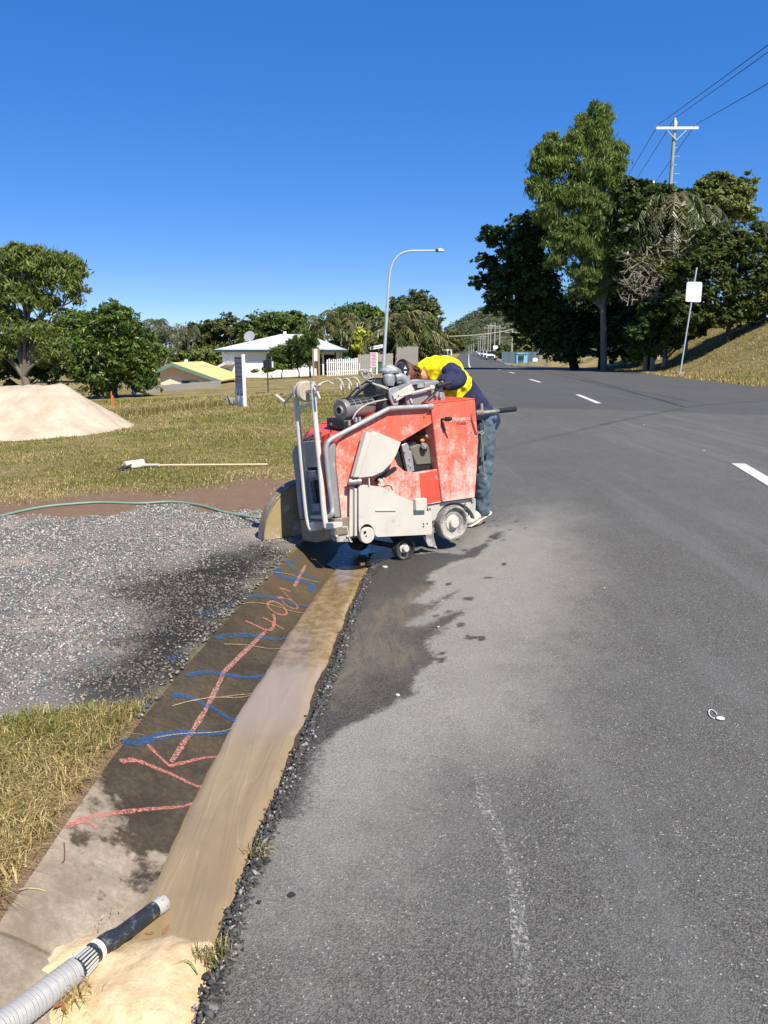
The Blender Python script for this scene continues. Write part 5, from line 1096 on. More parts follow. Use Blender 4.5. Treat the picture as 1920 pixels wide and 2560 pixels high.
for (f0, f1) in ((0, .045), (.15, .17), (.27, .285), (.38, .395), (.50, .53), (.59, .61), (.65, .665), (.95, .985)):
    za, zb2 = zA + (zB - zA) * f0, zA + (zB - zA) * f1; t0 = .15 if 0 < f0 < .6 else .0
    a_, b2_ = A_.lerp(B_, .02 + t0 * (f0 * 3 % 1)), A_.lerp(B_, .98); q = nv * .004
    MB().prism([gl(a_ + q + UP * za), gl(b2_ + q + UP * za), gl(b2_ + q + UP * zb2), gl(a_ + q + UP * zb2)], -nv * .003).build('print_band', M['maroon'], bd_, 35)
mb = MB(); p = Vector((D(611, 950, d).x, d - .02, 0)); mb.bx(p.x - .045, p.x + .045, d - .06, d - .01, zG - .1, D(0, 886, d).z); 
mb.v = [tuple(gl(v)) for v in mb.v]; mb.build('post', M['wpaint'], sg, 35, .004)
for (px, dd_) in ((591, d + .6), (602, d + .3)):
    p = D(px, 1000, dd_); g_ = surf(p.x, dd_); m2 = MB().bx(p.x - .04, p.x + .04, dd_, dd_ + .05, g_ - .1, zB + .2); m2.v = [tuple(gl(v)) for v in m2.v]; m2.build('post', M['wpaint'], sg, 35)
# stack of old timber beside the sign
d = 23.0; tp = thing('timber_pile', 'low pile of weathered timber lying left of the purple sign', 'timber', on(D(570, 1010, d).x, d)); tl = empty_local(tp)
for i in range(6):
    a_, b2_ = D(555 + i * 4, 990 + (i % 3) * 6, d + i * .1), D(590 + i * 3, 985 + (i % 3) * 7, d + .3 + i * .1); ga, gb = surf(a_.x, a_.y), surf(b2_.x, b2_.y)
    MB().bar(tl((a_.x, a_.y, ga + .05 + .06 * (i % 4))), tl((b2_.x, b2_.y, gb + .06 + .06 * (i % 3))), .1, .05).build('plank', M['timber'], tp, 35)
# black letterbox on a post
d = 30.5; lb = thing('letterbox', 'black letterbox on a thin dark post in the dry grass', 'letterbox', on(D(669, 970, d).x, d)); ll = empty_local(lb)
a_, b2_ = D(658, 921, d), D(679, 900, d); gz = lb.location.z
m2 = MB().prism([(a_.x, d, a_.z), (b2_.x, d, a_.z), (b2_.x, d, b2_.z - .03), ((a_.x + b2_.x) / 2, d, b2_.z + .03), (a_.x, d, b2_.z - .03)], (0, .35, 0)); m2.v = [tuple(ll(v)) for v in m2.v]; m2.build('box', pm('black_tin', (.015, .015, .016), .45), lb, 35, .01)
m2 = MB().bx(lb.location.x - .025, lb.location.x + .025, d + .1, d + .15, gz - .1, a_.z); m2.v = [tuple(ll(v)) for v in m2.v]; m2.build('post', pm('dark_post', (.05, .05, .06), .7), lb, 35)
m2 = MB().bx(b2_.x, b2_.x + .03, d + .02, d + .3, a_.z + .03, b2_.z - .06); m2.v = [tuple(ll(v)) for v in m2.v]; m2.build('flap', M['wpaint'], lb, 35)
# white notice board between two timber posts
d = 52.0; nbd = thing('notice_board', 'blank white board held between two brown timber posts', 'sign', on(D(790, 930, d).x, d)); nl = empty_local(nbd); gz = nbd.location.z
def lb_(mb, l): mb.v = [tuple(l(v)) for v in mb.v]; return mb
lb_(pxbox(MB(), 781, 798, 872, 903, d, .05), nl).build('board', M['wpaint'], nbd, 35)
for px in (783, 797): p = D(px, 872, d); lb_(MB().bx(p.x - .055, p.x + .055, d - .08, d - .005, gz - .1, p.z), nl).build('post', M['brownpost'], nbd, 35)
# pink sign, street name, bin
d = 57.0; ps = thing('estate_sign', 'pink and white lettered sign board standing by the street lamp', 'sign', on(D(935, 930, d).x, d)); pl = empty_local(ps); gz = ps.location.z
pbd = lb_(pxbox(MB(), 926, 942, 881, 918, d, .05), pl).build('board', pm('pale_pink_print', (.70, .52, .56), .6), ps, 35)
for i in range(9):
    y_ = 884 + i * 3.7; lb_(pxbox(MB(), 928 + (i % 3), 941 - (i * 2 % 4), y_, y_ + 1.1, d - .01, .008), pl).build('print_line', M['maroon'], pbd, 35)
for px in (927, 942): p = D(px, 881, d); lb_(MB().bx(p.x - .06, p.x + .06, d + .052, d + .13, gz - .1, p.z), pl).build('post', M['wpaint'], ps, 35)
d = 60.0; sn = thing('street_name_sign', 'white street name blade on a thin pole beside the lamp', 'sign', on(D(958, 935, d).x, d)); sl_ = empty_local(sn); gz = sn.location.z
a_, b2_ = D(925, 871, d), D(957, 865, d); bn = MB().prism([sl_(a_ + UP * .13), sl_(b2_ + UP * .13), sl_(b2_ - UP * .13), sl_(a_ - UP * .13)], (0, .03, 0)).build('blade', M['wpaint'], sn, 35)
for i in range(9):
    c_ = a_.lerp(b2_, .12 + i * .09); MB().box(sl_(c_ - Vector((0, .012, 0))), (.02, .006, .04)).build('letter', pm('dark_letter', (.06, .06, .08), .7), bn, 35)
lb_(MB().cyl((D(957, 865, d).x + .03, d + .02, gz), D(957.5, 860, d) + Vector((.03, .02, 0)), .035, n=8), sl_).build('pole', M['galv'], sn)
d = 62.0; wbn = thing('wheelie_bin', 'small green bin behind the pink sign', 'bin', on(D(949, 930, d).x, d)); wl = empty_local(wbn); gz = wbn.location.z
zt = D(949, 906, d).z; cx = wbn.location.x; gb_ = MB().add([(cx - .35, d, gz), (cx + .3, d, gz), (cx + .3, d + .6, gz), (cx - .35, d + .6, gz), (cx - .45, d - .05, zt), (cx + .4, d - .05, zt), (cx + .4, d + .7, zt), (cx - .45, d + .7, zt)], [(3, 2, 1, 0), (4, 5, 6, 7), (0, 1, 5, 4), (1, 2, 6, 5), (2, 3, 7, 6), (3, 0, 4, 7)])
lb_(gb_, wl).build('body', pm('green_bin', (.05, .16, .06), .5), wbn, 35, .03); lb_(MB().bx(cx - .5, cx + .45, d - .1, d + .75, zt + .002, zt + .08), wl).build('lid', pm('green_lid', (.06, .19, .07), .5), wbn, 35, .02)
# street lamp
d = 58.0; slp = thing('street_lamp', 'tall galvanised street lamp with curved outreach arm', 'street lamp', on(D(958, 932, d).x, d)); sll = empty_local(slp)
pp = [slp.location] + [D(*zo(900, 600, 340 / 1659)(*q), d) for q in ((290, 1500), (310, 1180), (330, 850), (350, 560), (362, 420), (385, 320), (430, 235), (500, 170), (590, 138), (700, 131), (920, 130))]
sp_ = smoothpath([sll(q) for q in pp], 5); MB().tube(sp_, list(np.interp(np.linspace(0, 1, len(sp_)), [0, .45, 1], [.135, .095, .055])), 12).build('pole', M['galv'], slp, 60)
e_ = sll(D(*zo(900, 600, 340 / 1659)(918, 128), d)); MB().lathe(e_, (1, 0, .02), [(0, .07), (.2, .12), (.24, .12)], 10).build('lamp_socket', M['black'], slp)
MB().prism([e_ + Vector(q) for q in ((.2, -.15, .12), (.36, -.15, .16), (.62, -.15, .06), (.64, -.15, -.08), (.2, -.15, -.08))], (0, .3, 0)).build('lamp_head', pm('pale_lamp', (.6, .62, .62), .4), slp, 35, .03)
MB().bx(e_.x + .25, e_.x + .6, e_.y - .12, e_.y + .12, e_.z - .1, e_.z - .083).build('lamp_lens', M['glass'], slp, 35)
# bus-stop style sign seen from behind, on the verge across the road
d = 46.0; rb0 = GT(1700, 932); d = rb0.y; rsn = thing('road_sign', 'blank white back of a road sign on a leaning galvanised post', 'sign', rb0); rl_ = empty_local(rsn)
tp_ = D(1742, 669, d + .3); MB().cyl(rl_(rb0 - UP * .2), rl_(tp_), .05, n=12).build('post', M['galv'], rsn)
q = [D(*zo(1660, 640, 260 / 1659)(*k), d + .12) for k in ((365, 430), (385, 410), (595, 415), (612, 435), (590, 720), (570, 738), (360, 728), (343, 712))]
MB().prism([rl_(k) for k in q], (0, .03, 0)).build('plate', pm('pale_sign_back', (.72, .74, .76), .45), rsn, 35)
lb_(MB().lathe(rb0, (0, 0, 1), [(-.1, .3), (.03, .28), (.05, .1)], 12), rl_).build('footing', M['kerb2'], rsn)

# ---- white house ----
d = 62.0; wh = thing('white_house', 'white timber house with pale metal roof and dark green gutters', 'house', on(D(560, 940, d).x, d)); wl = empty_local(wh)
def W(px, py, dd_): return D(px, py, dd_)
zb0, ze, zr_ = W(0, 944, d).z, W(0, 874, d).z, W(0, 835, d + 4).z
xA, xB, xC = W(556, 900, d).x, W(790, 900, d).x, W(842, 900, d + 1).x
bz = surf(xA, d)
M['house'] = pm('white_weatherboard', (.80, .80, .80), .6, .03, 3, .0); n = NT('pale_roof_sheet'); wv = n.n('ShaderNodeTexWave'); wv.inputs['Scale'].default_value = 8; n.l(n.obj(), wv.inputs[0]); M['roofw'] = n.done(n.mix(n.noise(1.2, 4), (.62, .57, .52), (.74, .70, .66)), .45, 0, n.bump(wv.outputs['Fac'], .3, .02)); M['trim'] = pm('dark_green_trim', (.02, .06, .075), .5)
MB().bx(*[v for v in (0, 0)], 0, 0, 0, 0) if False else None
def hb(x0, x1, y0, y1, z0, z1): return lb_(MB().bx(x0, x1, y0, y1, z0, z1), wl)
hb(xA, xB, d, d + 9, zb0, ze).build('wall', M['house'], wh, 35)
hb(xB, xC, d + 1.8, d + 9, zb0, ze).build('wall', M['house'], wh, 35)
for i in range(6): hb(xA + .3 + i * (xC - xA - .6) / 5 - .1, xA + .3 + i * (xC - xA - .6) / 5 + .1, d + .3, d + .5, bz - .9, zb0).build('stump', M['timber'], wh, 35)
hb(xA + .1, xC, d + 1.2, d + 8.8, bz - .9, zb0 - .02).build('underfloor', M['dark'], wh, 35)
oh = .55; x0, x1, y0, y1 = xA - oh, xC + oh, d - oh, d + 9 + oh; rx = (W(700, 837, d + 4).x); rx2 = rx + 2.2
lb_(MB().add([(x0, y0, ze), (x1, y0, ze), (x1, y1, ze), (x0, y1, ze), (rx, d + 4.5, zr_), (rx2, d + 4.5, zr_)], [(0, 1, 5, 4), (1, 2, 5), (2, 3, 4, 5), (3, 0, 4), (3, 2, 1, 0)]), wl).build('roof', M['roofw'], wh, 20)
for (a_, b2_, c3, d3) in ((x0, x1, y0 - .06, y0 + .06), (x0 - .06, x0 + .06, y0 + .065, y1), (x1 - .06, x1 + .06, y0 + .065, y1)): hb(a_, b2_, c3, d3, ze - .2, ze - .003).build('gutter', M['trim'], wh, 35)
hb(xA + 3.6 - .05, xA + 5.6, d - .06, d - .005, ze - 1.5, ze - .35).build('window_frame', M['trim'], wh, 35); hb(xA + 3.65, xA + 5.5, d - .075, d - .065, ze - 1.42, ze - .42).build('window_pane', M['glass'], wh, 35)
hb(xA + .42, xA + .50, d - .1, d - .02, zb0 - .2, ze - .6).build('downpipe', M['wpaint'], wh, 35)
lb_(MB().bar((xA + .5, d - .08, ze - .55), (xA + .1, d - oh, ze - .2), .09), wl).build('downpipe_bend', M['wpaint'], wh)
for i in range(3): hb(xC - .1 - i * 1.0, xC + .02 - i * 1.0, d + .05, d + .17, zb0, ze).build('verandah_post', M['trim'] if i != 1 else M['wpaint'], wh, 35)
hb(xB + .05, xC - .2, d + 1.74, d + 1.795, zb0 + .15, ze - .4).build('verandah_glass', M['glass'], wh, 35)
hb(xB, xC + .1, d, d + 1.75, zb0 - .15, zb0 - .01).build('verandah_floor', M['timber'], wh, 35)
vp = wl(W(712, 838, d + 4.0)); MB().cyl(vp - UP * .5, vp + UP * .3, .14, n=10).build('roof_vent', M['wpaint'], wh)
an = wl(W(680, 868, d + 1.2)); MB().cyl(an - UP * .3, an + UP * .5, .02, n=6).build('antenna', M['galv'], wh)
ds = thing('satellite_dish', 'grey satellite dish behind the roof of the white house', 'satellite dish', on(W(625, 850, d + 9.9).x, d + 9.9)); dl = empty_local(ds); c_ = dl(W(624, 841, d + 9.9))
MB().lathe(c_, (-.25, -1, .45), [(0, .02), (-.04, .26), (.05, .50), (.062, .52), (.04, .28), (.02, .02)], 22).build('dish', pm('grey_dish', (.30, .31, .32), .5), ds, 60); MB().cyl(Vector((c_.x, c_.y + .1, 0)), c_ + Vector((0, .1, 0)), .05, n=8).build('mast', M['galv'], ds)
# ---- low house with the yellow roof ----
d = 48.0; yh = thing('brick_house', 'low cream house with yellow metal roof and green barge board', 'house', on(D(470, 985, d).x, d)); yl = empty_local(yh); gz = surf(D(470, 985, d).x, d)
def yb(x0, x1, y0, y1, z0, z1): return lb_(MB().bx(x0, x1, y0, y1, z0, z1), yl)
xa, xm, xc_ = D(400, 930, d).x, D(436, 910, d).x, D(530, 950, d).x; zea, zpk, zec = D(0, 925, d).z, D(0, 911, d).z, D(0, 948, d).z
CREAM = pm('cream_render', (.68, .575, .46), .85, .08, 5, .2, 25)
lb_(MB().prism([(xa, d, gz - .5), (xc_, d, gz - .5), (xc_, d, zec), (xm, d, zpk), (xa, d, zea)], (0, 7, 0)), yl).build('wall', CREAM, yh, 35)
n = NT('yellow_roof_sheet'); wv = n.n('ShaderNodeTexWave'); wv.inputs['Scale'].default_value = 3; n.l(n.map((0, 1, 0), rot=(0, 0, 0)), wv.inputs[0]); M['yroof'] = n.done(n.mix(n.noise(2, 3), (.70, .58, .17), (.78, .66, .23)), .5, 0, n.bump(wv.outputs['Fac'], .4, .03))
xe = D(557, 950, d).x; zee = D(0, 953, d).z
lb_(MB().prism([(xm, d - .5, zpk + .02), (xe, d - .5, zee), (xe, d - .5, zee + .08), (xm, d - .5, zpk + .12)], (0, 8, 0)), yl).build('roof', M['yroof'], yh, 35)
lb_(MB().prism([(xm, d - .5, zpk + .02), (xm, d - .5, zpk + .12), (xa - .5, d - .5, zea - .12), (xa - .5, d - .5, zea - .22)], (0, 8, 0)), yl).build('roof', M['yroof'], yh, 35)
GT_ = pm('green_barge', (.12, .20, .16), .6)
for (p, q) in (((xm, zpk), (xe, zee - .03)), ((xm, zpk), (xa - .5, zea - .22))): lb_(MB().prism([(p[0], d - .56, p[1] + .1), (q[0], d - .56, q[1] + .1), (q[0], d - .56, q[1] - .12), (p[0], d - .56, p[1] - .12)], (0, .05, 0)), yl).build('barge_board', GT_, yh, 35)
wx0, wx1 = D(455, 960, d).x, D(493, 960, d).x; wz0, wz1 = D(0, 968, d).z, D(0, 952, d).z
fr_ = yb(wx0, wx1, d - .05, d - .004, wz0, wz1).build('window_frame', M['trim'], yh, 35)
yb(wx0 + .05, (wx0 + wx1) / 2 - .02, d - .065, d - .055, wz0 + .04, wz1 - .04).build('pane', M['glass'], fr_, 35); yb((wx0 + wx1) / 2 + .04, wx1 - .05, d - .065, d - .055, wz0 + .04, wz1 - .04).build('blind', pm('pale_blind', (.55, .56, .56), .6), fr_, 35)
fx = D(465, 903, d + 3); MB().cyl(yl(fx - UP * .9), yl(fx + UP * .1), .13, n=10).build('flue', M['wpaint'], yh)
# shed with solar panels behind it
d2 = 58.0; sh_ = thing('carport', 'white roofed carport with solar panels between the two houses', 'carport', on(D(535, 930, d2).x, d2)); shl = empty_local(sh_)
q = [D(528, 922, d2), D(562, 905, d2), D(562, 912, d2), D(528, 928, d2)]; MB().prism([shl(k) for k in q], (0, 5, 0)).build('roof', M['roofw'], sh_, 35)
for (a_, b2_) in ((531, 541), (544, 556)): MB().prism([shl(D(a_, 924 - (a_ - 528) * .35 + 2, d2 - .05)), shl(D(b2_, 924 - (b2_ - 528) * .35 + 2, d2 - .05)), shl(D(b2_, 932, d2 - .05)), shl(D(a_, 932, d2 - .05))], (0, .04, 0)).build('solar_panel', pm('blue_black_panel', (.015, .02, .05), .15), sh_, 35)
for px in (530, 560): p = D(px, 925, d2 + .2); MB().cyl(shl((p.x, p.y, surf(p.x, p.y))), shl(p), .06, n=8).build('post', M['wpaint'], sh_)
# fences
def paling_fence(name, a, b_, h, step, mat, label, gap=.012, top=None, dy=.0):
    L = (b_ - a).length; dv = (b_ - a).normalized(); nn = max(2, int(L / step)); f = thing(name, label, 'fence', (a.x, a.y, a.z)); fl_ = empty_local(f)
    nv = Vector((-dv.y, dv.x, 0)); tops = []
    me = None
    for i in range(nn):
        p = a + dv * (i + .5) * step; g_ = surf(p.x, p.y); hh = h * random.uniform(.96, 1.04)
        if me is None: me = MB().bx(-(step - gap) / 2, (step - gap) / 2, -.012, .012, -.1, 1).mesh('paling')
        o = link('paling', me, mat if i == 0 else None, f); o.location = fl_((p.x, p.y, g_)); o.scale = (1, 1, hh); o.rotation_euler.z = math.atan2(dv.y, dv.x)
    for fz in (.25, .8):
        m2 = MB()
        for i in range(8):
            p, q = a + dv * L * i / 8, a + dv * L * (i + 1) / 8; m2.bar(fl_(Vector((p.x, p.y, surf(p.x, p.y) + h * fz)) + nv * .035), fl_(Vector((q.x, q.y, surf(q.x, q.y) + h * fz)) + nv * .035), .05, .04)
        m2.build('rail', mat, f, 35)
    return f
paling_fence('picket_fence', on(D(816, 930, 58).x, 58), on(D(896, 930, 60).x, 60), 1.25, .19, M['wpaint'], 'white picket fence beside the white house', .085)
paling_fence('paling_fence', on(D(330, 985, 36).x, 36), on(D(552, 965, 43).x, 43), .33, .15, M['timber'], 'grey paling fence in front of the cream house')
paling_fence('paling_fence', on(D(895, 920, 66).x, 66), on(D(985, 920, 68).x, 68), 1.5, .17, M['timber'], 'grey paling fence behind the pink sign')
paling_fence('paling_fence', on(D(992, 920, 62).x, 62), on(D(1045, 920, 66).x, 66), 2.0, .2, M['timber'], 'tall grey timber fence corner behind the worker')
# green gazebo roof behind the pickets
d = 66.0; gz_ = thing('gazebo', 'dark green gazebo canopy behind the white picket fence', 'gazebo', on(D(868, 925, d).x, d)); gl_ = empty_local(gz_)
c_ = D(868, 890, d + 1.5); e1_, e2_ = D(838, 908, d), D(898, 908, d)
MB().add([gl_(e1_), gl_(e2_), gl_(e2_ + Vector((0, 3, 0))), gl_(e1_ + Vector((0, 3, 0))), gl_(c_)], [(0, 1, 4), (1, 2, 4), (2, 3, 4), (3, 0, 4), (3, 2, 1, 0)]).build('canopy', pm('dark_green_canvas', (.015, .11, .07), .8), gz_, 20)
for q in (e1_, e2_, e1_ + Vector((0, 2.9, 0)), e2_ + Vector((0, 2.9, 0))): MB().cyl(gl_((q.x, q.y, surf(q.x, q.y))), gl_(q), .05, n=8).build('leg', M['wpaint'], gz_)
# =====================================================================================================
#                                     TREES, POLES, CARS, HILL
# =====================================================================================================
def leafmat(name, rough=.5, trans=.25, spec=.3):
    n = NT(name); c = n.attr('tint', 'Color'); tr = n.n('ShaderNodeBsdfTranslucent'); n.l(n.mix(.4, c, (.30, .36, .04)), tr.inputs[0]); mx = n.n('ShaderNodeMixShader'); mx.inputs[0].default_value = trans
    n.done(c, rough, spec=spec); n.l(n.p.outputs[0], mx.inputs[1]); n.l(tr.outputs[0], mx.inputs[2]); n.l(mx.outputs[0], n.out.inputs[0]); return n.m
M['leaf'] = leafmat('tree_leaf', .55, .22, .25); M['leafgloss'] = leafmat('glossy_leaf', .38, .15, .4)
M['bark'] = pm('grey_bark', (.17, .145, .12), .9, .35, 3, .5, 14); M['barkpale'] = pm('pale_gum_bark', (.42, .37, .31), .85, .3, 2.5, .3, 12); M['barkdark'] = pm('dark_bark', (.055, .045, .038), .9, .3, 3, .4, 14)
def unit(n_): v = rng.standard_normal((n_, 3)); return v / np.linalg.norm(v, axis=1, keepdims=True)
def leaf_cloud(C, Rr, n_, size, asp, cols, droop=0.0, shell=.55, clump=.22, nclump=None, up=.35, lumps=10, core=.5):
    if not lumps: return _leaf_cloud(C, Rr, n_, size, asp, cols, droop, shell, clump, nclump, up, 0)
    n1 = int(n_ * core); A = _leaf_cloud(C, Rr, n1, size, asp, cols, droop, .35, clump, nclump, up, 0); B = _leaf_cloud(C, Rr, n_ - n1, size, asp, cols, droop, shell, clump, nclump, up, lumps)
    return np.vstack([A[0], B[0]]), np.vstack([A[1], B[1] + len(A[0])]), np.vstack([A[2], B[2]])
def _leaf_cloud(C, Rr, n_, size, asp, cols, droop=0.0, shell=.55, clump=.22, nclump=None, up=.35, lumps=9):
    """leaves scattered in clumps through ellipsoids; C centres (k,3), Rr radii (k,3)"""
    C = np.asarray(C, float); Rr = np.asarray(Rr, float)
    if lumps:                                    # break every ellipsoid into leafy lumps with gaps between
        u_ = unit(len(C) * lumps); u_[:, 2] = np.where(u_[:, 2] < -.5, -u_[:, 2], u_[:, 2]); C = np.repeat(C, lumps, 0) + u_ * np.repeat(Rr, lumps, 0) * rng.uniform(.5, .9, (len(C) * lumps, 1)); Rr = np.repeat(Rr, lumps, 0) * rng.uniform(.32, .55, (len(C), 1)); clump = clump * 1.3
    vol = (Rr[:, 0] * Rr[:, 1] + Rr[:, 0] * Rr[:, 2] + Rr[:, 1] * Rr[:, 2]); pr = vol / vol.sum()
    nc = nclump or max(10, n_ // 40); bi = rng.choice(len(C), nc, p=pr); rad = shell + (1 - shell) * rng.uniform(0, 1, nc) ** .6
    uc = unit(nc); uc[:, 2] = np.where((uc[:, 2] < -.2) & (rng.uniform(0, 1, nc) < .65), -uc[:, 2], uc[:, 2]); cl = C[bi] + uc * Rr[bi] * rad[:, None]; cr = (Rr[bi].mean(1) * clump * rng.uniform(.6, 1.5, nc)); cb = rng.uniform(.72, 1.22, nc)
    k = rng.integers(0, nc, n_); off = rng.standard_normal((n_, 3)) * np.array([1, 1, .62]) * .55; P = cl[k] + off * cr[k][:, None]
    out = P - C[bi[k]]; out /= np.linalg.norm(out, axis=1, keepdims=True) + 1e-6
    nrm = unit(n_) * .75 + out * .6 + np.array([0, 0, up]); nrm /= np.linalg.norm(nrm, axis=1, keepdims=True)
    a = np.cross(nrm, unit(n_)); a /= np.linalg.norm(a, axis=1, keepdims=True) + 1e-6
    if droop:
        a = a * (1 - droop) + np.array([0, 0, -1.0]) * droop + unit(n_) * .15; a /= np.linalg.norm(a, axis=1, keepdims=True)
        nrm = np.cross(a, unit(n_)); nrm /= np.linalg.norm(nrm, axis=1, keepdims=True) + 1e-6
    b = np.cross(nrm, a); L = size * rng.uniform(.6, 1.35, n_)[:, None]; Wd = L * asp
    V = np.stack([P - a * L * .5, P + b * Wd * .5, P + a * L * .5, P - b * Wd * .5], 1).reshape(-1, 3)
    F = np.arange(4 * n_).reshape(-1, 4); cc = np.asarray(cols)[rng.integers(0, len(cols), n_)] * np.array([1.15, 1.28, 1.1]) * (cb[k] * rng.uniform(.75, 1.25, n_))[:, None]
    return V, F, np.repeat(cc, 4, 0)
def blobpx(lst, d0):
    C = []; Rr = []
    for q in lst:
        px, py, rx, ry = q[:4]; d = d0 + (q[4] if len(q) > 4 else 0); p = D(px, py, d); s = d / FPX; C.append(p); Rr.append((rx * s, (rx + ry) * .5 * s, ry * s))
    return C, Rr
def branches(mb, base, C, r0, fork=.35, wig=.25):
    cen = sum((Vector(c) for c in C), Vector()) / len(C); h = base.lerp(cen, fork) if fork < 1 else cen; h = Vector((base.x * .6 + h.x * .4, base.y * .6 + h.y * .4, h.z))
    tr = smoothpath([base - UP * .3, base.lerp(h, .5) + Vector((random.uniform(-wig, wig), random.uniform(-wig, wig), 0)) * .4, h], 4); mb.tube(tr, list(np.linspace(r0, r0 * .72, len(tr))), 10)
    for c in C:
        c = Vector(c); m = h.lerp(c, .5) + Vector((random.uniform(-wig, wig), random.uniform(-wig, wig), random.uniform(-.05, .3) * wig * 2)); p = smoothpath([h - (h - base) * .08, m, c], 4)
        mb.tube(p, list(np.linspace(r0 * .5, r0 * .1, len(p))), 7)
        for _ in range(3):
            e = c + Vector((random.uniform(-1, 1), random.uniform(-1, 1), random.uniform(-.3, .7))) * min((c - m).length * .5, .7); mb.tube([m.lerp(c, .6), e], [r0 * .16, r0 * .04], 5)
def tree(name, label, blobs, d, base_px, n_, size, asp, cols, r0=.2, bark='bark', droop=0.0, shell=.5, clump=.22, mat='leaf', fork=.35, group=None, nclump=None, up=.35, cat='tree', basez=None, core=.5, lumps=10):
    C, Rr = blobpx(blobs, d); bp = D(base_px[0], base_px[1], d); bz = surf(bp.x, d) if basez is None else basez; base = Vector((bp.x, d, bz))
    t = thing(name, label, cat, base, 0, group); tl_ = empty_local(t); mb = MB(); branches(mb, base, C, r0, fork); mb.v = [tuple(Vector(v) - base) for v in mb.v]; mb.build('trunk', M[bark], t, 60)
    V, F, K = leaf_cloud(C, Rr, int(n_ * 1.35), size * 1.12, asp, cols, droop, shell, clump, nclump, up, lumps, core); npmesh('crown', V - np.array(base), F, M[mat], t, cols={'tint': K}); return t
def palm(name, label, top_px, d, base_px=None, nf=16, L=3.0, r0=.14, cols=((.075, .10, .022), (.11, .125, .03), (.15, .135, .05)), group=None, droop=1.0, trunk='barkpale', upr=.9):
    tp = D(*top_px, d); bx_ = D(base_px[0], 900, d).x if base_px else tp.x; base = Vector((bx_, d, surf(bx_, d))); t = thing(name, label, 'palm', base, 0, group); V = []; F = []; K = []
    mb = MB().tube(smoothpath([Vector((0, 0, -.2)), (tp - base) * .5 + Vector((.1, 0, 0)), tp - base], 4), list(np.linspace(r0, r0 * .7, 9)), 9); mb.build('trunk', M[trunk], t, 60)
    o = tp - base
    for f in range(nf):
        a = f * 2.4 + random.uniform(-.3, .3); el = upr * (1.25 - 1.5 * (f / nf)) + random.uniform(-.1, .1); l = L * random.uniform(.8, 1.1); hd = Vector((math.cos(a), math.sin(a), 0)); P = []
        for i in range(9):
            s_ = i / 8; P.append(o + hd * l * (s_ * math.cos(el * .8) * (1 - .15 * s_)) + UP * l * (s_ * math.sin(el) - droop * .62 * s_ ** 2))
        c = np.array(random.choice(cols)) * random.uniform(.7, 1.2)
        for i in range(1, 25):
            s_ = i / 25 * 8; j = min(int(s_), 7); p = P[j].lerp(P[j + 1], s_ - j); dv = (P[j + 1] - P[j]).normalized(); sd_ = dv.cross(UP).normalized(); ll = l * .26 * (1 - abs(i / 25 - .45) * 1.1)
            for s2 in (-1, 1):
                e = p + (sd_ * s2 * random.uniform(.35, .9) + dv * random.uniform(.1, .7) - UP * random.uniform(.15, 1.0)) * ll * random.uniform(.7, 1.2); w_ = dv * l * .017; k = len(V); V += [p - w_, p + w_, e + w_ * .4, e - w_ * .4]; F.append((k, k + 1, k + 2, k + 3)); K += [c * random.uniform(.8, 1.2)] * 4
    npmesh('fronds', [tuple(v) for v in V], F, M['leafgloss'], t, cols={'tint': np.array(K)}); return t
DKG = [(.034, .060, .014), (.050, .080, .018), (.068, .096, .022)]; MIDG = [(.07, .10, .022), (.09, .125, .028), (.12, .14, .035), (.055, .082, .02)]; OLV = [(.115, .135, .036), (.145, .16, .045), (.085, .105, .03), (.17, .175, .055)]; MANGO = [(.040, .075, .012), (.055, .095, .014), (.085, .115, .018), (.030, .058, .012), (.13, .13, .025)]
WEEP = [(.105, .145, .038), (.135, .17, .045), (.08, .115, .032), (.18, .20, .055)]; GREYB = [(.14, .13, .105), (.10, .10, .075), (.075, .085, .04), (.18, .165, .13)]

# -- left --
d = 34
tree('gum_tree', 'tall open gum tree with pale branches at the left edge', [(-20, 690, 60, 50), (60, 660, 62, 42), (100, 690, 55, 45), (150, 680, 52, 50), (185, 720, 28, 40), (60, 740, 70, 40), (-30, 780, 60, 60), (110, 770, 40, 30), (30, 820, 60, 40), (100, 850, 55, 45), (140, 890, 45, 50), (-20, 880, 60, 40), (20, 640, 30, 20), (75, 635, 30, 16)], d, (58, 960), 34000, .22, .22, OLV, .21, 'bark', droop=.45, shell=.3, clump=.30, fork=.25, nclump=700)
tree('mango_tree', 'dense dome-shaped dark green mango tree beside the soil mound', [(285, 860, 78, 84), (250, 905, 70, 70), (325, 910, 68, 72), (225, 935, 52, 55), (355, 950, 46, 48), (285, 950, 90, 45), (280, 810, 50, 42), (300, 880, 85, 60)], 33, (285, 985), 26000, .20, .30, MANGO, .22, 'barkdark', droop=.28, shell=.80, clump=.15, mat='leafgloss', nclump=900)
tree('bush', 'dark shrub mass under the gum tree at the far left', [(10, 930, 60, 60), (100, 940, 60, 50), (160, 900, 50, 60), (-60, 930, 60, 70)], 37, (60, 985), 12000, .2, .35, DKG, .1, 'barkdark', clump=.2, cat='bush')
d = 95
tree('grey_tree', 'grey twiggy half-bare tree behind the cream house', [(370, 850, 40, 48), (400, 880, 45, 40), (425, 840, 40, 30), (380, 900, 40, 25)], 80, (410, 930), 6000, .30, .2, GREYB, .25, 'barkpale', droop=.3, shell=.4, clump=.3, fork=.2)
tree('fig_tree', 'brown-green spreading tree behind the houses, left of the dish', [(500, 850, 50, 42), (560, 835, 55, 40), (610, 850, 45, 36), (530, 890, 80, 30), (470, 870, 40, 40)], d, (550, 930), 16000, .42, .45, [(.07, .075, .022), (.095, .09, .03), (.05, .06, .018)], .4, 'bark', shell=.6, clump=.2)
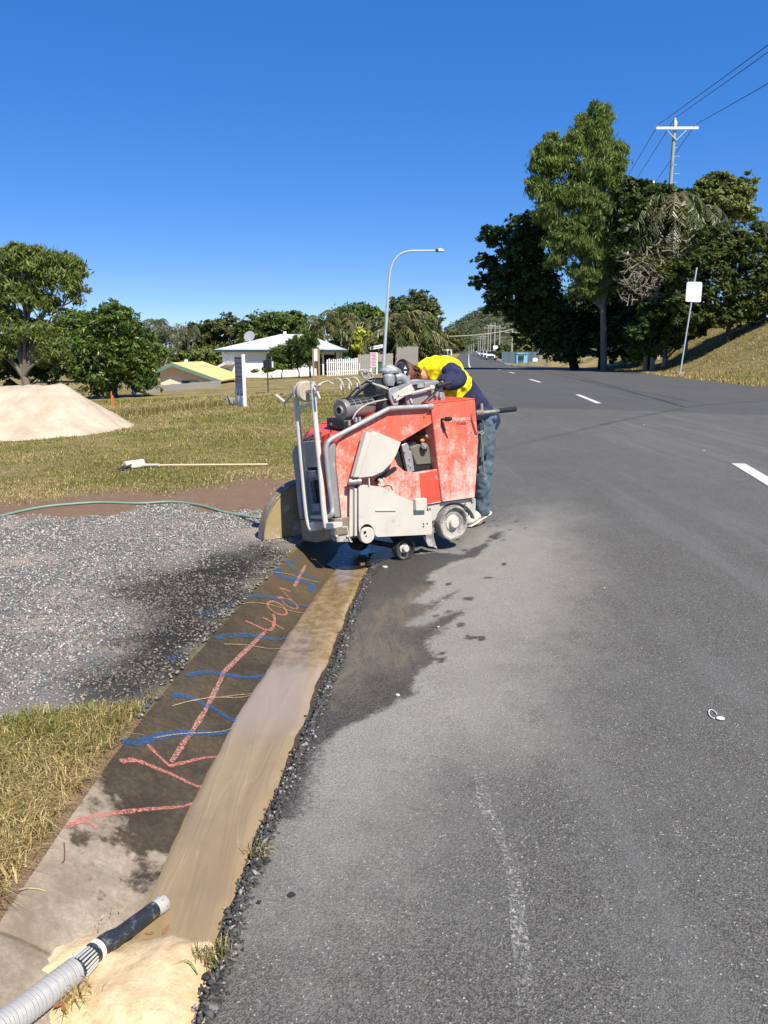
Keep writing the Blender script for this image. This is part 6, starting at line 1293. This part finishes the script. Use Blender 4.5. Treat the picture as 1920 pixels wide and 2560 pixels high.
tree('fig_tree', 'round-topped green tree directly behind the white house roof', [(690, 815, 65, 38), (640, 830, 45, 35), (730, 830, 50, 40), (770, 850, 40, 36), (650, 860, 60, 40), (720, 870, 70, 40)], 92, (700, 930), 20000, .42, .45, MIDG, .4, 'bark', shell=.65, clump=.2)
tree('fig_tree', 'tall dark rounded tree just left of the street lamp', [(880, 800, 50, 38), (920, 810, 45, 40), (860, 840, 45, 45), (900, 850, 70, 50), (850, 880, 50, 30)], 100, (890, 930), 18000, .45, .45, MIDG, .4, 'bark', shell=.65, clump=.2)
tree('fig_tree', 'tallest rounded tree right of the street lamp', [(1040, 770, 45, 36), (1075, 790, 32, 45), (1000, 790, 42, 40), (1040, 830, 60, 60), (1080, 850, 25, 50), (1010, 870, 70, 40)], 104, (1040, 935), 22000, .42, .45, [(.085, .095, .035), (.11, .115, .045), (.06, .075, .025)], .4, 'bark', shell=.62, clump=.2)
tree('street_tree', 'small round olive tree at the far left kerb', [(1120, 860, 36, 24), (1140, 868, 24, 20), (1105, 875, 25, 25), (1130, 850, 22, 16)], 130, (1120, 905), 6000, .45, .5, [(.11, .11, .025), (.075, .085, .02)], .2, 'bark', group=None)
tree('hedge_tree', 'dark low foliage filling the gap below the palms', [(830, 890, 40, 30), (960, 890, 60, 30), (1060, 890, 40, 30), (1010, 885, 40, 30), (900, 895, 50, 25)], 88, (950, 925), 10000, .4, .5, DKG, .2, 'barkdark')
tree('hedge_tree', 'dull green low growth between the cream and white houses', [(520, 900, 60, 30), (450, 905, 50, 28), (590, 900, 40, 30), (400, 920, 40, 30)], 84, (520, 945), 9000, .4, .4, OLV, .2, 'barkdark')
tree('hedge_tree', 'dark trees filling behind the mango tree at left', [(190, 830, 60, 50), (350, 880, 60, 40), (150, 870, 60, 50)], 60, (230, 960), 9000, .3, .4, MIDG, .2, 'barkdark')
for i, (x, y, L, lab) in enumerate([(808, 808, 3.4, 'leftmost palm above the white house roof end'), (850, 800, 4.2, 'palm with hanging dead fronds left of the yellow-flowered shrub'), (935, 820, 4.2, 'palm crown just left of the lamp pole'), (990, 820, 5.2, 'palm with broad fronds right of the lamp pole'), (1030, 815, 5.4, 'tallest arching palm in front of the rounded tree'), (1075, 860, 4.2, 'rightmost drooping palm by the street'), (905, 850, 3.6, 'low palm behind the green gazebo'), (1010, 870, 3.6, 'low palm behind the tall timber fence')]):
    palm('palm_tree', lab, (x, y), 84 + (i % 3) * 2.5, None, 18, L, .16, group=None)
for i, (x, y, lab) in enumerate([(392, 805, 'lone fan palm top above the grey tree'), (440, 830, 'left of the twin shaggy palms behind the cream house'), (468, 825, 'right of the twin shaggy palms behind the cream house'), (490, 880, 'short palm right of the twin shaggy palms')]):
    palm('palm_tree', lab, (x, y), 88, None, 16, 2.6, .2, cols=((.09, .10, .035), (.14, .13, .06), (.07, .085, .025)), droop=1.5, upr=.8)
tree('flowering_shrub', 'yellow-green flowering shrub left of the lamp', [(902, 845, 14, 22), (915, 835, 14, 10), (895, 870, 12, 18)], 70, (905, 920), 1500, .28, .5, [(.45, .40, .04), (.30, .32, .05), (.52, .46, .08)], .06, 'bark', cat='shrub')
for i, (x, y, rx, ry, lab) in enumerate([(705, 900, 26, 32, 'left dracaena clump against the white house wall'), (745, 885, 26, 40, 'middle dracaena clump against the white house wall'), (775, 890, 22, 45, 'right dracaena clump next to the notice board'), (772, 850, 14, 14, 'top tuft of dracaena reaching the white roof')]):
    tree('dracaena', lab, [(x, y, rx, ry), (x - 10, y + 14, rx * .7, ry * .6), (x + 10, y - 8, rx * .7, ry * .6)], 56 - i * .5, (x, 935), 2600, .42, .13, DKG + [(.07, .09, .02)], .05, 'barkdark', droop=.2, clump=.35, cat='shrub', nclump=30, mat='leafgloss')
tree('low_shrub', 'low yellow-green shrub at the foot of the white house wall', [(690, 920, 26, 11), (670, 926, 16, 9), (640, 930, 14, 7)], 54, (680, 936), 2200, .22, .4, [(.11, .14, .02), (.20, .20, .03), (.07, .09, .02)], .03, 'barkdark', cat='shrub')
tree('street_tree', 'bushy green tree on the far right footpath by the poles', [(1262, 880, 22, 18), (1250, 890, 16, 14)], 150, (1258, 905), 3000, .4, .5, MIDG, .12)
tree('street_tree', 'olive shrubs and a red-flowered tree behind the blue shelter', [(1305, 860, 26, 26), (1330, 880, 24, 24), (1290, 890, 22, 20), (1310, 835, 16, 16)], 128, (1310, 905), 5000, .45, .5, OLV + [(.16, .12, .04)], .15)
tree('street_tree', 'dark trees closing the end of the street on the right', [(1215, 868, 10, 10), (1235, 868, 12, 14), (1195, 874, 8, 7)], 330, (1220, 885), 2500, .9, .5, DKG, .2)

# -- right --
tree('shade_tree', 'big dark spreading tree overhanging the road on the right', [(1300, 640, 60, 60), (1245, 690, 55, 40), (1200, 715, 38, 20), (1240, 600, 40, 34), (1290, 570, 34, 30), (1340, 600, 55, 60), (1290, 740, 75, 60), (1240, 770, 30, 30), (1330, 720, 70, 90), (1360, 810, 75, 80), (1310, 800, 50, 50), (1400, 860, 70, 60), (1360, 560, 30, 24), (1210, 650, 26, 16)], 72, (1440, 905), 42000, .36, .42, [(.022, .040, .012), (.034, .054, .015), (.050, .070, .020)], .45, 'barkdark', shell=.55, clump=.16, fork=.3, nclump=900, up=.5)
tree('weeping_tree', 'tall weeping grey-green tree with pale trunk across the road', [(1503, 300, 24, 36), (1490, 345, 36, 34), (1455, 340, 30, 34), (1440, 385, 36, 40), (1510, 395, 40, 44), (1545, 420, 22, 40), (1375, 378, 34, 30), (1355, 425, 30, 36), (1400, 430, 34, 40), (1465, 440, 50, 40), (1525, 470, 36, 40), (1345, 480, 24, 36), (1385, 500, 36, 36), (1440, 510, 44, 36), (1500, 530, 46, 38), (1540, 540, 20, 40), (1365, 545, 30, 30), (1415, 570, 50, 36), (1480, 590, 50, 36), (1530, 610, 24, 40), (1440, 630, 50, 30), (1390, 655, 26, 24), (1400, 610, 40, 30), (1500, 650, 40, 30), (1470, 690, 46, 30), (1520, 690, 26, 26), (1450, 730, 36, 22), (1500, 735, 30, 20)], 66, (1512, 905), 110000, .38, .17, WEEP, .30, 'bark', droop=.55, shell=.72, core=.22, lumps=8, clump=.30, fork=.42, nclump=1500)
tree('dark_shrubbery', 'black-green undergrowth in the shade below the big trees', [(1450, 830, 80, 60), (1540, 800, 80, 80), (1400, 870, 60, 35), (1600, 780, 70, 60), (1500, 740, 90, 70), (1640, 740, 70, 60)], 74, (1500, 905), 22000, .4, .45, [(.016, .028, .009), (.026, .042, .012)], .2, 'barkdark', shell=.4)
tree('vine_tree', 'vine-covered tree right of the weeping tree', [(1580, 480, 40, 30), (1640, 490, 45, 30), (1570, 530, 40, 50), (1640, 560, 70, 50), (1700, 520, 50, 40), (1580, 600, 60, 50), (1660, 620, 80, 40), (1740, 600, 60, 50), (1560, 660, 40, 60), (1620, 680, 70, 60)], 65, (1620, 850), 30000, .42, .45, [(.05, .075, .016), (.075, .095, .022), (.035, .055, .014)], .3, 'barkdark', shell=.6, clump=.2, mat='leafgloss')
for i, (x, y, L, lab) in enumerate([(1690, 500, 3.9, 'palm with long hanging fronds under the power pole'), (1740, 530, 3.8, 'palm with silvery drooping fronds right of the power pole'), (1640, 505, 3.6, 'palm half buried in the vines left of the power pole')]):
    palm('palm_tree', lab, (x, y), 63.2 + i * .8, None, 30, L, .18, cols=((.085, .10, .025), (.13, .13, .045), (.20, .19, .09), (.06, .08, .018)), droop=1.75, upr=.75)
tree('light_tree', 'pale yellow-green leafy tree against the sky at far right', [(1790, 470, 45, 32), (1850, 490, 40, 40), (1800, 520, 60, 40), (1760, 500, 34, 34), (1850, 540, 40, 40)], 80, (1810, 850), 14000, .42, .4, [(.16, .17, .05), (.21, .20, .075), (.11, .125, .035)], .3, 'bark', shell=.6, clump=.18)
tree('bare_shrub', 'thicket of bare grey twisted branches on the bank', [(1640, 680, 70, 50), (1600, 720, 50, 40), (1690, 640, 60, 40), (1660, 730, 50, 30)], 62, (1640, 800), 4500, .34, .35, [(.13, .115, .05), (.085, .085, .03), (.16, .135, .07)], .2, 'barkpale', shell=.5, clump=.3, cat='shrub')
C, Rr = blobpx([(1630, 690, 75, 55), (1690, 640, 60, 40), (1600, 730, 50, 35)], 61.0); b0_ = Vector((C[0].x, 61.2, surf(C[0].x, 61.2)))
fr = thing('bare_branches', 'pale knobbly frangipani branches in front of the thicket', 'shrub', b0_); mb = MB()
for i in range(170):
    c, r_ = random.choice(list(zip(C, Rr))); p = c + Vector((random.uniform(-1, 1) * r_[0], random.uniform(-1, 0) * r_[1], random.uniform(-1, 1) * r_[2])) - b0_; q = p + Vector((random.uniform(-.6, .6), random.uniform(-.3, .3), random.uniform(-.15, .6))); e = q + Vector((random.uniform(-.5, .5), random.uniform(-.3, .3), random.uniform(-.1, .5)))
    mb.tube([p, q, e], [.045, .034, .02], 6)
mb.tube([Vector((0, 0, -.3)), C[0] - b0_], [.18, .1], 8); mb.build('branch', pm('pale_branch', (.25, .22, .175), .85, .3, 5, .2, 20), fr, 60)
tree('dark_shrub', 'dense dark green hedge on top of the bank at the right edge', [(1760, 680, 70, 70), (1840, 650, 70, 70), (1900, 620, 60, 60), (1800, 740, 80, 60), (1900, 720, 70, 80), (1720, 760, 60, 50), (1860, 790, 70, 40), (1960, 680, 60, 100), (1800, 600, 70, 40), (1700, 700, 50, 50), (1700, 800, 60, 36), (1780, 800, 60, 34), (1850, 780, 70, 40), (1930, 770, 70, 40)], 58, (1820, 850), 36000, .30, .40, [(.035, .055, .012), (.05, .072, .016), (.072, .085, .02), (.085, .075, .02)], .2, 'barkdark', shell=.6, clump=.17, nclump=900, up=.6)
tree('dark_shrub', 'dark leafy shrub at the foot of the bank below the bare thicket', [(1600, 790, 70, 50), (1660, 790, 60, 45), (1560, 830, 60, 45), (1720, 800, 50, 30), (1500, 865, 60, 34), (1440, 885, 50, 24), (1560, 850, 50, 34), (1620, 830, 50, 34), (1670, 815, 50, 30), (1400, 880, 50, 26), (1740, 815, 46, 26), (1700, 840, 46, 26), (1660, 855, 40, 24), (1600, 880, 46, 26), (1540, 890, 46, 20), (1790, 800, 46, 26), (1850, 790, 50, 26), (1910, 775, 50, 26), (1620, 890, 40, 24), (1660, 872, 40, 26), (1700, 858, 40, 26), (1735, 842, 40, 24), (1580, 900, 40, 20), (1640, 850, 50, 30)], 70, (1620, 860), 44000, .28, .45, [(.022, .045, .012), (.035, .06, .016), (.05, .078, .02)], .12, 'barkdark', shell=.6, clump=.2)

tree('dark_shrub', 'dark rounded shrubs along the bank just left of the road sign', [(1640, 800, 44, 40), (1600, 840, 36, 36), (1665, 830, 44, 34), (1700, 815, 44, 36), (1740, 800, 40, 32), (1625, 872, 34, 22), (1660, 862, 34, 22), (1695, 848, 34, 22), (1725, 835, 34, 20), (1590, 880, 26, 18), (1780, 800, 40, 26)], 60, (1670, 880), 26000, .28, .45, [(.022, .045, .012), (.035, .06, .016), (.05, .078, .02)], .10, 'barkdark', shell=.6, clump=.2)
# -- power pole and wires --
d = 69.0; px_ = D(1687, 300, d); pb = Vector((px_.x, d, surf(px_.x, d))); pw = thing('power_pole', 'weathered timber power pole with white cross arm above the trees', 'power pole', pb); pl_ = empty_local(pw); zq = zo(1560, 230, 360 / 1659)
MB().cyl(Vector((0, 0, -.3)), pl_(D(*zq(588, 345), d)), .19, .14, 12).build('pole', pm('greenish_pole', (.30, .34, .28), .85, .2, 3, .2, 20), pw)
a_, b2_ = D(*zq(355, 427), d), D(*zq(843, 425), d); MB().bar(pl_(a_ - Vector((0, .2, 0))), pl_(b2_ - Vector((0, .2, 0))), .2, .2).build('cross_arm', M['wpaint'], pw, 35, .01)
for q in ((485, 455), (705, 450)): MB().bar(pl_(D(*zq(*q), d) - Vector((0, .24, 0))), pl_(D(*zq(592, 560), d) - Vector((0, .2, 0))), .09, .03).build('brace', M['wpaint'], pw, 35)
ins = {}
for k_, q in (('l', (383, 385)), ('m', (588, 300)), ('r', (810, 385))):
    p = D(*zq(*q), d) - Vector((0, .2 if k_ != 'm' else 0, 0)); ins[k_] = p; h_ = .3
    MB().lathe(pl_(p - UP * .28), UP, [(0, .05), (.06, .09), (.10, .05), (.16, .10), (.20, .05), (.26, .08), (.3, .03)], 12).build('insulator', pm('glazed_insulator', (.32, .36, .38) if k_ != 'm' else (.7, .7, .7), .3), pw, 35)
MB().lathe(pl_(D(*zq(588, 392), d)), UP, [(0, .14), (.25, .17), (.35, .12), (.45, .06), (.62, .05)], 12).build('pole_cap', M['wpaint'], pw, 35)
for i in range(6): p = D(*zq(575 + 36 * (i % 2), 640 + i * 100), d); MB().cyl(pl_(p - Vector((.25, 0, 0))), pl_(p + Vector((.25, 0, 0))), .012, n=6).build('step_bolt', M['galv'], pw)
def wire(a, b_, sag, r_, label):
    P = [a.lerp(b_, i / 20) - UP * sag * 4 * (i / 20) * (1 - i / 20) for i in range(21)]; tag(MB().tube(P, r_, 6).build('power_line', M['wire'], None, 60), label, 'wire')
def onray(px, py, dd): return D(px, py, dd)
for k_, (x, y), (x2, y2), l1, l2 in (('l', (1925, 106), (1566, 445), 'left power line running from the pole towards the camera', 'left power line running down behind the weeping tree'), ('m', (1925, 124), (1588, 452), 'middle power line running from the pole towards the camera', 'middle power line running down behind the trees'), ('r', (1925, 203), (1628, 470), 'right power line running from the pole towards the camera', 'right power line running down behind the trees')):
    e = onray(x, y, 40); e2 = e + (e - ins[k_]) * .9; wire(ins[k_], e2, .05, .022, l1)
    f = onray(x2, y2, 90); f2 = f + (f - ins[k_]) * 1.2; wire(ins[k_], f2, .05, .03, l2)
# -- poles down the street --
plist = [(1278, 908, 820, 124), (1247, 902, 812, 165), (1235, 898, 808, 175), (1225, 894, 807, 205), (1219, 892, 814, 215), (1211, 890, 830, 240), (1206, 889, 836, 250), (1200, 888, 841, 270), (1195, 886, 849, 300), (1183, 885, 857, 330), (1178, 885, 860, 340), (1172, 885, 862, 350)]
labs = ['nearest pale timber pole beside the blue shelter', 'tall pole right of the parked utes', 'pole just left of the tall one by the utes', 'twin-armed tall pole above the parked utes', 'leaning partner of the twin-armed pole', 'slim pole left of the twin pair', 'sixth pole back along the right footpath', 'seventh pole back along the right footpath', 'short far pole above the farthest car', 'tiny pole near the street crest, right one', 'tiny pole near the street crest, middle one', 'tiny pole near the street crest, left one']
for (x, yb_, yt, dd_), lab in zip(plist, labs):
    p, q = D(x, yb_, dd_), D(x, yt, dd_); base = Vector((p.x, dd_, min(p.z, surf(p.x, dd_)))); o = thing('utility_pole', lab, 'utility pole', base, 0, 'poles down the street'); h_ = q.z - base.z
    MB().cyl((0, 0, -.3), (0, 0, h_), .17, .13, 8).build('pole', M['timberpole'], o); 
    if dd_ < 300:
        MB().bx(-1.2, 1.2, -.27, -.15, h_ - .75, h_ - .6).build('cross_arm', M['timberpole'], o, 35)
        for xx in (-1.05, 1.05): MB().lathe((xx, -.21, h_ - .6), UP, [(0, .05), (.1, .08), (.2, .04)], 8).build('insulator', M['galv'], o)
a_, b2_ = D(1104, 841, 96), D(1280, 824, 124); tag(MB().tube([a_.lerp(b2_, i / 12) - UP * .9 * 4 * (i / 12) * (1 - i / 12) * .3 for i in range(13)], .06, 6).build('power_line', pm('pale_cable', (.42, .40, .33), .8), None, 60), 'pale cable strung across the far street', 'wire')
# -- blue shelter, white letterbox, white panel sign --
d = 112.0; q0 = D(1304, 914, d); bs_ = thing('bus_shelter', 'small pale blue frame shelter on the far right footpath', 'shelter', (q0.x, d, surf(q0.x, d))); BL = pm('pale_blue_paint', (.22, .50, .66), .5)
h_ = D(0, 884, d).z - bs_.location.z; w_ = (D(1320, 900, d).x - D(1296, 900, d).x) / 2
for (x, y) in ((-w_, 0), (w_, 0), (w_ * .55, 0), (-w_, 1.2), (w_, 1.2)): MB().bx(x - .09, x + .09, y - .06, y + .06, 0, h_ - .003).build('post', BL, bs_, 35)
MB().bx(-w_ - .15, w_ + .15, -.2, 1.4, h_, h_ + .12).build('roof', BL, bs_, 35); MB().bx(-w_ + .1, w_ - .1, 1.24, 1.28, .35, h_ - .3).build('back_panel', pm('pale_blue_panel', (.30, .42, .48), .5), bs_, 35); MB().bx(-w_ + .2, w_ * .4, .6, 1.05, .42, .5).build('seat', BL, bs_, 35)
d = 118.0; fpan = thing('panel_fence', 'dark blue-grey panel fence behind the blue shelter', 'fence', on(D(1290, 905, d).x, d))
for i in range(5): x = i * 1.15 - 2.2; MB().bx(x, x + 1.1, 0, .05, 0, 1.7).build('panel', pm('slate_panel', (.09, .13, .17), .6) if i == 0 else bpy.data.materials['slate_panel'], fpan, 35)
d = 100.0; q0 = D(1337, 911, d); wlb = thing('letterbox', 'white letterbox on a post in front of the dark trees', 'letterbox', (q0.x, d, surf(q0.x, d)))
zt = D(0, 897, d).z - wlb.location.z; MB().bx(-.08, .08, -.05, .05, -.1, zt - .35).build('post', M['wpaint'], wlb, 35); MB().prism([(-.32, -.2, zt - .35), (.32, -.2, zt - .35), (.32, -.2, zt), (0, -.2, zt + .14), (-.32, -.2, zt)], (0, .5, 0)).build('box', M['wpaint'], wlb, 35)
d = 170.0; q0 = D(1240, 902, d); psn = thing('site_sign', 'white rectangular panel sign on posts beyond the parked utes', 'sign', (q0.x, d, surf(q0.x, d)))
za, zb2 = D(0, 873, d).z - psn.location.z, D(0, 864, d).z - psn.location.z; MB().bx(-.7, 1.2, -.03, .03, za, zb2).build('panel', M['wpaint'], psn, 35)
for x in (-.6, 1.1): MB().bx(x - .05, x + .05, .035, .1, -.1, zb2).build('post', M['galv'], psn, 35)
# -- parked vehicles: light utes and a van --
RUB = M['black']
def car(name, label, x, y, rz, kind, paint, group=None):
    c = thing(name, label, 'car' if kind == 'car' else ('van' if kind == 'van' else 'ute'), (x, y, surf(x, y) + (ROADLIFT if xl(y) < x < xr(y) else 0)), rz, group); Wd = .9
    if kind == 'van': prof = [(-2.4, .35), (-2.4, 1.0), (-2.3, 2.05), (1.0, 2.1), (1.7, 1.25), (2.35, 1.05), (2.45, .4)]; gl = [(.2, 1.3), (.3, 1.9), (.95, 1.9), (1.5, 1.32)]
    elif kind == 'ute': prof = [(-2.6, .45), (-2.6, 1.1), (-.6, 1.12), (-.45, 1.12), (-.25, 1.8), (.75, 1.82), (1.35, 1.18), (2.4, 1.05), (2.55, .9), (2.55, .4)]; gl = [(-.3, 1.22), (-.15, 1.72), (.68, 1.73), (1.12, 1.22)]
    else: prof = [(-2.1, .35), (-2.15, .9), (-1.9, 1.0), (-1.3, 1.45), (.2, 1.48), (.95, .98), (2.0, .85), (2.15, .6), (2.1, .3)]; gl = [(-1.55, 1.02), (-1.2, 1.38), (.15, 1.4), (.72, 1.0)]
    bd = MB().prism([(0 + p[0], -Wd, p[1]) for p in prof], (0, 2 * Wd, 0)).build('body', paint, c, 35, .06)
    for s_ in (-1, 1):
        y0 = Wd * s_; MB().prism([(p[0], y0 + .012 * s_, p[1]) for p in gl], (0, -.01 * s_, 0)).build('side_window', M['glass'], c, 35)
        for xw in (-1.45, 1.5):
            w_ = MB().lathe((xw, y0 - .18 * s_, .34), (0, s_, 0), [(0, .30), (.02, .34), (.19, .34), (.21, .28), (.20, .22), (.205, .02)], 18).build('wheel', RUB, c, 30); MB().lathe((xw, y0 + .02 * s_, .34), (0, s_, 0), [(0, .2), (.02, .19), (.025, .05)], 14).build('rim', M['chrome'], w_)
        MB().bx(prof[-1][0] - .02 + .03, prof[-1][0] + .05, y0 * .62 - .18, y0 * .62 + .18, .68, .86).build('headlight', M['chrome'], c, 35, .02)
        MB().bx(prof[0][0] - .05, prof[0][0] - .005, y0 * .82 - .1, y0 * .82 + .1, .75, 1.05).build('tail_light', pm('tail_red', (.4, .02, .02), .4) if 'tail_red' not in bpy.data.materials else bpy.data.materials['tail_red'], c, 35, .01)
    if kind == 'van': MB().bx(-2.43, -2.405, -.7, .7, 1.25, 1.85).build('rear_window', M['glass'], c, 35)
    if kind == 'ute': MB().prism([(.80, -.78, 1.78), (1.30, -.8, 1.24), (1.30, .8, 1.24), (.80, .78, 1.78)], (.03, 0, .03)).build('windscreen', M['glass'], c, 35); MB().bx(-.49, -.46, -.7, .7, 1.25, 1.7).build('rear_window', M['glass'], c, 35); MB().bx(2.56, 2.62, -.7, .7, .45, .85).build('grille', M['black'], c, 35)
    if kind == 'car': MB().prism([(.25, -.7, 1.42), (.92, -.75, 1.0), (.92, .75, 1.0), (.25, .7, 1.42)], (.03, 0, .03)).build('windscreen', M['glass'], c, 35); MB().bx(2.12, 2.17, -.6, .6, .4, .6).build('grille', M['black'], c, 35)
    return c
WP = pm('white_car_paint', (.78, .78, .78), .25, .02, 2, 0); SP_ = pm('silver_car_paint', (.52, .53, .54), .25, .02, 2, 0, metal=.3)
hd_ = math.pi / 2 - math.atan(.107)
def cxy(px, dd): p = D(px, 890, dd); return p.x, dd
car('parked_ute', 'nearest white ute parked on the right of the far street', *cxy(1226, 168), hd_ + math.pi, 'ute', WP); car('parked_ute', 'middle white ute parked behind the nearest one', *cxy(1217, 188), hd_ + math.pi, 'ute', WP)
car('parked_ute', 'third silver ute in the row on the right', *cxy(1208, 208), hd_ + math.pi, 'ute', SP_); car('parked_car', 'white car at the far end of the street', *cxy(1195, 262), hd_ + math.pi + .5, 'car', WP)
car('parked_van', 'white van seen from behind on the left of the far street', *cxy(1116, 122), hd_, 'van', WP)
# -- wooded hill --
n = NT('wooded_hill'); v1 = n.voro(.09); v2 = n.noise(.05, 5, .7)
M['hill'] = n.done(n.mix(n.ramp(n.math('ADD', n.math('MULTIPLY', v1, .7), n.math('MULTIPLY', v2, .6)), .3, .9), (.045, .055, .026), (.115, .12, .07)), .95, 0, n.bump(v1, 1, 3), spec=.1)
hx = np.linspace(-520, 900, 150); hy = np.linspace(640, 1500, 60); HX, HY = np.meshgrid(hx, hy)
def hillz(X, Y):
    r_ = np.interp(X, [-520, -200, 0, 60, 90, 130, 170, 230, 330, 600, 900], [4, 8, 12, 26, 40, 62, 70, 74, 68, 40, 10]); return -8 + r_ * np.exp(-((Y - 1050) / 260.0) ** 2) * 1.06 + 1.5 * vnoise(X, Y, .03, 2)
hill = npmesh('hill', np.stack([HX, HY, hillz(HX, HY)], -1).reshape(-1, 3), grid_faces(*HX.shape), M['hill'], smooth=180); tag(hill, kind='structure')
N_ = 2600; tx = rng.uniform(-60, 330, N_); tyh = rng.uniform(760, 1080, N_); tz_ = hillz(tx, tyh); C = np.stack([tx, tyh, tz_ + 2.5], 1); R_ = np.repeat(rng.uniform(2.4, 5.0, (N_, 1)), 3, 1) * np.array([1, 1, .85])
V, F, K = leaf_cloud(C, R_, 60000, 1.8, .7, [(.075, .085, .045), (.10, .105, .06), (.05, .062, .03), (.13, .13, .08)], 0, .5, .5, 5000, .8, 0)
tag(npmesh('hillside_trees', V, F, M['leaf'], cols={'tint': K}), 'distant woodland covering the hill at the end of the street', 'woodland', None, 'stuff')
